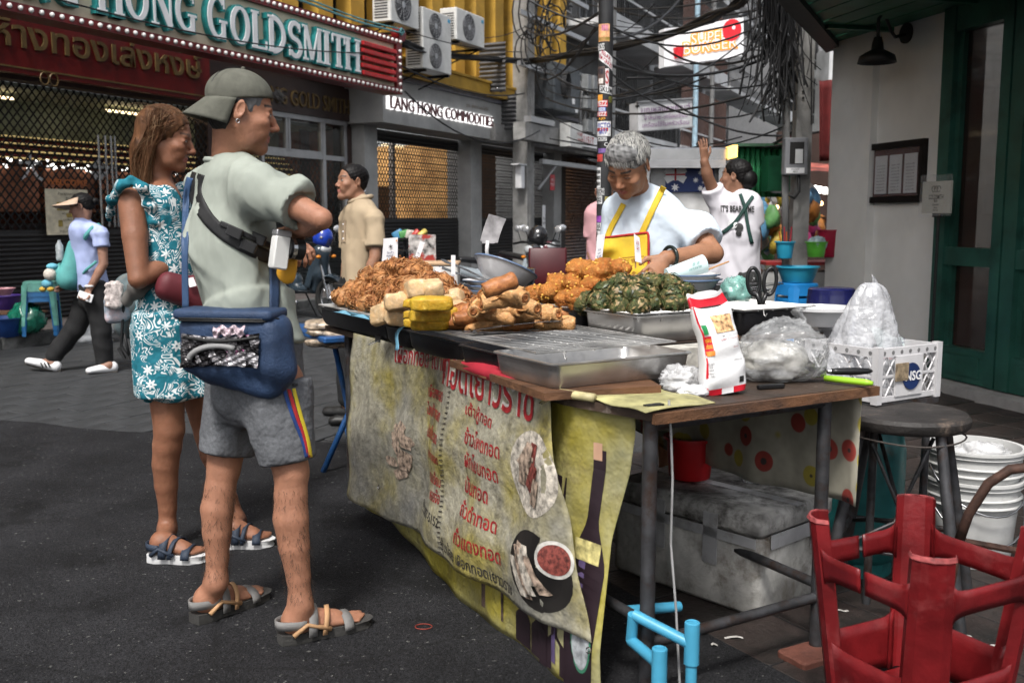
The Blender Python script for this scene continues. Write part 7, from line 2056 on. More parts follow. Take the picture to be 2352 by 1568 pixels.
sdf_obj('fur_flap', Sdf().ecap(at(262,655,3.96),at(260,700,3.95),(.036,.018),(.036,.018),(1,0,0),k=0).wave(lambda X,Y,Z: .004*fbm(260,4)(X,Y,Z)), mat('fur', (.5,.44,.42), .95, var=.4, scale=60), pu, .004)
obj('strap', MB().tube([at(272,655,4.0),at(284,700,3.98),at(280,760,3.99),at(278,800,4.0),at(290,822,4.0),at(296,815,4.0),at(285,765,4.0)], .006, 6), M_WEB, pu, True)
obj('strap_pad', MB().box(at(284,812,4.0), (.025,.01,.06), Euler((0,R(-30),0))), M_WEB, pu)
bp_ = sdf_obj('backpack', Sdf().ecap(at(300,660,4.15),at(305,740,4.15),(.07,.06),(.08,.07),(1,0,0),k=0).wave(cloth_wave(.01,22,9)), mat('camo_bag', (.12,.16,.17), .8, var=.5, scale=9, dirt=(.2,.15,.11), dscale=8), None, .008)
tag(bp_, 'grey-blue patterned soft bag behind the woman’s hip', 'bag')
# ============ vendor
ven = person('vendor with short grey hair, pale blue blouse and yellow apron, looking down at the fritters', V(.62,4.72,.024))
VY = 4.55
hv = hframe(at(1442,380,VY-.1), (-.46,-.63,-.62), (-.22,-.52,.82), 1.09)
vn = dict(neck=at(1470,470,VY+.03), sh=at(1590,520,VY-.02), sh2=at(1432,515,VY+.12), el=at(1638,582,VY-.15), wr=at(1530,592,VY-.30), el2=at(1402,640,VY), wr2=at(1405,660,VY-.2), hip=at(1530,760,VY+.1), hip2=at(1440,760,VY+.2))
sd = Sdf(); head(sd, hv, nose=.9, jaw=.93, wide=1.1, lips=.95, cheek=1.15, lid=True)
for s in (-1,1): sd.M = hv; sd.ell(mm_(s*36,58,-60), mm_(20,18,22), k=.02); sd.M = None
sd.cone(hv @ V(0,-.03,-.05), vn['neck']+V(.01,.03,0), .052, .056, k=.03)
SV = V(.93,-.36,0).normalized()
sd.ecap(vn['neck']+V(.02,.10,-.16), at(1480,700,VY+.12), (.12,.06), (.12,.08), SV)
arm(sd, vn['sh'], vn['el'], vn['wr'], (.055,.046,.030)); arm(sd, vn['sh2'], vn['el2'], vn['wr2'], (.055,.045,.031))
hand(sd, vn['wr'], (-.55,-.45,-.55), (-.6,.1,-.7), .55, 1.02, thumb=-1); hand(sd, vn['wr2'], (.1,-.6,-.7), (0,-.3,-1), .6)
vk = V(.3,.9,0)
for hp, dx in ((vn['hip'],.02),(vn['hip2'],-.03)):
 kn = V(hp.x+dx*.5, hp.y-.02, .50); an = V(hp.x+dx, hp.y+.02, .10)
 leg(sd, hp, kn, an, vk, (.09,.058,.056,.036)); foot(sd, V(an.x,an.y+.05,.03), V(an.x-.05,an.y-.19,.03), an)
sdf_obj('body', sd, M_SKIN, ven, .0095, [(*blockbox(hv.translation+V(0,-.02,-.01), .155), .0034), (*blockbox(vn['wr']+V(-.06,-.05,-.06), .13), .0038)], skin_color((.33,.16,.09), hv, lip=(.36,.12,.10), brow=(.02,.016,.015), browk=1.1, blush=.2))
eyes(hv, ven, close=.72)
BL = Sdf()
BL.ecap(at(1478,492,VY+.05), at(1480,610,VY+.05), (.185,.125), (.185,.14), SV, k=.05)
BL.ecap(at(1480,610,VY+.05), at(1485,800,VY+.1), (.185,.14), (.19,.15), SV, k=.05, flat=6)
BL.cone(vn['neck'].lerp(vn['sh'],.45)+V(0,0,-.02), vn['sh'], .07, .075, k=.04); BL.cone(vn['neck'].lerp(vn['sh2'],.45)+V(0,0,-.02), vn['sh2'], .07, .07, k=.04)
se = vn['sh'].lerp(vn['el'],.62)
BL.ecap(vn['sh'], se, (.072,.072), (.088,.082), (0,0,1), k=.03, flat=8)
BL.ecap(se.lerp(vn['el'],-.04), se.lerp(vn['el'],.9), (.072,.066), (.08,.074), (0,0,1), k=.002, op=-1, flat=8)
BL.ecap(vn['sh2'], vn['sh2'].lerp(vn['el2'],.6), (.075,.075), (.09,.085), (0,0,1), k=.03, flat=8)
BL.cone(vn['neck']+V(0,0,-.06), vn['neck']+V(.01,.01,.012), .09, .076, k=.03)
BL.wave(cloth_wave(.02, 15, 51)); BL.wave(cloth_wave(.005, 45, 52))
M_BLO = mat('pale_blue_cotton', (.58,.66,.74), .8, var=.06, scale=4, bump=1.4, bscale=6, spec=.25)
blo = sdf_obj('blouse', BL, M_BLO, ven, .0085)
blt = bvh(blo)
M_APR = mat('yellow_apron', (.66,.45,.03), .75, var=.12, scale=8, dirt=(.5,.33,.04), dscale=7, dpos=(.55,.8))
M_APRR = mat('apron_trim', (.40,.02,.02), .7)
def apr(u, v):
 uu, vv = 1386+100*u-14*v*(1-u), 538+150*v+ (8-12*u)*(1-v)
 return srf(blt, uu+2, vv, VY-.05)+V(-.004,-.014-.004*math.sin(u*14+v*4)-.02*v,0)
ap = obj('apron', MB().grid(apr, 24, 20, .003), M_APR, ven, True)
obj('apron_trim', MB().tube([apr(u,0)+V(0,-.004,.0) for u in np.linspace(0,1,18)]+[apr(1,v)+V(.004,-.004,0) for v in np.linspace(.05,1,14)], .0055, 6), M_APRR, ap, True)
ribbon('apron_strap', blt, [(1524,430),(1508,462),(1490,500),(1472,540)], 14, .008, M_APR, ven, .003, 18, VY-.05)
ribbon('apron_strap', blt, [(1432,468),(1418,495),(1404,520),(1394,545)], 12, .008, M_APR, ven, .003, 16, VY-.05)
def apt(t, u0, v0, u1, v1, h, m):
 vs, fs_ = text_geo(t, 1, .0); x0, x1 = min(p.x for p in vs), max(p.x for p in vs); y0, y1 = min(p.y for p in vs), max(p.y for p in vs)
 obj('apron_print', MB().add([apr(u0+(u1-u0)*(p.x-x0)/(x1-x0), v0-(p.y-(y0+y1)/2)*h/(y1-y0))+V(0,-.004,0) for p in vs], fs_), m, ap)
M_BRK = mat('apron_ink', (.30,.10,.015), .7)
apt('卓創會', .25,.40,.80,.40,.07,M_BRK); apt('ลิ้ม', .66,.62,.86,.62,.12,M_BRK); apt('金行', .1,.65,.25,.65,.1,M_BRK)
for vv in (.34,.47): obj('print_band', MB().grid(lambda p, q: apr(.12+.8*p, vv+.012*q)+V(0,-.004,0), 12, 1), M_BRK, ap)
for u, v in ((1526,452),(1420,512),(1458,540)): obj('beading', MB().add(*blobgeo(3,(.010,.006,.010),.3,6,8,6)), mat('pearl', (.6,.6,.62), .3), ven).location = srf(blt,u,v,VY)+V(0,-.008,0)-ven.location
pts = [srf(blt, 1545, 470+0*i, VY) for i in range(1)]
obj('bangle', MB().tube([vn['wr'].lerp(vn['el'],.08)+(vn['el']-vn['wr']).normalized()*0+((V(0,0,1).cross((vn['el']-vn['wr']).normalized())).normalized()*math.cos(t)+V(0,0,1)*math.sin(t))*.045 for t in np.linspace(0,2*PI,25)[:-1]], .0085, 8, closed=True), mat('dark_jade', (.012,.02,.018), .15, var=.2), ven, True)
obj('ear_stud', MB(hv).tube([mm_(84,-18+4*math.cos(t),-34+7*math.sin(t)) for t in np.linspace(0,2*PI,13)[:-1]], .0018, 5, closed=True), M_STEEL, ven)
HV = Sdf(); HV.M = hv
HV.ell(mm_(0,-14,44), mm_(82,100,82), k=0); HV.ell(mm_(0,-62,-8), mm_(66,42,44), k=.03); HV.ell(mm_(0,36,84), mm_(58,38,26), k=.03)
HV.ell(mm_(0,88,-18), mm_(76,60,72), k=.012, op=-1)
for s in (-1, 1): HV.ell(mm_(s*80,-8,-16), mm_(22,28,36), k=.01, op=-1)
f4 = fbm(260, 9, 2)
sdf_obj('hair', HV, M_HAIR, ven, .004, color=lambda v: np.array((.16,.16,.16))*(1+.6*f4(v[:,0],v[:,1],v[:,2]))[:,None], it=0)
ln, lc = [], []
for _ in range(5200):
 t = math.acos(random.uniform(-.12,1)); a = random.uniform(0,2*PI); s_ = math.sin(t)
 n = V(s_*math.sin(a), s_*math.cos(a), math.cos(t))
 if n.y > .46 and n.z < .36: continue
 if n.z < .1 and abs(n.x) > .72: continue
 p = V(n.x*.080, -.014+n.y*.099, .044+n.z*.081)
 fl = V(-.35+random.gauss(0,.18), .6+random.gauss(0,.15) if n.z > .3 else -.1+random.gauss(0,.2), -.55 if n.z < .5 else .0)
 fl = fl-n*fl.dot(n); fl = fl.normalized() if fl.length > 0 else n
 L = random.uniform(.022,.042)
 ln.append([tuple(hv @ (p+(fl*.85+n*.42)*L*k-n*.012*k*k+V(0,0,-.006*k*k))) for k in np.linspace(0,1,5)])
 g = random.random(); lc.append(np.array((.62,.61,.57)) if g < .5 else np.array((.30,.30,.30)) if g < .75 else np.array((.04,.04,.042)))
strands('hair_strands', ln, .0011, M_HAIR, ven, np.array(lc), .35)
# ============ the other people
def figure(label, hM, J, skin, top, bottom, side, back, sleeve=.6, hair=(.008,.007,.007), h=.012, hk={}, waist=(.155,.12), toph=.0):
 t = person(label, V(J['anR'].x, J['anR'].y, .02))
 sd = Sdf(); head(sd, hM, **hk)
 sd.cone(hM @ V(0,-.03,-.05), J['neck'], .050, .058, k=.03)
 mid = (J['hipL']+J['hipR'])/2
 sd.ecap(J['neck']+V(0,0,-.08), mid, (.13,.08), (.12,.09), side)
 for k in 'LR':
  arm(sd, J['sh'+k], J['el'+k], J['wr'+k], (.048,.038,.028))
  d = (J['wr'+k]-J['el'+k]).normalized()
  hand(sd, J['wr'+k], J.get('hd'+k, d), J.get('hn'+k, back*-1), J.get('hc'+k, .5), .95, thumb=1 if k == 'R' else -1)
  leg(sd, J['hip'+k], J['kn'+k], J['an'+k], back, (.085,.052,.05,.034))
  foot(sd, J['he'+k], J['to'+k], J['an'+k])
 sdf_obj('body', sd, M_SKIN, t, h, [(*blockbox(hM.translation, .15), .0045)]+[(*blockbox(J['wr'+k]+J.get('hd'+k,(J['wr'+k]-J['el'+k])).normalized()*.09, .12), .0055) for k in 'LR' if h < .015], skin_color(skin, hM))
 eyes(hM, t)
 C = Sdf()
 C.ecap(J['neck']+V(0,0,-.06), J['neck'].lerp(mid,.5), (.165,.10), (waist[0],waist[1]), side, k=.015)
 C.ecap(J['neck'].lerp(mid,.42), mid+V(0,0,toph), (waist[0]-.002,waist[1]-.004), (waist[0]+.01,waist[1]+.015), side, k=.012, flat=7)
 for k in 'LR':
  C.cone(J['neck'].lerp(J['sh'+k],.5)+V(0,0,-.01), J['sh'+k], .062, .064, k=.04)
  C.ecap(J['sh'+k], J['sh'+k].lerp(J['el'+k],sleeve), (.065,.065), (.075,.075), (.3,.1,1), k=.03, flat=7)
 C.cone(J['neck']+V(0,0,-.03), J['neck']+V(0,0,.012), .072, .064, k=.02)
 C.wave(cloth_wave(.02, 16, 61)); C.wave(cloth_wave(.007, 40, 62))
 top_o = sdf_obj('top', C, top, t, h*.9)
 B = Sdf(); B.ecap(mid+V(0,0,.06), mid+V(0,0,-.06), (.15,.12), (.155,.125), side, k=.04)
 for k in 'LR': B.chain([J['hip'+k], J['kn'+k], J['kn'+k].lerp(J['an'+k],.9)], [.106,.088,.078], .02)
 B.wave(cloth_wave(.014, 20, 71))
 sdf_obj('trousers', B, bottom, t, h)
 if hair:
  H = Sdf(); H.M = hM
  H.ell(mm_(0,-16,40), mm_(79,98,80), k=0); H.ell(mm_(0,-58,-10), mm_(64,42,46), k=.02); H.ell(mm_(0,84,-14), mm_(96,62,86), k=.008, op=-1)
  for s in (-1,1): H.ell(mm_(s*80,-4,-16), mm_(20,26,36), k=.006, op=-1)
  H.wave(lambda X,Y,Z: .0018*fbm(300,4,2)(X,Y,Z)); H.M = None
  sdf_obj('hair', H, M_HAIR, t, .005, color=lambda v: np.tile(hair,(len(v),1)), it=0)
 return t, top_o
M_BLKC = mat('black_cloth', (.012,.012,.013), .8, var=.2)
Y = 6.65
J = dict(neck=at(826,468,Y), shL=at(862,500,Y-.14), shR=at(798,500,Y+.14), elL=at(862,590,Y-.2), elR=at(800,590,Y+.2), wrL=at(838,655,Y-.22), wrR=at(790,650,Y+.2), hipL=at(842,668,Y-.07), hipR=at(806,668,Y+.07), knL=at(835,805,Y-.07), knR=at(800,805,Y+.06), anL=at(838,935,Y-.1), anR=at(800,925,Y+.05), heL=gp(850,972,.03), toL=gp(768,970,.03), heR=gp(826,955,.03), toR=gp(755,948,.03))
ym, yt = figure('young man in beige polo shirt gazing left past the radish heap', hframe(at(808,418,Y), (-.83,-.52,.08), (.05,.05,1), 1.02), J, (.28,.14,.085), mat('beige_polo', (.40,.31,.205), .85, var=.08, bump=.2, bscale=250), M_BLKC, V(.3,-.95,0), V(.9,.1,0), .75, hk=dict(nose=.92), waist=(.15,.115))
tr = bvh(yt)
obj('polo_collar', MB().tube([J['neck']+V(.075*math.cos(t)+.005,.066*math.sin(t),.028+.02*math.cos(t)) for t in np.linspace(0,2*PI,21)[:-1]], .016, 6, closed=True), MATS['beige_polo'], ym, True)
obj('polo_placket', MB().grid(lambda u, v: srf(tr, 786+9*u-2*v, 506+50*v, Y)+V(0,-.006,0), 2, 6, .003), mat('polo_placket', (.36,.27,.18), .85), ym)
for v in (515,532,548): obj('button', MB().ball(srf(tr,790,v,Y)+V(-.003,-.01,0), .006, 6, 4), M_WHITE, ym)
obj('ear_stud', MB().ball(at(838,440,Y-.12), .007, 8, 6), M_STEEL, ym)
obj('belt', MB().tube([at(826,655,Y)+V(.165*math.cos(t),.13*math.sin(t),0) for t in np.linspace(0,2*PI,21)[:-1]], .018, 6, closed=True), M_BLK, ym)
for k in 'LR': sdf_obj('shoe', Sdf().ecap(J['he'+k]+V(-.02,0,.03), J['to'+k]+V(-.01,0,.015), (.045,.045), (.048,.03), V(0,1,0), k=0).wave(cloth_wave(.006,60,4)), M_BLK, ym, .008)
Y = 8.78
J = dict(neck=at(190,512,Y), shL=at(232,535,Y-.13), shR=at(196,535,Y+.15), elL=at(238,606,Y-.16), elR=at(170,600,Y+.2), wrL=at(206,662,Y-.2), wrR=at(150,640,Y+.1), hipL=at(222,672,Y-.08), hipR=at(210,672,Y+.08), knL=at(232,760,Y-.08), knR=at(170,755,Y+.05), anL=at(240,835,Y-.05), anR=at(120,822,Y+.02), heL=gp(262,850,.03), toL=gp(205,855,.03), heR=at(132,848,Y), toR=at(66,832,Y), hcL=.9, hnL=V(-.5,-.8,0))
ww, wt = figure('walking woman in lavender top, black trousers and peach sun visor', hframe(at(186,474,Y), (-.97,-.12,-.2), (-.1,0,1), .98), J, (.30,.16,.11), mat('lavender_top', (.36,.42,.66), .75, var=.07), M_BLKC, V(-.12,-.99,0), V(.95,.2,0), .45, waist=(.14,.125), toph=.02)
hM = hframe(at(186,474,Y), (-.93,-.26,-.2), (-.1,.12,1), .98)
obj('visor_band', MB(hM).lathe([(.084,.052),(.086,.078)], mm_(0,-14,0), 28), M_BLK, ww, True)
obj('visor_brim', MB(hM).grid(lambda u, v: V((.086+.085*v)*math.sin(-1.5+3*u), -.014+(.10+.15*v)*math.cos(-1.5+3*u), .070-.02*v-.05*v*math.sin(-1.5+3*u)**2), 20, 6, .004), mat('peach_brim', (.50,.36,.26), .6, var=.15), ww, True)
obj('hair_bun', MB(hM).ball(mm_(0,-125,20), mm_(38,34,34), 12, 8), mat('black_hair', (.006,.0055,.0055), .5, spec=.2), ww, True)
for k, c in (('L',1),('R',0)):
 a, b = J['he'+k], J['to'+k]
 sdf_obj('shoe', Sdf().ecap(a+V(-.01,0,.03), b+V(0,0,.015), (.045,.05), (.05,.028), V(0,1,0), k=0), M_WHITE, ww, .008)
 obj('shoe_sole', MB().tube([a+V(.03,0,-.015), a.lerp(b,.5)+V(0,0,-.018), b+V(-.03,0,-.005)], [.02,.022,.016], 8), mat('gum_sole', (.10,.09,.08), .8), ww, True)
for i in range(3): obj('shoe_stripe', MB().box(at(112-8*i,838,Y-.055), (.012,.004,.05), Euler((0,R(-25),0))), M_BLK, ww)
obj('bracelet', MB().tube([J['wrL']+V(.034*math.cos(t),.034*math.sin(t),.02) for t in np.linspace(0,2*PI,17)[:-1]], .009, 6, closed=True), M_WHITE, ww, True)
ph = thing('phone', 'white phone in the walking woman’s hand', 'phone', at(200,680,Y-.22)); obj('phone_body', MB().rbox(at(196,681,Y-.24), (.13,.012,.07), .008, Euler((0,R(20),0))), M_WHITE, ph); obj('lens_block', MB().box(at(184,690,Y-.25), (.035,.006,.03), Euler((0,R(20),0))), M_BLK, ph)
M_TB = mat('teal_canvas', (.09,.33,.32), .75, var=.14, scale=10)
bk_ = thing('teal_backpack', 'teal backpack worn on the walking woman’s front', 'backpack', at(165,610,Y-.1))
sdf_obj('pack', Sdf().ecap(at(180,570,Y-.02),at(162,640,Y-.05),(.10,.09),(.14,.11),V(0,1,0),k=0).wave(cloth_wave(.025,14,8)), M_TB, bk_, .011)
sdf_obj('front_pocket', Sdf().ell(at(148,628,Y-.05),(.08,.1,.1),k=0).wave(cloth_wave(.015,20,9)), M_TB, bk_, .011)
obj('strap', MB().tube([at(184,566,Y-.08),at(197,542,Y-.14),at(212,524,Y-.15),at(226,517,Y-.08),at(236,528,Y)], .022, 6), M_TB, bk_, True)
obj('lower_strap', MB().tube([at(184,636,Y-.1),at(200,618,Y-.17),at(222,600,Y-.14)], .014, 6), M_TB, bk_, True)
bo = thing('water_bottle', 'clear water bottle in the teal backpack pocket', 'bottle', at(140,590,Y-.1)); obj('bottle_body', MB().lathe([(0,0),(.03,0),(.032,.02),(.032,.13),(.014,.16),(.014,.175)], at(138,598,Y-.12), 14), film('bottle_pet', (.6,.65,.68), .55), bo, True); obj('bottle_cap', MB().cyl(at(132,572,Y-.12)+V(.02,0,-.01), at(132,572,Y-.12)+V(.02,0,.02), .016, seg=12), M_WHITE, bo)
pd_ = thing('plush_toy', 'small plush doll in blue hanging from the teal backpack', 'toy', at(112,650,Y-.15))
obj('plush_head', MB().ball(at(115,630,Y-.15), .055, 14, 10), mat('plush_cream', (.55,.5,.44), .95, var=.2, scale=60), pd_, True); obj('plush_cap', MB().ball(at(120,612,Y-.13), (.05,.05,.03), 12, 8), mat('plush_blue', (.12,.35,.45), .9), pd_, True)
obj('plush_body', MB().ball(at(108,652,Y-.15), (.05,.045,.04), 12, 8), MATS['plush_blue'], pd_, True)
for u in (98,116): obj('plush_foot', MB().ball(at(u,664,Y-.16), (.032,.03,.022), 10, 6), mat('plush_yellow', (.55,.36,.06), .9), pd_, True)
Y = 6.9
J = dict(neck=at(1688,450,Y), shL=at(1648,462,Y+.05), shR=at(1722,470,Y-.08), elL=at(1626,408,Y-.02), elR=at(1738,545,Y), wrL=at(1618,372,Y-.05), wrR=at(1735,610,Y+.1), hipL=at(1668,640,Y+.05), hipR=at(1712,640,Y-.05), knL=at(1670,780,Y+.05), knR=at(1712,780,Y-.05), anL=at(1668,910,Y+.05), anR=at(1712,915,Y-.05), heL=gp(1665,930,.03), toL=gp(1640,905,.03), heR=gp(1715,932,.03), toR=gp(1690,910,.03), hdL=V(-.1,-.1,1), hnL=V(-.5,.8,0), hcL=.12)
hM = hframe(at(1690,405,Y), (-.80,.55,.05), (0,0,1), 1.0)
wt_, tt = figure('woman in white lettered t-shirt seen from behind, one arm raised to the cart roof', hM, J, (.26,.13,.08), mat('white_tee', (.62,.60,.64), .8, var=.06, scale=4), mat('patterned_pants', (.03,.03,.03), .8, var=.2, scale=14, dirt=(.5,.5,.5), dscale=16, dpos=(.6,.63)), V(.8,-.55,0), V(.3,-.9,0), .55, waist=(.17,.13), toph=-.02)
obj('hair_bun', MB(hM).ball(mm_(0,-95,-20), mm_(60,60,66), 14, 10), MATS['black_hair'], wt_, True)
tr = bvh(tt)
def teetext(t, u0, v0, u1, v1, h):
 vs, fs_ = text_geo(t, 1, .03); x0, x1 = min(p.x for p in vs), max(p.x for p in vs); y0, y1 = min(p.y for p in vs), max(p.y for p in vs)
 obj('tee_print', MB().add([srf(tr, u0+(u1-u0)*(p.x-x0)/(x1-x0), v0+(v1-v0)*(p.x-x0)/(x1-x0)-(p.y-y0)/(y1-y0)*h, Y)+V(0,-.008,0) for p in vs], fs_), M_INK, wt_)
teetext("IT'S BEAR TIME", 1655,486,1732,488,15)
for u, v, r_, m in ((1682,515,11,M_WHITE),(1697,522,10,M_INK),(1696,536,7,M_INK)): obj('tee_motif', MB().grid(lambda p, q: srf(tr, u+r_*q*math.cos(2*PI*p), v+r_*q*math.sin(2*PI*p), Y)+V(0,-.010,0), 14, 2), m, wt_)
M_GST = mat('green_strap', (.012,.05,.04), .7)
ribbon('apron_strap', tr, [(1700,445),(1712,480),(1718,520),(1728,560)], 8, .012, M_GST, wt_, .004, 14, Y); ribbon('apron_strap', tr, [(1730,450),(1712,475),(1690,510),(1658,535)], 8, .014, M_GST, wt_, .004, 14, Y)
Y = 8.6
J = dict(neck=at(1388,472,Y), shL=at(1410,495,Y), shR=at(1362,495,Y), elL=at(1415,570,Y), elR=at(1356,568,Y), wrL=at(1410,620,Y-.1), wrR=at(1366,620,Y-.1), hipL=at(1398,630,Y), hipR=at(1376,630,Y), knL=at(1398,740,Y), knR=at(1376,740,Y), anL=at(1398,830,Y), anR=at(1376,830,Y), heL=gp(1400,850,.03), toL=gp(1395,865,.03), heR=gp(1376,850,.03), toR=gp(1370,865,.03))
figure('person in pink top with red trim mostly hidden behind the stickered pole', hframe(at(1388,440,Y), (.2,-.95,-.1), (0,0,1)), J, (.35,.18,.12), mat('pink_top', (.55,.30,.32), .8, var=.06), M_BLKC, V(1,0,0), V(0,.9,0), .7)
Y = 19
J = dict(neck=at(1774,528,Y), shL=at(1782,534,Y), shR=at(1764,534,Y), elL=at(1786,560,Y), elR=at(1760,560,Y), wrL=at(1782,580,Y-.1), wrR=at(1764,580,Y-.1), hipL=at(1778,578,Y), hipR=at(1768,578,Y), knL=at(1778,620,Y), knR=at(1768,620,Y), anL=at(1778,655,Y), anR=at(1768,655,Y), heL=gp(1779,663,.03), toL=gp(1777,668,.03), heR=gp(1768,663,.03), toR=gp(1766,668,.03))
figure('distant pedestrian in pale lavender shirt and white cap between the stalls', hframe(at(1773,514,Y), (-.2,-.95,0), (0,0,1)), J, (.4,.25,.2), mat('pale_lav', (.5,.48,.6), .8), mat('olive_trousers', (.1,.1,.07), .8), V(1,0,0), V(0,.9,0), .6, hair=(.5,.5,.48), h=.02)
# ============ motorcycles
def bike(loc, rz, label, bodyc, helmet=None):
 t = thing('motorcycle', label, 'motorcycle', loc, rz, 'motorcycles parked along the shops')
 bm = mat('bike_'+label[:9], bodyc, .22, var=.08, coat=.5)
 rub = mat('tyre_rubber', (.015,.015,.015), .8); sil = M_STEEL; dk = mat('bike_black', (.012,.012,.013), .35)
 for x in (.63,-.60):
  w = obj('wheel', MB().tube([(x+.26*math.cos(a),0,.29+.26*math.sin(a)) for a in np.linspace(0,2*PI,25)[:-1]], .045, 8, closed=True), rub, t, True, local=True)
  obj('rim', MB().tube([(x+.205*math.cos(a),0,.29+.205*math.sin(a)) for a in np.linspace(0,2*PI,25)[:-1]], .014, 6, closed=True).cyl((x,-.04,.29),(x,.04,.29),.04,seg=12), sil, w, True, local=True)
  sp_ = MB()
  for a in np.linspace(0,2*PI,11)[:-1]: sp_.cyl((x,0,.29),(x+.2*math.cos(a),0,.29+.2*math.sin(a)),.006,seg=5)
  obj('spokes', sp_, sil, w, local=True)
 B = Sdf()
 B.chain([(.48,0,.86),(.42,0,.62),(.30,0,.42)],[.09,.10,.07],.05); B.ecap((.30,0,.40),(-.1,0,.38),(.09,.06),(.10,.06),(0,1,0),k=.05); B.ecap((-.1,0,.5),(-.75,0,.68),(.10,.12),(.08,.07),(0,1,0),k=.06); B.ell((.46,0,.92),(.10,.13,.09),k=.05)
 for s in (-1,1): B.ecap((.42,s*.10,.84),(.30,s*.13,.45),(.05,.03),(.06,.03),(1,0,0),k=.03)
 sdf_obj('body_shell', B, bm, t, .016, local=True)
 obj('front_fender', MB().grid(lambda u, v: ((.63+.32*math.cos(.35+2.1*u)), .07*(v-.5)*2*(1-.3*abs(u-.5)), .29+.32*math.sin(.35+2.1*u)-.03*(2*v-1)**2), 14, 6, .006), bm, t, True, local=True)
 sdf_obj('seat', Sdf().ecap((.02,0,.74),(-.62,0,.80),(.10,.045),(.09,.04),(0,1,0),k=0), dk, t, .016, local=True)
 for s in (-1,1):
  obj('fork', MB().cyl((.63,s*.06,.29),(.48,s*.06,.8),.018,seg=8), sil, t, local=True)
  m = obj('mirror', MB().tube([(.38,s*.28,1.02),(.36,s*.32,1.12),(.36,s*.36,1.18)], .007, 6), dk, t, local=True)
  obj('mirror_glass', MB().ball((.35,s*.38,1.2),(.02,.075,.05),12,8), mat('mirror_face',(.75,.76,.78),.15,.6), m, True, local=True)
  obj('turn_signal', MB().ball((.54,s*.13,.84),(.03,.04,.025),8,6), mat('amber_lens',(.6,.2,.02),.2), t, True, local=True)
 obj('handlebar', MB().tube([(.30,-.36,.99),(.38,-.2,1.02),(.42,0,1.0),(.38,.2,1.02),(.30,.36,.99)], .016, 8), dk, t, True, local=True)
 obj('headlight', MB().ball((.545,0,.94),(.035,.09,.055),12,8), mat('lens_clear',(.6,.62,.64),.1), t, True, local=True)
 obj('exhaust', MB().tube([(.1,-.14,.22),(-.3,-.16,.24),(-.75,-.17,.36)],[.025,.03,.045],10), sil, t, True, local=True)
 obj('number_plate', MB().box((-.86,0,.62),(.01,.2,.14),Euler((0,-.3,0))), M_WHITE, t, local=True)
 obj('side_stand', MB().cyl((-.05,.12,.35),(.02,.26,.0),.012,seg=6), dk, t, local=True)
 return t
bike(gp(722,738)+V(-.25,.35,.02), math.atan2(-.62,.78), 'black scooter with a blue helmet on it behind the man', (.03,.045,.06))
bike(gp(1130,732)+V(.15,0,.02), math.atan2(.35,.9), 'silver-grey motorcycle in front of the shutters, its seat to the left', (.30,.34,.37))
bike(gp(1290,732)+V(0,-.3,.02), math.atan2(-.5,-.8), 'black motorcycle farther right with a white box plate', (.03,.03,.033))
bike(gp(1215,722)+V(0,.9,.02), math.atan2(-.75,.6), 'dark red-trimmed motorcycle between the other two', (.12,.02,.03))
def helmet(c, col, lab):
 t = thing('helmet', lab, 'helmet', c); M = Matrix.Rotation(R(20),3,'Y')
 obj('shell', MB().lathe([(.0,.13),(.06,.12),(.105,.08),(.125,.02),(.125,-.04),(.115,-.10),(.11,-.10),(.118,-.04)], c, 24, M), mat('helm_'+lab[:6], col, .2, var=.04, coat=.6), t, True)
 obj('badge', MB().ball(c+V(.0,-.128,.0), (.018,.006,.018), 10, 6), M_STEEL, t)
 obj('visor', MB().lathe([(.127,.02),(.13,-.03),(.128,-.07)], c, 14, M, R(-50), R(60)), film('visor_film', (.1,.1,.1), .5), t, True)
helmet(at(742,545,12.6), (.01,.04,.33), 'blue helmet resting on the scooter handlebar'); helmet(at(1236,542,12.6), (.014,.014,.016), 'black helmet resting on a motorcycle')
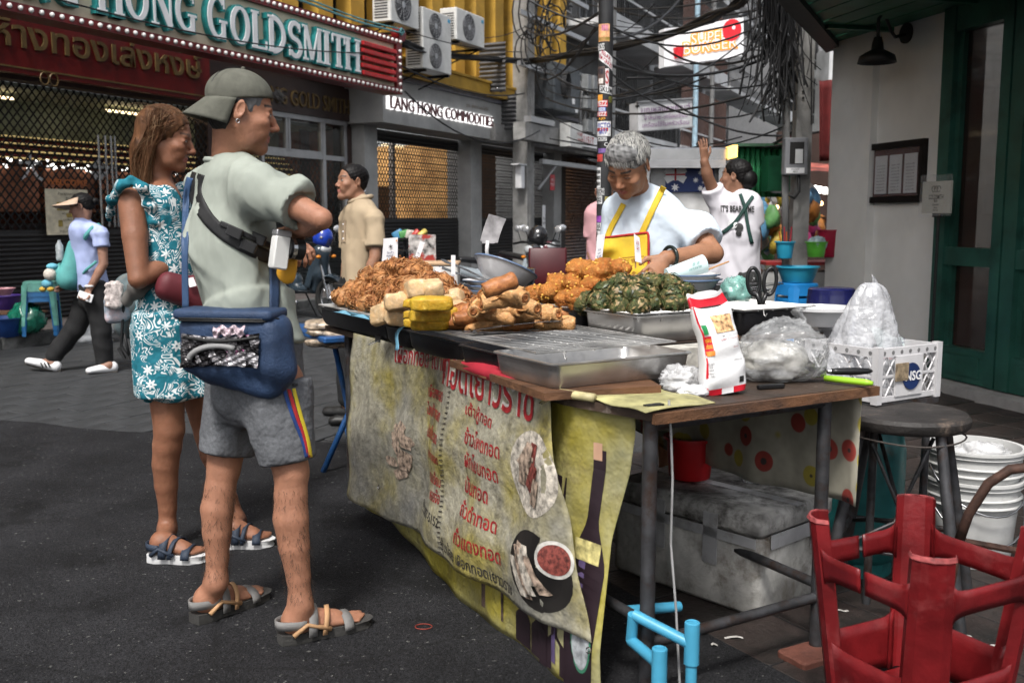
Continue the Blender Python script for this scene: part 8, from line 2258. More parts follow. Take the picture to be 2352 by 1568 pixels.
# ============ plastic stools
def stool(c, w, h, m, label, rz=0, grp=None, par=None, rnd=False, name='plastic_stool'):
 t = thing(name, label, 'stool', c, rz, grp)
 k = 20
 n = 2 if rnd else 5
 def sq(r, z): return [(r*math.copysign(abs(math.cos(a))**(2/n), math.cos(a)), r*math.copysign(abs(math.sin(a))**(2/n), math.sin(a)), z) for a in np.linspace(0,2*PI,k+1)[:-1]]
 L = [sq(.02,h), sq(w*.42,h), sq(w*.45,h-.008), sq(w*.455,h-.04), sq(w*.44,h-.04), sq(w*.43,h-.012), sq(.02,h-.012)]
 obj('seat', MB().add([p for r_ in L for p in r_], [(i*k+j,i*k+(j+1)%k,(i+1)*k+(j+1)%k,(i+1)*k+j) for i in range(6) for j in range(k)]+[tuple(range(k))]), m, t, True, local=True, sharp=45)
 for q in range(4):
  a = PI/4+q*PI/2; d = V(math.cos(a), math.sin(a), 0); s = V(-d.y, d.x, 0)
  r0, r1 = w*.54, w*.66
  if rnd: r0, r1 = w*.42, w*.5
  obj('leg', MB().add([d*r0-s*.045+V(0,0,h-.035), d*(r0+.012)+V(0,0,h-.035), d*r0+s*.045+V(0,0,h-.035), d*r1-s*.03, d*(r1+.012), d*r1+s*.03, d*(r0-.008)-s*.04+V(0,0,h-.035), d*(r0+.004)+V(0,0,h-.035), d*(r0-.008)+s*.04+V(0,0,h-.035), d*(r1-.008)-s*.028, d*(r1+.004), d*(r1-.008)+s*.028], [(0,3,4,1),(1,4,5,2),(6,7,10,9),(7,8,11,10),(0,6,9,3),(2,5,11,8),(3,9,10,4),(4,10,11,5)]), m, t, local=True)
 obj('skirt', MB().add([p for r_ in (sq(w*.455,h-.04), sq(w*.475,h-.10)) for p in r_]+[p for r_ in (sq(w*.445,h-.04), sq(w*.465,h-.10)) for p in r_], [(j,k+j,k+(j+1)%k,(j+1)%k) for j in range(k)]+[(2*k+j,2*k+(j+1)%k,3*k+(j+1)%k,3*k+j) for j in range(k)]), m, t, True, local=True, sharp=45)
 return t
M_PT = mat('teal_plastic', (.13,.36,.30), .45, var=.2, scale=9, dirt=(.08,.2,.17), dscale=6); M_PB = mat('blue_plastic', (.02,.13,.32), .45, var=.2, scale=9); M_PB2 = mat('bright_blue_plastic', (.015,.20,.52), .4, var=.1); M_PD = mat('navy_plastic', (.012,.014,.08), .25, var=.1, coat=.3)
sb = gp(98,768,.13)
for i, (m, lab) in enumerate(((M_PB,'lowest blue stool in the stack by the shop kerb'),(M_PB,'middle blue stool in the stack by the shop kerb'),(M_PT,'faded teal stool on top of the blue stack by the kerb'))): stool(sb+V(0,0,.055*i), .34+.004*i, .46, m, lab, .3, 'stacked stools by the kerb')
pb = at(1832,640,8.2)
for i, lab in enumerate(('lowest bright blue stool in the stack under the blue basin','second bright blue stool in the stack under the blue basin','third bright blue stool in the stack under the blue basin','topmost bright blue stool in the stack under the blue basin')): stool(V(pb.x-.0,8.2,.02+.12*i), .30, .46, M_PB2, lab, .35, 'bright blue stools')
nb_ = at(1908,720,6.3)
for i, lab in enumerate(('lower shiny navy stool beside the white pier','middle shiny navy stool beside the white pier','upper shiny navy stool beside the white pier')): stool(V(nb_.x,6.3,.02+.225*i), .32, .46, M_PD, lab, .4, 'navy stools', rnd=True)
def tub(name, label, cat, c, r0, r1, h, m, seg=28, grp=None, wall=.006, rim=.012):
 t = thing(name, label, cat, c, group=grp)
 obj('shell', MB().lathe([(0,0),(r0,0),(r0+.004,.006),(r1,h-.012),(r1+rim,h-.01),(r1+rim,h),(r1-wall,h),(r0-wall,.012),(0,.012)], c, seg), m, t, True, sharp=45)
 return t
tub('basin', 'round bright blue basin on top of the blue stools', 'basin', V(pb.x,8.2,.845), .12, .165, .13, mat('cyan_plastic',(.03,.33,.5),.4,var=.08))
pt_ = at(1806,588,8.25); tub('utensil_bucket', 'light blue bucket of cutlery standing behind the blue basin', 'bucket', pt_+V(0,.05,-.02), .055, .075, .14, MATS['cyan_plastic'])
for i in range(6): tag(obj('utensil', MB().tube([pt_+V(-.03+.014*i,.05,.08),pt_+V(-.05+.02*i,.05,.2+.02*(i%3))], .006, 6), mat('utensil%d'%(i%3), [(.5,.12,.03),(.06,.04,.04),(.4,.03,.05)][i%3], .5)), 'kitchen utensil handle poking out of the light blue bucket', 'utensil', 'utensils in the light blue bucket')
tub('green_bucket', 'lime green tub with wrapped bags behind the blue basin', 'bucket', at(1874,590,9.2), .07, .09, .14, mat('green_plastic',(.12,.5,.05),.4)); crumple('wrapped_bag', 'pale plastic wrapped bag sitting in the lime green tub', 'bag', at(1876,560,9.2), (.09,.08,.08), .25, 4, film('mint_film',(.45,.62,.66),.85), 40); tub('red_tub', 'crimson tub at the pier edge behind the green one', 'tub', at(1905,590,9.6), .1, .12, .26, mat('crimson_plastic',(.35,.01,.04),.4))
tb_ = thing('stall_counter', 'red topped stall counter behind the blue basin', 'counter', at(1860,640,9.8)); obj('counter_top', MB().box(at(1850,605,9.8)+V(.1,.2,0), (1.0,.5,.03)), mat('red_counter',(.3,.02,.02),.5), tb_); obj('counter_front', MB().box(V(at(1850,605,9.8).x+.1,10.0,.42), (.96,.4,.84)), M_GREYW, tb_)
cpst = thing('concrete_post', 'drilled concrete post with a grey meter box near the corner restaurant', 'post', gp(1835,760)); pc0 = at(1842,300,9.6)
obj('shaft', MB().box((pc0.x,9.6,2.9), (.15,.15,5.8)), M_CONC, cpst)
for v in (135,175,210,225): obj('bolt_hole', MB().cyl(at(1845,v,9.51), at(1845,v,9.53), .012, seg=8), M_DARK, cpst)
p = at(1826,360,9.42); obj('meter_box', MB().rbox(p, (.22,.12,.34), .015), mat('meter_grey',(.2,.205,.22),.5,var=.1), cpst); obj('meter_window', MB().box(p+V(0,-.062,.03), (.13,.004,.2)), M_DARK, cpst); obj('meter_dial', MB().box(p+V(.02,-.065,.0), (.07,.004,.13)), M_PALE, cpst)
mp_ = obj('meter_label', MB().box(p+V(-.01,-.063,-.13), (.17,.003,.05)), M_WHITE, cpst); text('meter_print', 'การไฟฟ้า\n8842', frame(p+V(-.01,-.066,-.13),(1,0,0),(0,0,1)), .022, M_INK, mp_)
obj('conduit', MB().tube([at(1810,120,9.5),at(1806,300,9.5),at(1804,420,9.5),at(1804,640,9.5)], .035, 10), MATS['grey_pipe'], cpst, True); obj('loop_cable', MB().tube([at(1834,392,9.4),at(1836,440,9.4),at(1824,455,9.4),at(1812,448,9.4)], .014, 6), M_CABLE, cpst, True)
tag(obj('red_banner', MB().grid(lambda u, v: at(1882+36*u,185+185*v,11.5)+V(0,.05*math.sin(u*7),0), 10, 10, .01), mat('red_cloth',(.12,.012,.012),.8,var=.25), None, True), 'dark red cloth hanging beside the white pier', 'banner')
mk = thing('market_stall', 'far market stall with amber goods under a strip of white lamps', 'stall', at(1880,480,14))
obj('awning', MB().add([at(1850,372,13),at(1930,380,13),at(1930,395,12),at(1850,392,12)],[(0,1,2,3)]), mat('striped_awning',(.4,.1,.07),.7,var=.6,scale=5), mk); obj('back', MB().box(at(1890,480,14.6), (1.4,.1,2.2)), mat('stall_dark',(.04,.02,.015),.8), mk)
for i in range(5): obj('lamp', MB().ball(at(1862+11*i,432+2*i,13.4), .05, 8, 6), M_LAMPC, mk, True)
obj('shelf', MB().box(at(1885,500,13.8), (.8,.3,.03)), M_WOOD, mk)
for i in range(16): obj('goods', MB().add(*blobgeo(i%4,(.07,.07,.1),.15,4,10,8)), mat('amber_goods%d'%(i%3), [(.5,.16,.02),(.4,.06,.02),(.6,.35,.06)][i%3], .3, emis=.15), mk, True).location = at(1855+9*(i%8),468 if i < 8 else 490,13.6)-mk.location  # goods glow faintly, stall light put into their material
for i in range(46):
 c = random.choice(((.4,.03,.15),(.5,.35,.05),(.5,.5,.5),(.1,.25,.4),(.4,.15,.03),(.12,.3,.1)))
 tag(obj('hanging_toy', MB().add(*blobgeo(i,(.10,.09,.14),.3,4,12,9)), mat('toy_%02x%02x%02x' % tuple(int(q*255) for q in c), c, .5, var=.3), None, True), 'small bright bagged good hanging at the distant stall beside the white t-shirt', 'bagged good', 'bagged goods at the distant stall').location = at(1736+random.uniform(0,150),440+random.uniform(0,140),12+random.uniform(0,2))
for i in range(9): tag(obj('stall_bulb', MB().ball(at(1750+17*i,455+random.uniform(-12,60),12.5), .03, 8, 6), mat('warm_bulb',(1,.6,.25),.4,emis=2.5), None, True), 'small warm bulb hanging among the distant market goods', 'bulb', 'bulbs at the distant stall')
gs = thing('green_sheet_hut', 'green corrugated sheet kiosk behind the white t-shirt woman', 'kiosk', at(1740,400,10.5)); obj('sheet_wall', MB().grid(lambda u, v: at(1684+116*u,338+22*u*0+115*v,10.5)+V(0,.02*math.sin(u*60),0), 60, 2, .01), mat('green_sheet',(.03,.24,.09),.55,var=.2), gs, True)
obj('side_box', MB().box(at(1790,400,10.3), (.3,.3,.35)), mat('green_dark',(.01,.12,.05),.5), gs); obj('canopy', MB().box(at(1800,432,10.4), (.35,.5,.03), Euler((.2,.05,0))), mat('grey_canopy',(.3,.31,.32),.6), gs)
obj('roof_edge', MB().box(at(1742,335,10.5), (.56,.3,.03)), mat('hut_roof',(.06,.14,.08),.6), gs)
obj('post', MB().box(V(at(1690,500,10.7).x,10.7,.9), (.06,.06,1.8)), M_DARK, gs)
cart = thing('food_cart', 'stainless food cart with a flag poster under its flat roof', 'cart', V(at(1570,700,7.9).x,7.9,0))
x0, x1 = at(1480,360,7.9).x, at(1668,360,7.9).x; zr = at(1570,372,7.9).z
obj('roof', MB().rbox(((x0+x1)/2,8.2,zr+.05), (x1-x0,.75,.11), .02), M_STEEL, cart); obj('roof_lip', MB().box(((x0+x1)/2,7.83,zr-.02), (x1-x0-.04,.04,.06)), M_ALU, cart)
obj('roof_lamp', mat and MB().box(at(1672,352,7.95), (.04,.5,.09)), mat('cart_lamp',(1,.55,.15),.3,emis=1.2,var=.5,scale=20), cart)
for x in (x0+.03,x1-.03): obj('post', MB().box((x,7.95,zr/2), (.035,.035,zr)), M_STEEL, cart)
obj('counter', MB().rbox(((x0+x1)/2,8.2,.5), (x1-x0,.7,.8), .02), M_STEEL, cart); obj('back_sheet', MB().box(((x0+x1)/2+.02,7.98,(zr+.9)/2), (x1-x0-.08,.01,zr-.98)), mat('cart_poster',(.5,.5,.5),.5,var=.3,scale=4), cart)
fA, fB, fC = at(1528,388,7.96), at(1640,386,7.96), at(1528,442,7.96)
FM = frame(fC, fB-fA, (0,0,1)); fw, fh = (fB-fA).length, (fA-fC).length
flag = obj('flag_print', MB(FM).bb(0,fw,0,fh,.0,.004), mat('flag_blue',(.012,.03,.13),.5,var=.15), cart)
M_FR = mat('flag_red',(.42,.02,.03),.5)
U = MB(FM); hw_, hh_ = fw*.4, fh*.5
for a, b in (((0,hh_),(hw_,fh)),((0,fh),(hw_,hh_))):
 d = V(b[0]-a[0],b[1]-a[1],0).normalized(); n_ = V(-d.y,d.x,0)*.028
 A, B = V(*a,.006), V(*b,.006); U.add([A-n_,B-n_,B+n_,A+n_],[(0,1,2,3)])
U.bb(0,hw_,hh_*1.36,hh_*1.64,.004,.0075); U.bb(hw_*.40,hw_*.60,hh_,fh,.004,.008)
obj('flag_cross_white', U, M_WHITE, flag); obj('flag_cross_red', MB(FM).bb(0,hw_,hh_*1.43,hh_*1.57,.006,.0095).bb(hw_*.45,hw_*.55,hh_,fh,.006,.010), M_FR, flag)
for fx, fy, r_ in ((.2,.2,.035),(.72,.82,.025),(.62,.5,.025),(.85,.55,.025),(.72,.15,.025),(.78,.4,.014)):
 obj('star', MB(FM).prism([((fx*fw)+r_*(1 if i%2==0 else .45)*math.cos(i*PI/7),(fy*fh)+r_*(1 if i%2==0 else .45)*math.sin(i*PI/7)) for i in range(14)], Matrix.Translation((0,0,.004)), .004), M_WHITE, flag)
text('poster_lettering', 'น้ำแข็งใสทองคำเยาวราช', frame(at(1590,380,7.955),(1,0,0),(0,0,1)), .05, M_INK, cart, fit=.42)
# ============ near left clutter
tub('purple_tub', 'purple plastic tub by the kerb at the left edge', 'tub', gp(8,755,.13)+V(0,0,.22), .16, .21, .16, mat('purple_plastic',(.05,.025,.16),.4)); tub('blue_tub', 'dark blue tub under the purple one at the left edge', 'tub', gp(5,772,.13), .17, .22, .2, mat('deep_blue_plastic',(.01,.04,.16),.4))
tub('pink_bowl', 'pink plastic bowl stacked in the purple tub', 'bowl', gp(12,755,.13)+V(.02,0,.38), .06, .1, .08, mat('pink_plastic',(.5,.25,.28),.4)); tag(obj('wood_board', MB().box(gp(30,765,.13)+V(0,.1,.215), (.55,.3,.02)), M_WOOD), 'weathered board between the two tubs by the kerb', 'board')
crumple('green_bag', 'knotted green plastic bag under the stool stack', 'bag', gp(72,768,.13)+V(-.02,-.05,.17), (.19,.16,.21), .22, 4, film('green_film',(.01,.16,.10),.93), 44, oct=4); crumple('rubbish_bag', 'translucent white rubbish bag on the road by the kerb', 'bag', gp(188,790)+V(.05,.1,.13), (.3,.2,.2), .25, 4, film('pale_film',(.5,.52,.54),.6), 45)
ft = thing('folding_table', 'small blue folding table behind the stall with bags of crackers', 'table', gp(785,1110)); M_BT = mat('blue_metal',(.02,.09,.26),.5,.2,var=.25,scale=7,dirt=(.03,.05,.09),dscale=6)
c = at(790,775,5.2)
obj('top', MB().rbox((c.x+.02,5.35,.765), (.55,.75,.03), .012, Euler((0,0,R(28)))), M_BT, ft)
for a, b in ((gp(742,1092),V(c.x+.2,5.3,.75)),(gp(836,1122),V(c.x-.12,5.5,.75))): obj('leg', MB().tube([V(a.x,a.y,.02), a.lerp(b,.35)+V(0,0,.02), b], .016, 8), M_BT, ft, True)
obj('leg', MB().cyl(V(c.x+.12,5.1,.75),V(c.x+.16,5.25,.3),.016), M_BT, ft); obj('brace', MB().cyl(gp(790,1050)+V(0,.05,.18),gp(836,1120)+V(0,0,.03),.013), M_BT, ft)
M_CRK = mat('cracker_bag',(.5,.40,.30),.3,var=.45,scale=26,coat=.7,bump=.5,bscale=60)
for i in range(9):
 L_, k = divmod(i, 3); ps = at(742+36*k+6*(L_%2),786-21*L_,5.05+.03*k)
 tag(obj('cracker_bag', MB().add(*blobgeo(i,(.095,.075,.024),.12,4,24,12,.75,4)), M_CRK, None, True), ['bottom','middle','upper'][L_]+' layer clear bag of pale crackers on the blue folding table, '+['left','centre','right'][k], 'bag', 'bags of crackers').matrix_basis = Matrix.Translation(ps) @ Euler((random.uniform(-.15,.15),random.uniform(-.15,.15),random.uniform(-.4,.4))).to_matrix().to_4x4()
tag(obj('yellow_placard', MB().grid(lambda u, v: at(806+26*u+8*v,768+100*v,4.7), 3, 6, .004), mat('placard_yellow',(.5,.34,.04),.5,var=.15)), 'yellow placard with a red Chinese character at the far end of the table', 'placard')
text('placard_lettering', '炸', frame(at(822,795,4.68),(1,0,0),(0,0,1)), .11, M_RINK, bpy.data.objects['yellow_placard'])
rk = thing('wire_rack', 'black wire rack with packets behind the price cards', 'rack', at(950,660,9)); 
for u in (908,930,980): obj('upright', MB().cyl(V(at(u,600,9).x,9,0),V(at(u,600,9).x,9,at(950,545,9).z),.012,seg=8), M_IRON, rk)
for v in (548,575,600): obj('shelf_wire', MB().box(at(945,v,9.1), (.34,.3,.015)), M_IRON, rk)
obj('printed_sheet', MB().box(at(970,570,8.85), (.24,.01,.24)), mat('packet_sheet',(.45,.42,.4),.4,var=.7,scale=14,dirt=(.35,.04,.03),dscale=9,dpos=(.5,.56)), rk)
for i in range(5): tag(obj('packet', MB().rbox((0,0,0),(.10,.05,.09),.015,Euler((.2*i,.3*i-.5,.4*i))), mat('packet%d'%i,[(.05,.2,.35),(.1,.3,.1),(.5,.45,.4),(.4,.05,.04),(.5,.4,.1)][i],.4,var=.3), None, True), ['blue','green','cream','red','yellow'][i]+' packet on the black wire rack', 'packet', 'packets on the rack').location = at(915+14*i,540,9.1)
cl = thing('cooler_box', 'white and orange cooler box behind the plate stack', 'cooler', at(1010,650,8.2)); p = at(1005,636,8.2); obj('body', MB().rbox(p, (.36,.3,.2), .03), mat('cooler_white',(.6,.58,.55),.5,var=.2), cl, True, sharp=40); obj('lid', MB().rbox(p+V(0,0,.115), (.37,.31,.03), .02), mat('cooler_lid',(.5,.33,.2),.5), cl); obj('stand', MB().box(V(p.x,p.y,(p.z-.1)/2), (.3,.26,p.z-.1)), M_DARK, cl)
rc_ = thing('red_chair', 'dark red chair back behind the corn fritters', 'chair', at(1258,700,6.5)); RM_ = mat('dark_red_plastic',(.06,.006,.009),.4,var=.15)
cc = at(1258,640,6.5); obj('backrest', MB().rbox((cc.x,6.5,cc.z+.02), (.25,.03,.36), .06, Euler((PI/2*0,0,0))), RM_, rc_, True, sharp=50)
obj('seat', MB().rbox((cc.x,6.72,.48), (.4,.42,.04), .05), RM_, rc_)
for dx in (-.16,.16):
 for dy in (6.55,6.9): obj('leg', MB().cyl((cc.x+dx,dy,.02),(cc.x+dx*.9,dy,.46),.016), RM_, rc_)
 obj('post', MB().cyl((cc.x+dx*.7,6.53,.46),(cc.x+dx*.7,6.51,cc.z-.1),.014), RM_, rc_)
# ============ right foreground
fo = thing('foam_box', 'grimy white foam box with taped lid under the table', 'foam box', V(.82,3.21,.02)); e0, e1, e2 = V(.83,3.22,.022), V(.58,3.84,.022), V(1.17,3.52,.022)
ex, ey = (e2-e0), (e1-e0); FMx = frame(e0, ex, V(-ex.y,ex.x,0)); lw, ll = ex.length, ey.length
M_FOAM = mat('dirty_foam',(.52,.51,.48),.85,var=.3,scale=7,bump=.25,bscale=90,dirt=(.12,.095,.07),dscale=6,dpos=(.46,.68))
M_FOAMT = mat('dirtier_foam',(.46,.45,.43),.85,var=.4,scale=9,bump=.3,bscale=90,dirt=(.035,.03,.024),dscale=7,dpos=(.47,.66)); M_TAPE = mat('packing_tape',(.42,.42,.43),.35,var=.2,scale=6,dirt=(.2,.19,.17),dscale=7)
obj('body', MB(FMx).rbox((lw/2,ll/2,.135), (lw,ll,.27), .03), M_FOAM, fo, True, sharp=50); obj('lid', MB(FMx).rbox((lw/2,ll/2,.318), (lw+.012,ll+.012,.082), .035), M_FOAMT, fo, True, sharp=50)
for x, y, w_, d_, z0, z1 in ((lw/2,-.008,.5*lw+.12,.004,.235,.285),(lw*.72,-.008,.06,.003,.19,.31),(-.008,ll*.3,.004,.06,.15,.33),(-.008,ll*.65,.004,.06,.15,.33),(-.008,ll*.5,.004,ll*.96,.245,.28)): obj('tape', MB(FMx).bb(x-w_/2,x+w_/2,y-d_/2,y+d_/2,z0,z1), M_TAPE, fo)
obj('tape', MB(FMx).bb(lw*.45,lw*.55,-.008,ll+.008,.358,.362), M_TAPE, fo)
tub('red_pot', 'red plastic pot standing on the foam box', 'pot', FMx @ V(lw*.5,ll*.72,.362), .075, .09, .16, mat('red_plastic_pot',(.42,.012,.015),.35)); tub('glass_jar', 'clear ribbed plastic tumbler on the foam box', 'tumbler', FMx @ V(lw*.78,ll*.42,.362), .04, .045, .11, film('clear_plastic',(.6,.62,.64),.4,.08))
gc = thing('gas_cylinder', 'teal gas cylinder behind the round stool', 'gas cylinder', V(1.33,3.75,.02)); gcp = V(1.34,3.72,.024); M_GAS = mat('teal_gas',(.02,.13,.13),.35,.2,var=.25,dirt=(.05,.03,.02),dscale=7,dpos=(.6,.75))
obj('tank', MB().lathe([(0,.03),(.10,.03),(.15,.08),(.155,.14),(.155,.48),(.14,.55),(.09,.6),(.04,.61),(0,.61)], gcp, 32), M_GAS, gc, True); obj('foot_ring', MB().lathe([(.12,0),(.125,.06),(.115,.06),(.11,0)], gcp, 28), M_GAS, gc); obj('collar', MB().lathe([(.095,.58),(.10,.72),(.092,.72),(.088,.58)], gcp, 24), M_GAS, gc, True); obj('valve', MB().cyl(gcp+V(0,0,.6),gcp+V(0,0,.69),.02).cyl(gcp+V(0,0,.66),gcp+V(.05,0,.66),.012), M_GOLD, gc)
rs_ = thing('round_stool', 'round black worn wooden stool on splayed iron legs', 'stool', gp(2080,1500)); rc0 = gp(2078,944,.73); M_SW = mat('black_wood',(.03,.026,.024),.6,var=.4,scale=8,bump=.5,bscale=40,dirt=(.12,.09,.07),dscale=9,dpos=(.58,.68))
M_RU0 = mat('dull_wire',(.06,.05,.045),.7); rr_ = .207; obj('seat', MB().lathe([(0,0),(rr_*.95,0),(rr_,-.012),(rr_,-.032),(rr_*.95,-.045),(0,-.045)], rc0, 40), M_SW, rs_, True, sharp=40)
for q in range(4):
 a = R(18)+q*PI/2; d = V(math.cos(a),math.sin(a),0); tp_ = rc0+d*rr_*.82+V(0,0,-.04); bt2 = V(rc0.x,rc0.y,.03)+d*rr_*1.5
 obj('leg', MB().tube([tp_, bt2], [.017,.021], 10), M_PIPE, rs_, True, sharp=40)
 obj('cross_brace', MB().tube([tp_.lerp(bt2,.62), V(rc0.x,rc0.y,rc0.z-.38)+d*.02, rc0+V(0,0,-.10)-d*rr_*.6], .007, 6), M_PIPE, rs_, True)
 d2_ = V(math.cos(a+PI/2),math.sin(a+PI/2),0); obj('rung', MB().cyl(tp_.lerp(bt2,.6),(rc0+d2_*rr_*.82+V(0,0,-.04)).lerp(V(rc0.x,rc0.y,.03)+d2_*rr_*1.5,.6),.009,seg=8), M_PIPE, rs_)
obj('wire_tie', MB().tube([rc0+V(rr_*.93*math.cos(t),rr_*.93*math.sin(t),-.075-.004*math.sin(3*t)) for t in np.linspace(0,2*PI,30)[:-1]], .003, 5, closed=True), M_RU0, rs_)
bkp = gp(2290,1340,.022); bkp = V(bkp.x+.02, bkp.y+.28, .024); M_BW = mat('bucket_white',(.55,.55,.54),.5,var=.12,scale=6,dirt=(.3,.29,.27),dscale=6,dpos=(.55,.8))
for i, lab in ((0,'lower white bucket of the nested pair right of the round stool'),(1,'upper white bucket with plastic inside, nested in the lower one')):
 z = .0+.12*i; t = tub('white_bucket', lab, 'bucket', bkp+V(0,0,z), .145, .175, .34, M_BW, 36, 'white buckets')
 for q in (.24,.27,.31): obj('ridge', MB().lathe([(.168,q),(.184,q+.004),(.168,q+.010)], bkp+V(0,0,z), 36), M_BW, t, True)
 obj('bail', MB().tube([bkp+V(-.18*math.cos(a),-.19*math.sin(a)-.02,z+.27-.16*math.sin(a)) for a in np.linspace(0,PI,15)], .004, 6), M_STEEL, t, True)
crumple('plastic_wrap', 'crumpled clear plastic in the upper white bucket', 'wrap', bkp+V(.03,0,.40), (.12,.12,.06), .3, 5, MATS['white_film'], 51)
ir = thing('iron_chair', 'rusty bent iron chair frame at the right edge', 'chair', gp(2330,1560)); M_RU = mat('rusty_iron',(.07,.035,.025),.7,.3,var=.4,scale=30)
obj('arm_hoop', MB().tube([at(2200,1250,2.75),at(2225,1180,2.74),at(2270,1110,2.72),at(2320,1078,2.7),at(2400,1068,2.68),at(2460,1100,2.7),at(2480,1300,2.75),V(1.62,2.8,.02)], .014, 10), M_RU, ir, True); obj('leg', MB().tube([at(2200,1250,2.75),at(2185,1330,2.78),V(1.22,2.85,.02)], .014, 8), M_RU, ir, True); obj('cross_bar', MB().tube([at(2200,1240,2.75),at(2480,1290,2.75)], .01, 8), M_RU, ir)
rd = thing('red_stool', 'worn red plastic stool turned upside down in the right foreground', 'stool', V(1.015,2.38,.16)); M_RD = mat('worn_red',(.15,.008,.01),.38,var=.35,scale=6,dirt=(.22,.05,.05),dscale=5,dpos=(.55,.8),bump=.15,bscale=60)
box = thing('low_crate', 'low dark crate under the upturned red stool', 'crate', V(1.015,2.38,0)); obj('crate_body', MB().rbox((1.015,2.38,.085), (.36,.36,.13), .01, Euler((0,0,R(35)))), M_DARK, box)
rc0_ = V(1.015,2.38,0); az = R(-17.5); Zt, Zs = .62, .16
def corner(q, z):
 r_ = .205+.06*(z-Zs)/(Zt-Zs); a = az+q*PI/2; return V(rc0_.x+r_*math.cos(a), rc0_.y+r_*math.sin(a), z)
for q in range(4):
 a = az+q*PI/2; d = V(math.cos(a),math.sin(a),0); s = V(-d.y,d.x,0)
 mb = MB(); prof = [(-.054,-.034),(-.050,-.010),(-.03,.003),(0,.008),(.03,.003),(.050,-.010),(.054,-.034)]
 zs = np.linspace(Zs,Zt,9)
 vs = []
 for z in zs:
  w = 1.05-.15*(z-Zs)/(Zt-Zs); c = corner(q, z)
  for k in (0,1):
   for x, y in prof: vs.append(c+s*x*w+d*(y-.006*k))
 n = len(prof)
 f_ = []
 for i in range(8):
  for j in range(n-1):
   o = i*2*n; f_ += [(o+j,o+2*n+j,o+2*n+j+1,o+j+1),(o+n+j+1,o+3*n+j+1,o+3*n+j,o+n+j)]
  f_ += [(i*2*n,i*2*n+n,(i+1)*2*n+n,(i+1)*2*n),(i*2*n+n-1,(i+1)*2*n+n-1,(i+1)*2*n+2*n-1,i*2*n+2*n-1)]
 o = 16*n; f_ += [(o+j,o+j+1,o+n+j+1,o+n+j) for j in range(n-1)]
 mb.add(vs, f_); lg = obj('leg', mb, M_RD, rd, True, sharp=22)
 obj('foot_tread', MB().add([p+V(0,0,.004) for p in vs[16*n:]]+[p-V(0,0,.006)+(p-corner(q,Zt)).normalized()*.004 for p in vs[16*n:]], [(j,j+1,n+j+1,n+j) for j in range(n-1)]+[(j,2*n+j,2*n+j+1,j+1) for j in range(n-1)]+[(n+j,n+j+1,3*n+j+1,3*n+j) for j in range(n-1)]), mat('scuffed_red',(.30,.06,.06),.7,var=.4,scale=40), lg)
 nx = (q+1) % 4; a2 = az+nx*PI/2; d2_ = V(math.cos(a2),math.sin(a2),0); s2 = V(-d2_.y,d2_.x,0)
 def band(u, v, z0, z1, gap=None):
  z = z0+(z1-z0)*v+.02*(abs(2*u-1)**8)*(1 if v > .5 else -1); A, B = corner(q,z)+s*.045-d*.012, corner(nx,z)-s2*.045-d2_*.012; return A.lerp(B,u)
 if q in (1, 2):   # the far rungs are cut through
  for u0, u1 in ((0,.46),(.52,1)): obj('rung', MB().grid(lambda u, v: band(u0+(u1-u0)*u,v,.475,.535), 10, 3, .005), M_RD, rd, True)
 else: obj('rung', MB().grid(lambda u, v: band(u,v,.475,.535), 20, 3, .005), M_RD, rd, True)
 obj('skirt', MB().grid(lambda u, v: band(u,v,Zs+.005,.30), 16, 4, .006), M_RD, rd, True)
obj('seat', MB().prism([(p.x,p.y) for p in [corner(q,Zs) for q in range(4)]], Matrix.Translation((0,0,Zs-.004)), .012), M_RD, rd)
pv = thing('pvc_stand', 'sky blue plastic pipe stand at the foot of the near table leg', 'pipe stand', gp(1520,1568)); M_PVC = mat('blue_pvc',(.06,.30,.46),.4,var=.12,dirt=(.05,.15,.2),dscale=8,dpos=(.6,.8))
A_, B_ = at(1515,1500,2.46), at(1590,1440,2.52)
def pipe(p, q, r_=.0155): obj('pipe', MB().cyl(p,q,r_,seg=16), M_PVC, pv, True, sharp=40)
for p in (A_, B_):
 pipe(V(p.x,p.y,.02), V(p.x,p.y,p.z)); obj('socket', MB().cyl(V(p.x,p.y,p.z-.1),V(p.x,p.y,p.z+.012),.0205,seg=16).tube([V(p.x,p.y,p.z+.012)+V(.017*math.cos(t),.017*math.sin(t),0) for t in np.linspace(0,2*PI,15)[:-1]],.0035,6,closed=True), M_PVC, pv, True, sharp=40)
pipe(B_+V(-.005,0,-.045), at(1455,1410,2.6)); pipe(A_+V(0,0,-.03), at(1450,1470,2.62)); pipe(at(1440,1402,2.75), at(1560,1392,2.85)); pipe(at(1450,1470,2.62), at(1455,1410,2.6))
tag(obj('wood_block', MB().rbox(tw(.0,.62)+V(-.02,-.04,.022), (.19,.12,.044), .012, Euler((0,0,.5))), mat('red_block',(.13,.045,.03),.8,var=.35,bump=.5,dirt=(.03,.02,.02),dscale=8)), 'reddish wooden block under the far table leg', 'block')
for i in range(16):
 u, v = random.choice(((1950,1420),(2140,1480),(2000,1550),(1650,1460),(1840,1400),(2300,1500))); u += random.uniform(-60,60); v += random.uniform(-30,30)
 p = gp(u,v,.028); tag(obj('paper_scrap', MB().grid(lambda a, b: p+V(.02*a*(1+i%3),.012*b,.003*math.sin(a*5+i)), 3, 1, .001), mat('scrap',(.5,.48,.45),.7)), 'tiny pale scrap of litter on the dirty tiles', 'litter', 'scraps of litter')
tag(obj('elastic_band', MB().tube([gp(973,1438,ROAD+.003)+V(.028*math.cos(t),.022*math.sin(t),0) for t in np.linspace(0,2*PI,25)[:-1]], .0018, 5, closed=True), mat('rubber_red',(.2,.03,.02),.6)), 'red elastic band lying on the asphalt before the banner', 'elastic band')
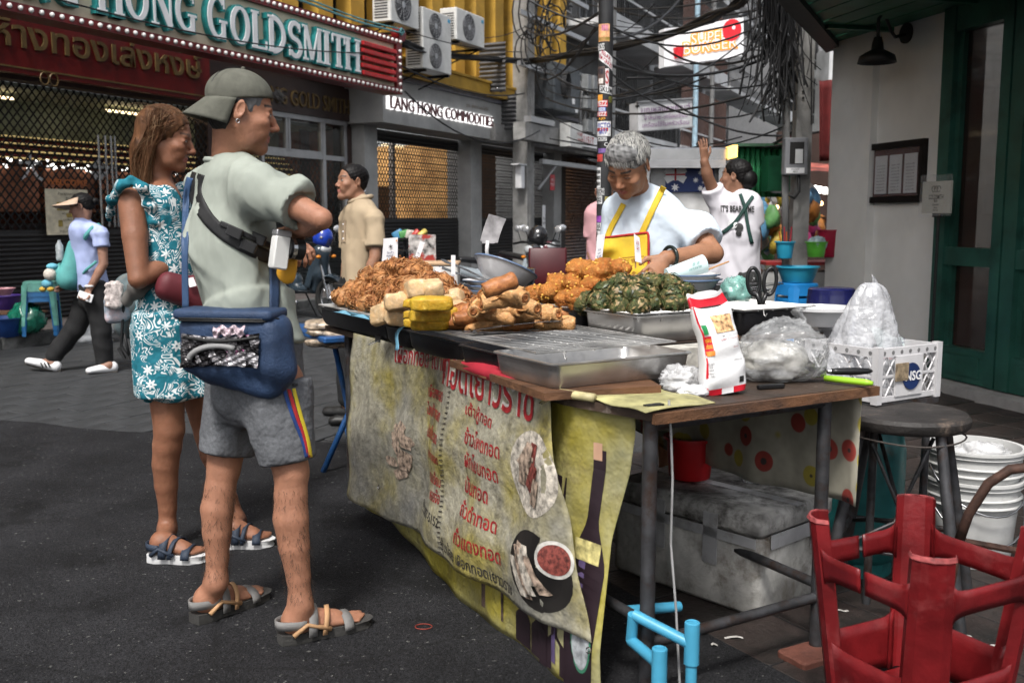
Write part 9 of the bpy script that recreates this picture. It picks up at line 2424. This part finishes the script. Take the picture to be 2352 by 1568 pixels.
cr = thing('bread_crate', 'white plastic lattice crate with a blue round emblem beyond the table end', 'crate', at(1990,905,3.5)); M_CRT = mat('crate_white',(.56,.55,.56),.5,var=.12,scale=7,dirt=(.25,.22,.2),dscale=9,dpos=(.58,.75))
k0, k1, k2 = at(2013,900,3.35), at(2148,884,3.52), at(1876,880,3.62); k1.z = k2.z = k0.z = .742
X_, Y_ = k1-k0, k2-k0; CM = frame(k0, X_, V(-X_.y,X_.x,0)); cw, cd, chh = X_.length, Y_.length, .185
def wallp(p, q, name):
 L_ = (q-p).length; M = frame(p, q-p, V(0,0,1))
 obj(name, MB(M).bb(0,L_,0,.018,-.006,.006).bb(0,L_,chh-.03,chh,-.008,.008), M_CRT, cr)
 la = MB(M); nn = max(4,int(L_/.045))
 for i in range(nn):
  x0_, x1_ = L_*i/nn, L_*(i+1)/nn
  for za, zb in ((.018,.087),(.087,chh-.03)): la.tube([(x0_,za,0),(x1_,zb,0)],.0035,4); la.tube([(x0_,zb,0),(x1_,za,0)],.0035,4)
 la.bb(0,L_,.083,.091,-.004,.004); tag(obj('lattice', la, M_CRT, cr), kind='stuff')
 for i in range(nn): obj('hole', MB(M).cyl((L_*(i+.5)/nn,chh-.015,.0082),(L_*(i+.5)/nn,chh-.015,.0095),.007,seg=10), MATS['grey_pipe'], cr)
cc_ = [CM @ V(0,0,0), CM @ V(cw,0,0), CM @ V(cw,cd,0), CM @ V(0,cd,0)]
for i in range(4): wallp(cc_[i], cc_[(i+1) % 4], 'rail'); obj('corner_post', MB().box(cc_[i]+V(0,0,chh/2), (.026,.026,chh+.012), Euler((0,0,math.atan2(X_.y,X_.x)))), M_CRT, cr)
obj('floor_panel', MB(CM).bb(0,cw,0,cd,-.004,.004), M_CRT, cr); pn = obj('name_panel', MB(CM).bb(cw*.27,cw*.72,-.011,-.004,.015,chh-.03), M_CRT, cr)
EM = frame(CM @ V(cw*.52,-.012,chh*.44), X_, V(0,0,1)); obj('emblem_disc', MB(EM).cyl((0,0,0),(0,0,.003),.047,seg=28), mat('emblem_navy',(.01,.03,.12),.5,var=.2), pn); text('emblem_lettering', 'NSG', EM @ Matrix.Translation((.006,0,.005)), .045, M_WHITE, pn, bold=.03); obj('tape_patch', MB(EM).bb(-.09,-.022,-.012,.05,.002,.0055), mat('brown_tape',(.30,.23,.15),.5,var=.4,scale=40), pn)
sdx = thing('crate_stand', 'dark steel stand carrying the white crate', 'stand', V(cc_[0].x,cc_[0].y,0)); 
for i in range(4): p = cc_[i].lerp((cc_[0]+cc_[2])/2,.1); obj('leg', MB().cyl((p.x,p.y,.02),(p.x,p.y,.72),.014), M_PIPE, sdx)
obj('top_plate', MB(CM).bb(-.01,cw+.01,-.01,cd+.01,-.028,-.006), M_PIPE, sdx)
cb = thing('carrier_bag', 'white translucent carrier bag with knotted handles rising out of the crate', 'bag', CM @ V(cw*.3,cd*.5,.05)); M_CAR = film('carrier_film',(.66,.67,.7),.5); bcn = CM @ V(cw*.32,cd*.5,.12)
fcr, fc2 = fbm(4.5,70,4), fbm(11,71,2)
def carrier(u, v):
 a = 2*PI*u; z = -.08+.36*v; r_ = .115*(1-v)**.55+.012+.018*max(0,v-.75); f = 1+.22*float(fcr(math.cos(a)*1.3,math.sin(a)*1.3,v*2.2))+.14*abs(math.sin(a*4+v*3))*v
 return bcn+V(r_*f*math.cos(a)*1.15+.02*v, r_*f*math.sin(a)*.85, z)
obj('bag_film', MB().grid(carrier, 60, 34), M_CAR, cb, True); obj('handle_loop', MB().grid(lambda u, v: bcn+V(.02+.02*math.sin(v*2.5)+.045*(u-.5)*(1-.4*v),.02*(u-.5),.22+.09*v-.02*u), 4, 8, .001), M_CAR, cb, True)
gb = thing('glove_packet', 'white plastic glove packet with red lettering in the crate', 'packet', CM @ V(cw*.75,cd*.6,.1)); gM = frame(CM @ V(cw*.52,cd*.42,.10), X_, V(0,.25,1)); obj('packet_film', MB(gM).grid(lambda u, v: (.19*u-.02*v, .14*v*(1-.45*u)+.01*math.sin(u*9), .01*math.sin(u*7+v*4)), 10, 8, .003), mat('mint_packet',(.55,.62,.62),.35,var=.1), gb, True)
text('packet_lettering', 'GLOVES', gM @ Matrix.Translation((.075,.03,.018)), .038, MATS['red_ink'], gb, bold=.03); text('packet_lettering', 'Save your hands and\nkeep you away from\ninfective disease', gM @ Matrix.Translation((.075,.075,.018)), .013, NV, gb)
ubn = tub('steel_basin', 'grey enamel basin tilted behind the crate', 'basin', at(1885,745,3.9), .10, .13, .07, M_ENAM); pot2 = tub('steel_pot', 'dull steel pot beneath the tilted basin', 'pot', V(at(1885,745,3.9).x+.02,3.95,.80), .10, .105, .16, M_STEEL); obj('pot_stand', MB().box(V(at(1885,745,3.9).x+.02,3.95,.41),(.22,.22,.76)), M_DARK, pot2)
crumple('green_pouch', 'small bag of green liquid beside the white bowls', 'bag', tw(.92,1.12,1.07), (.06,.05,.07), .2, 4, film('aqua_film',(.25,.55,.48),.55), 61)
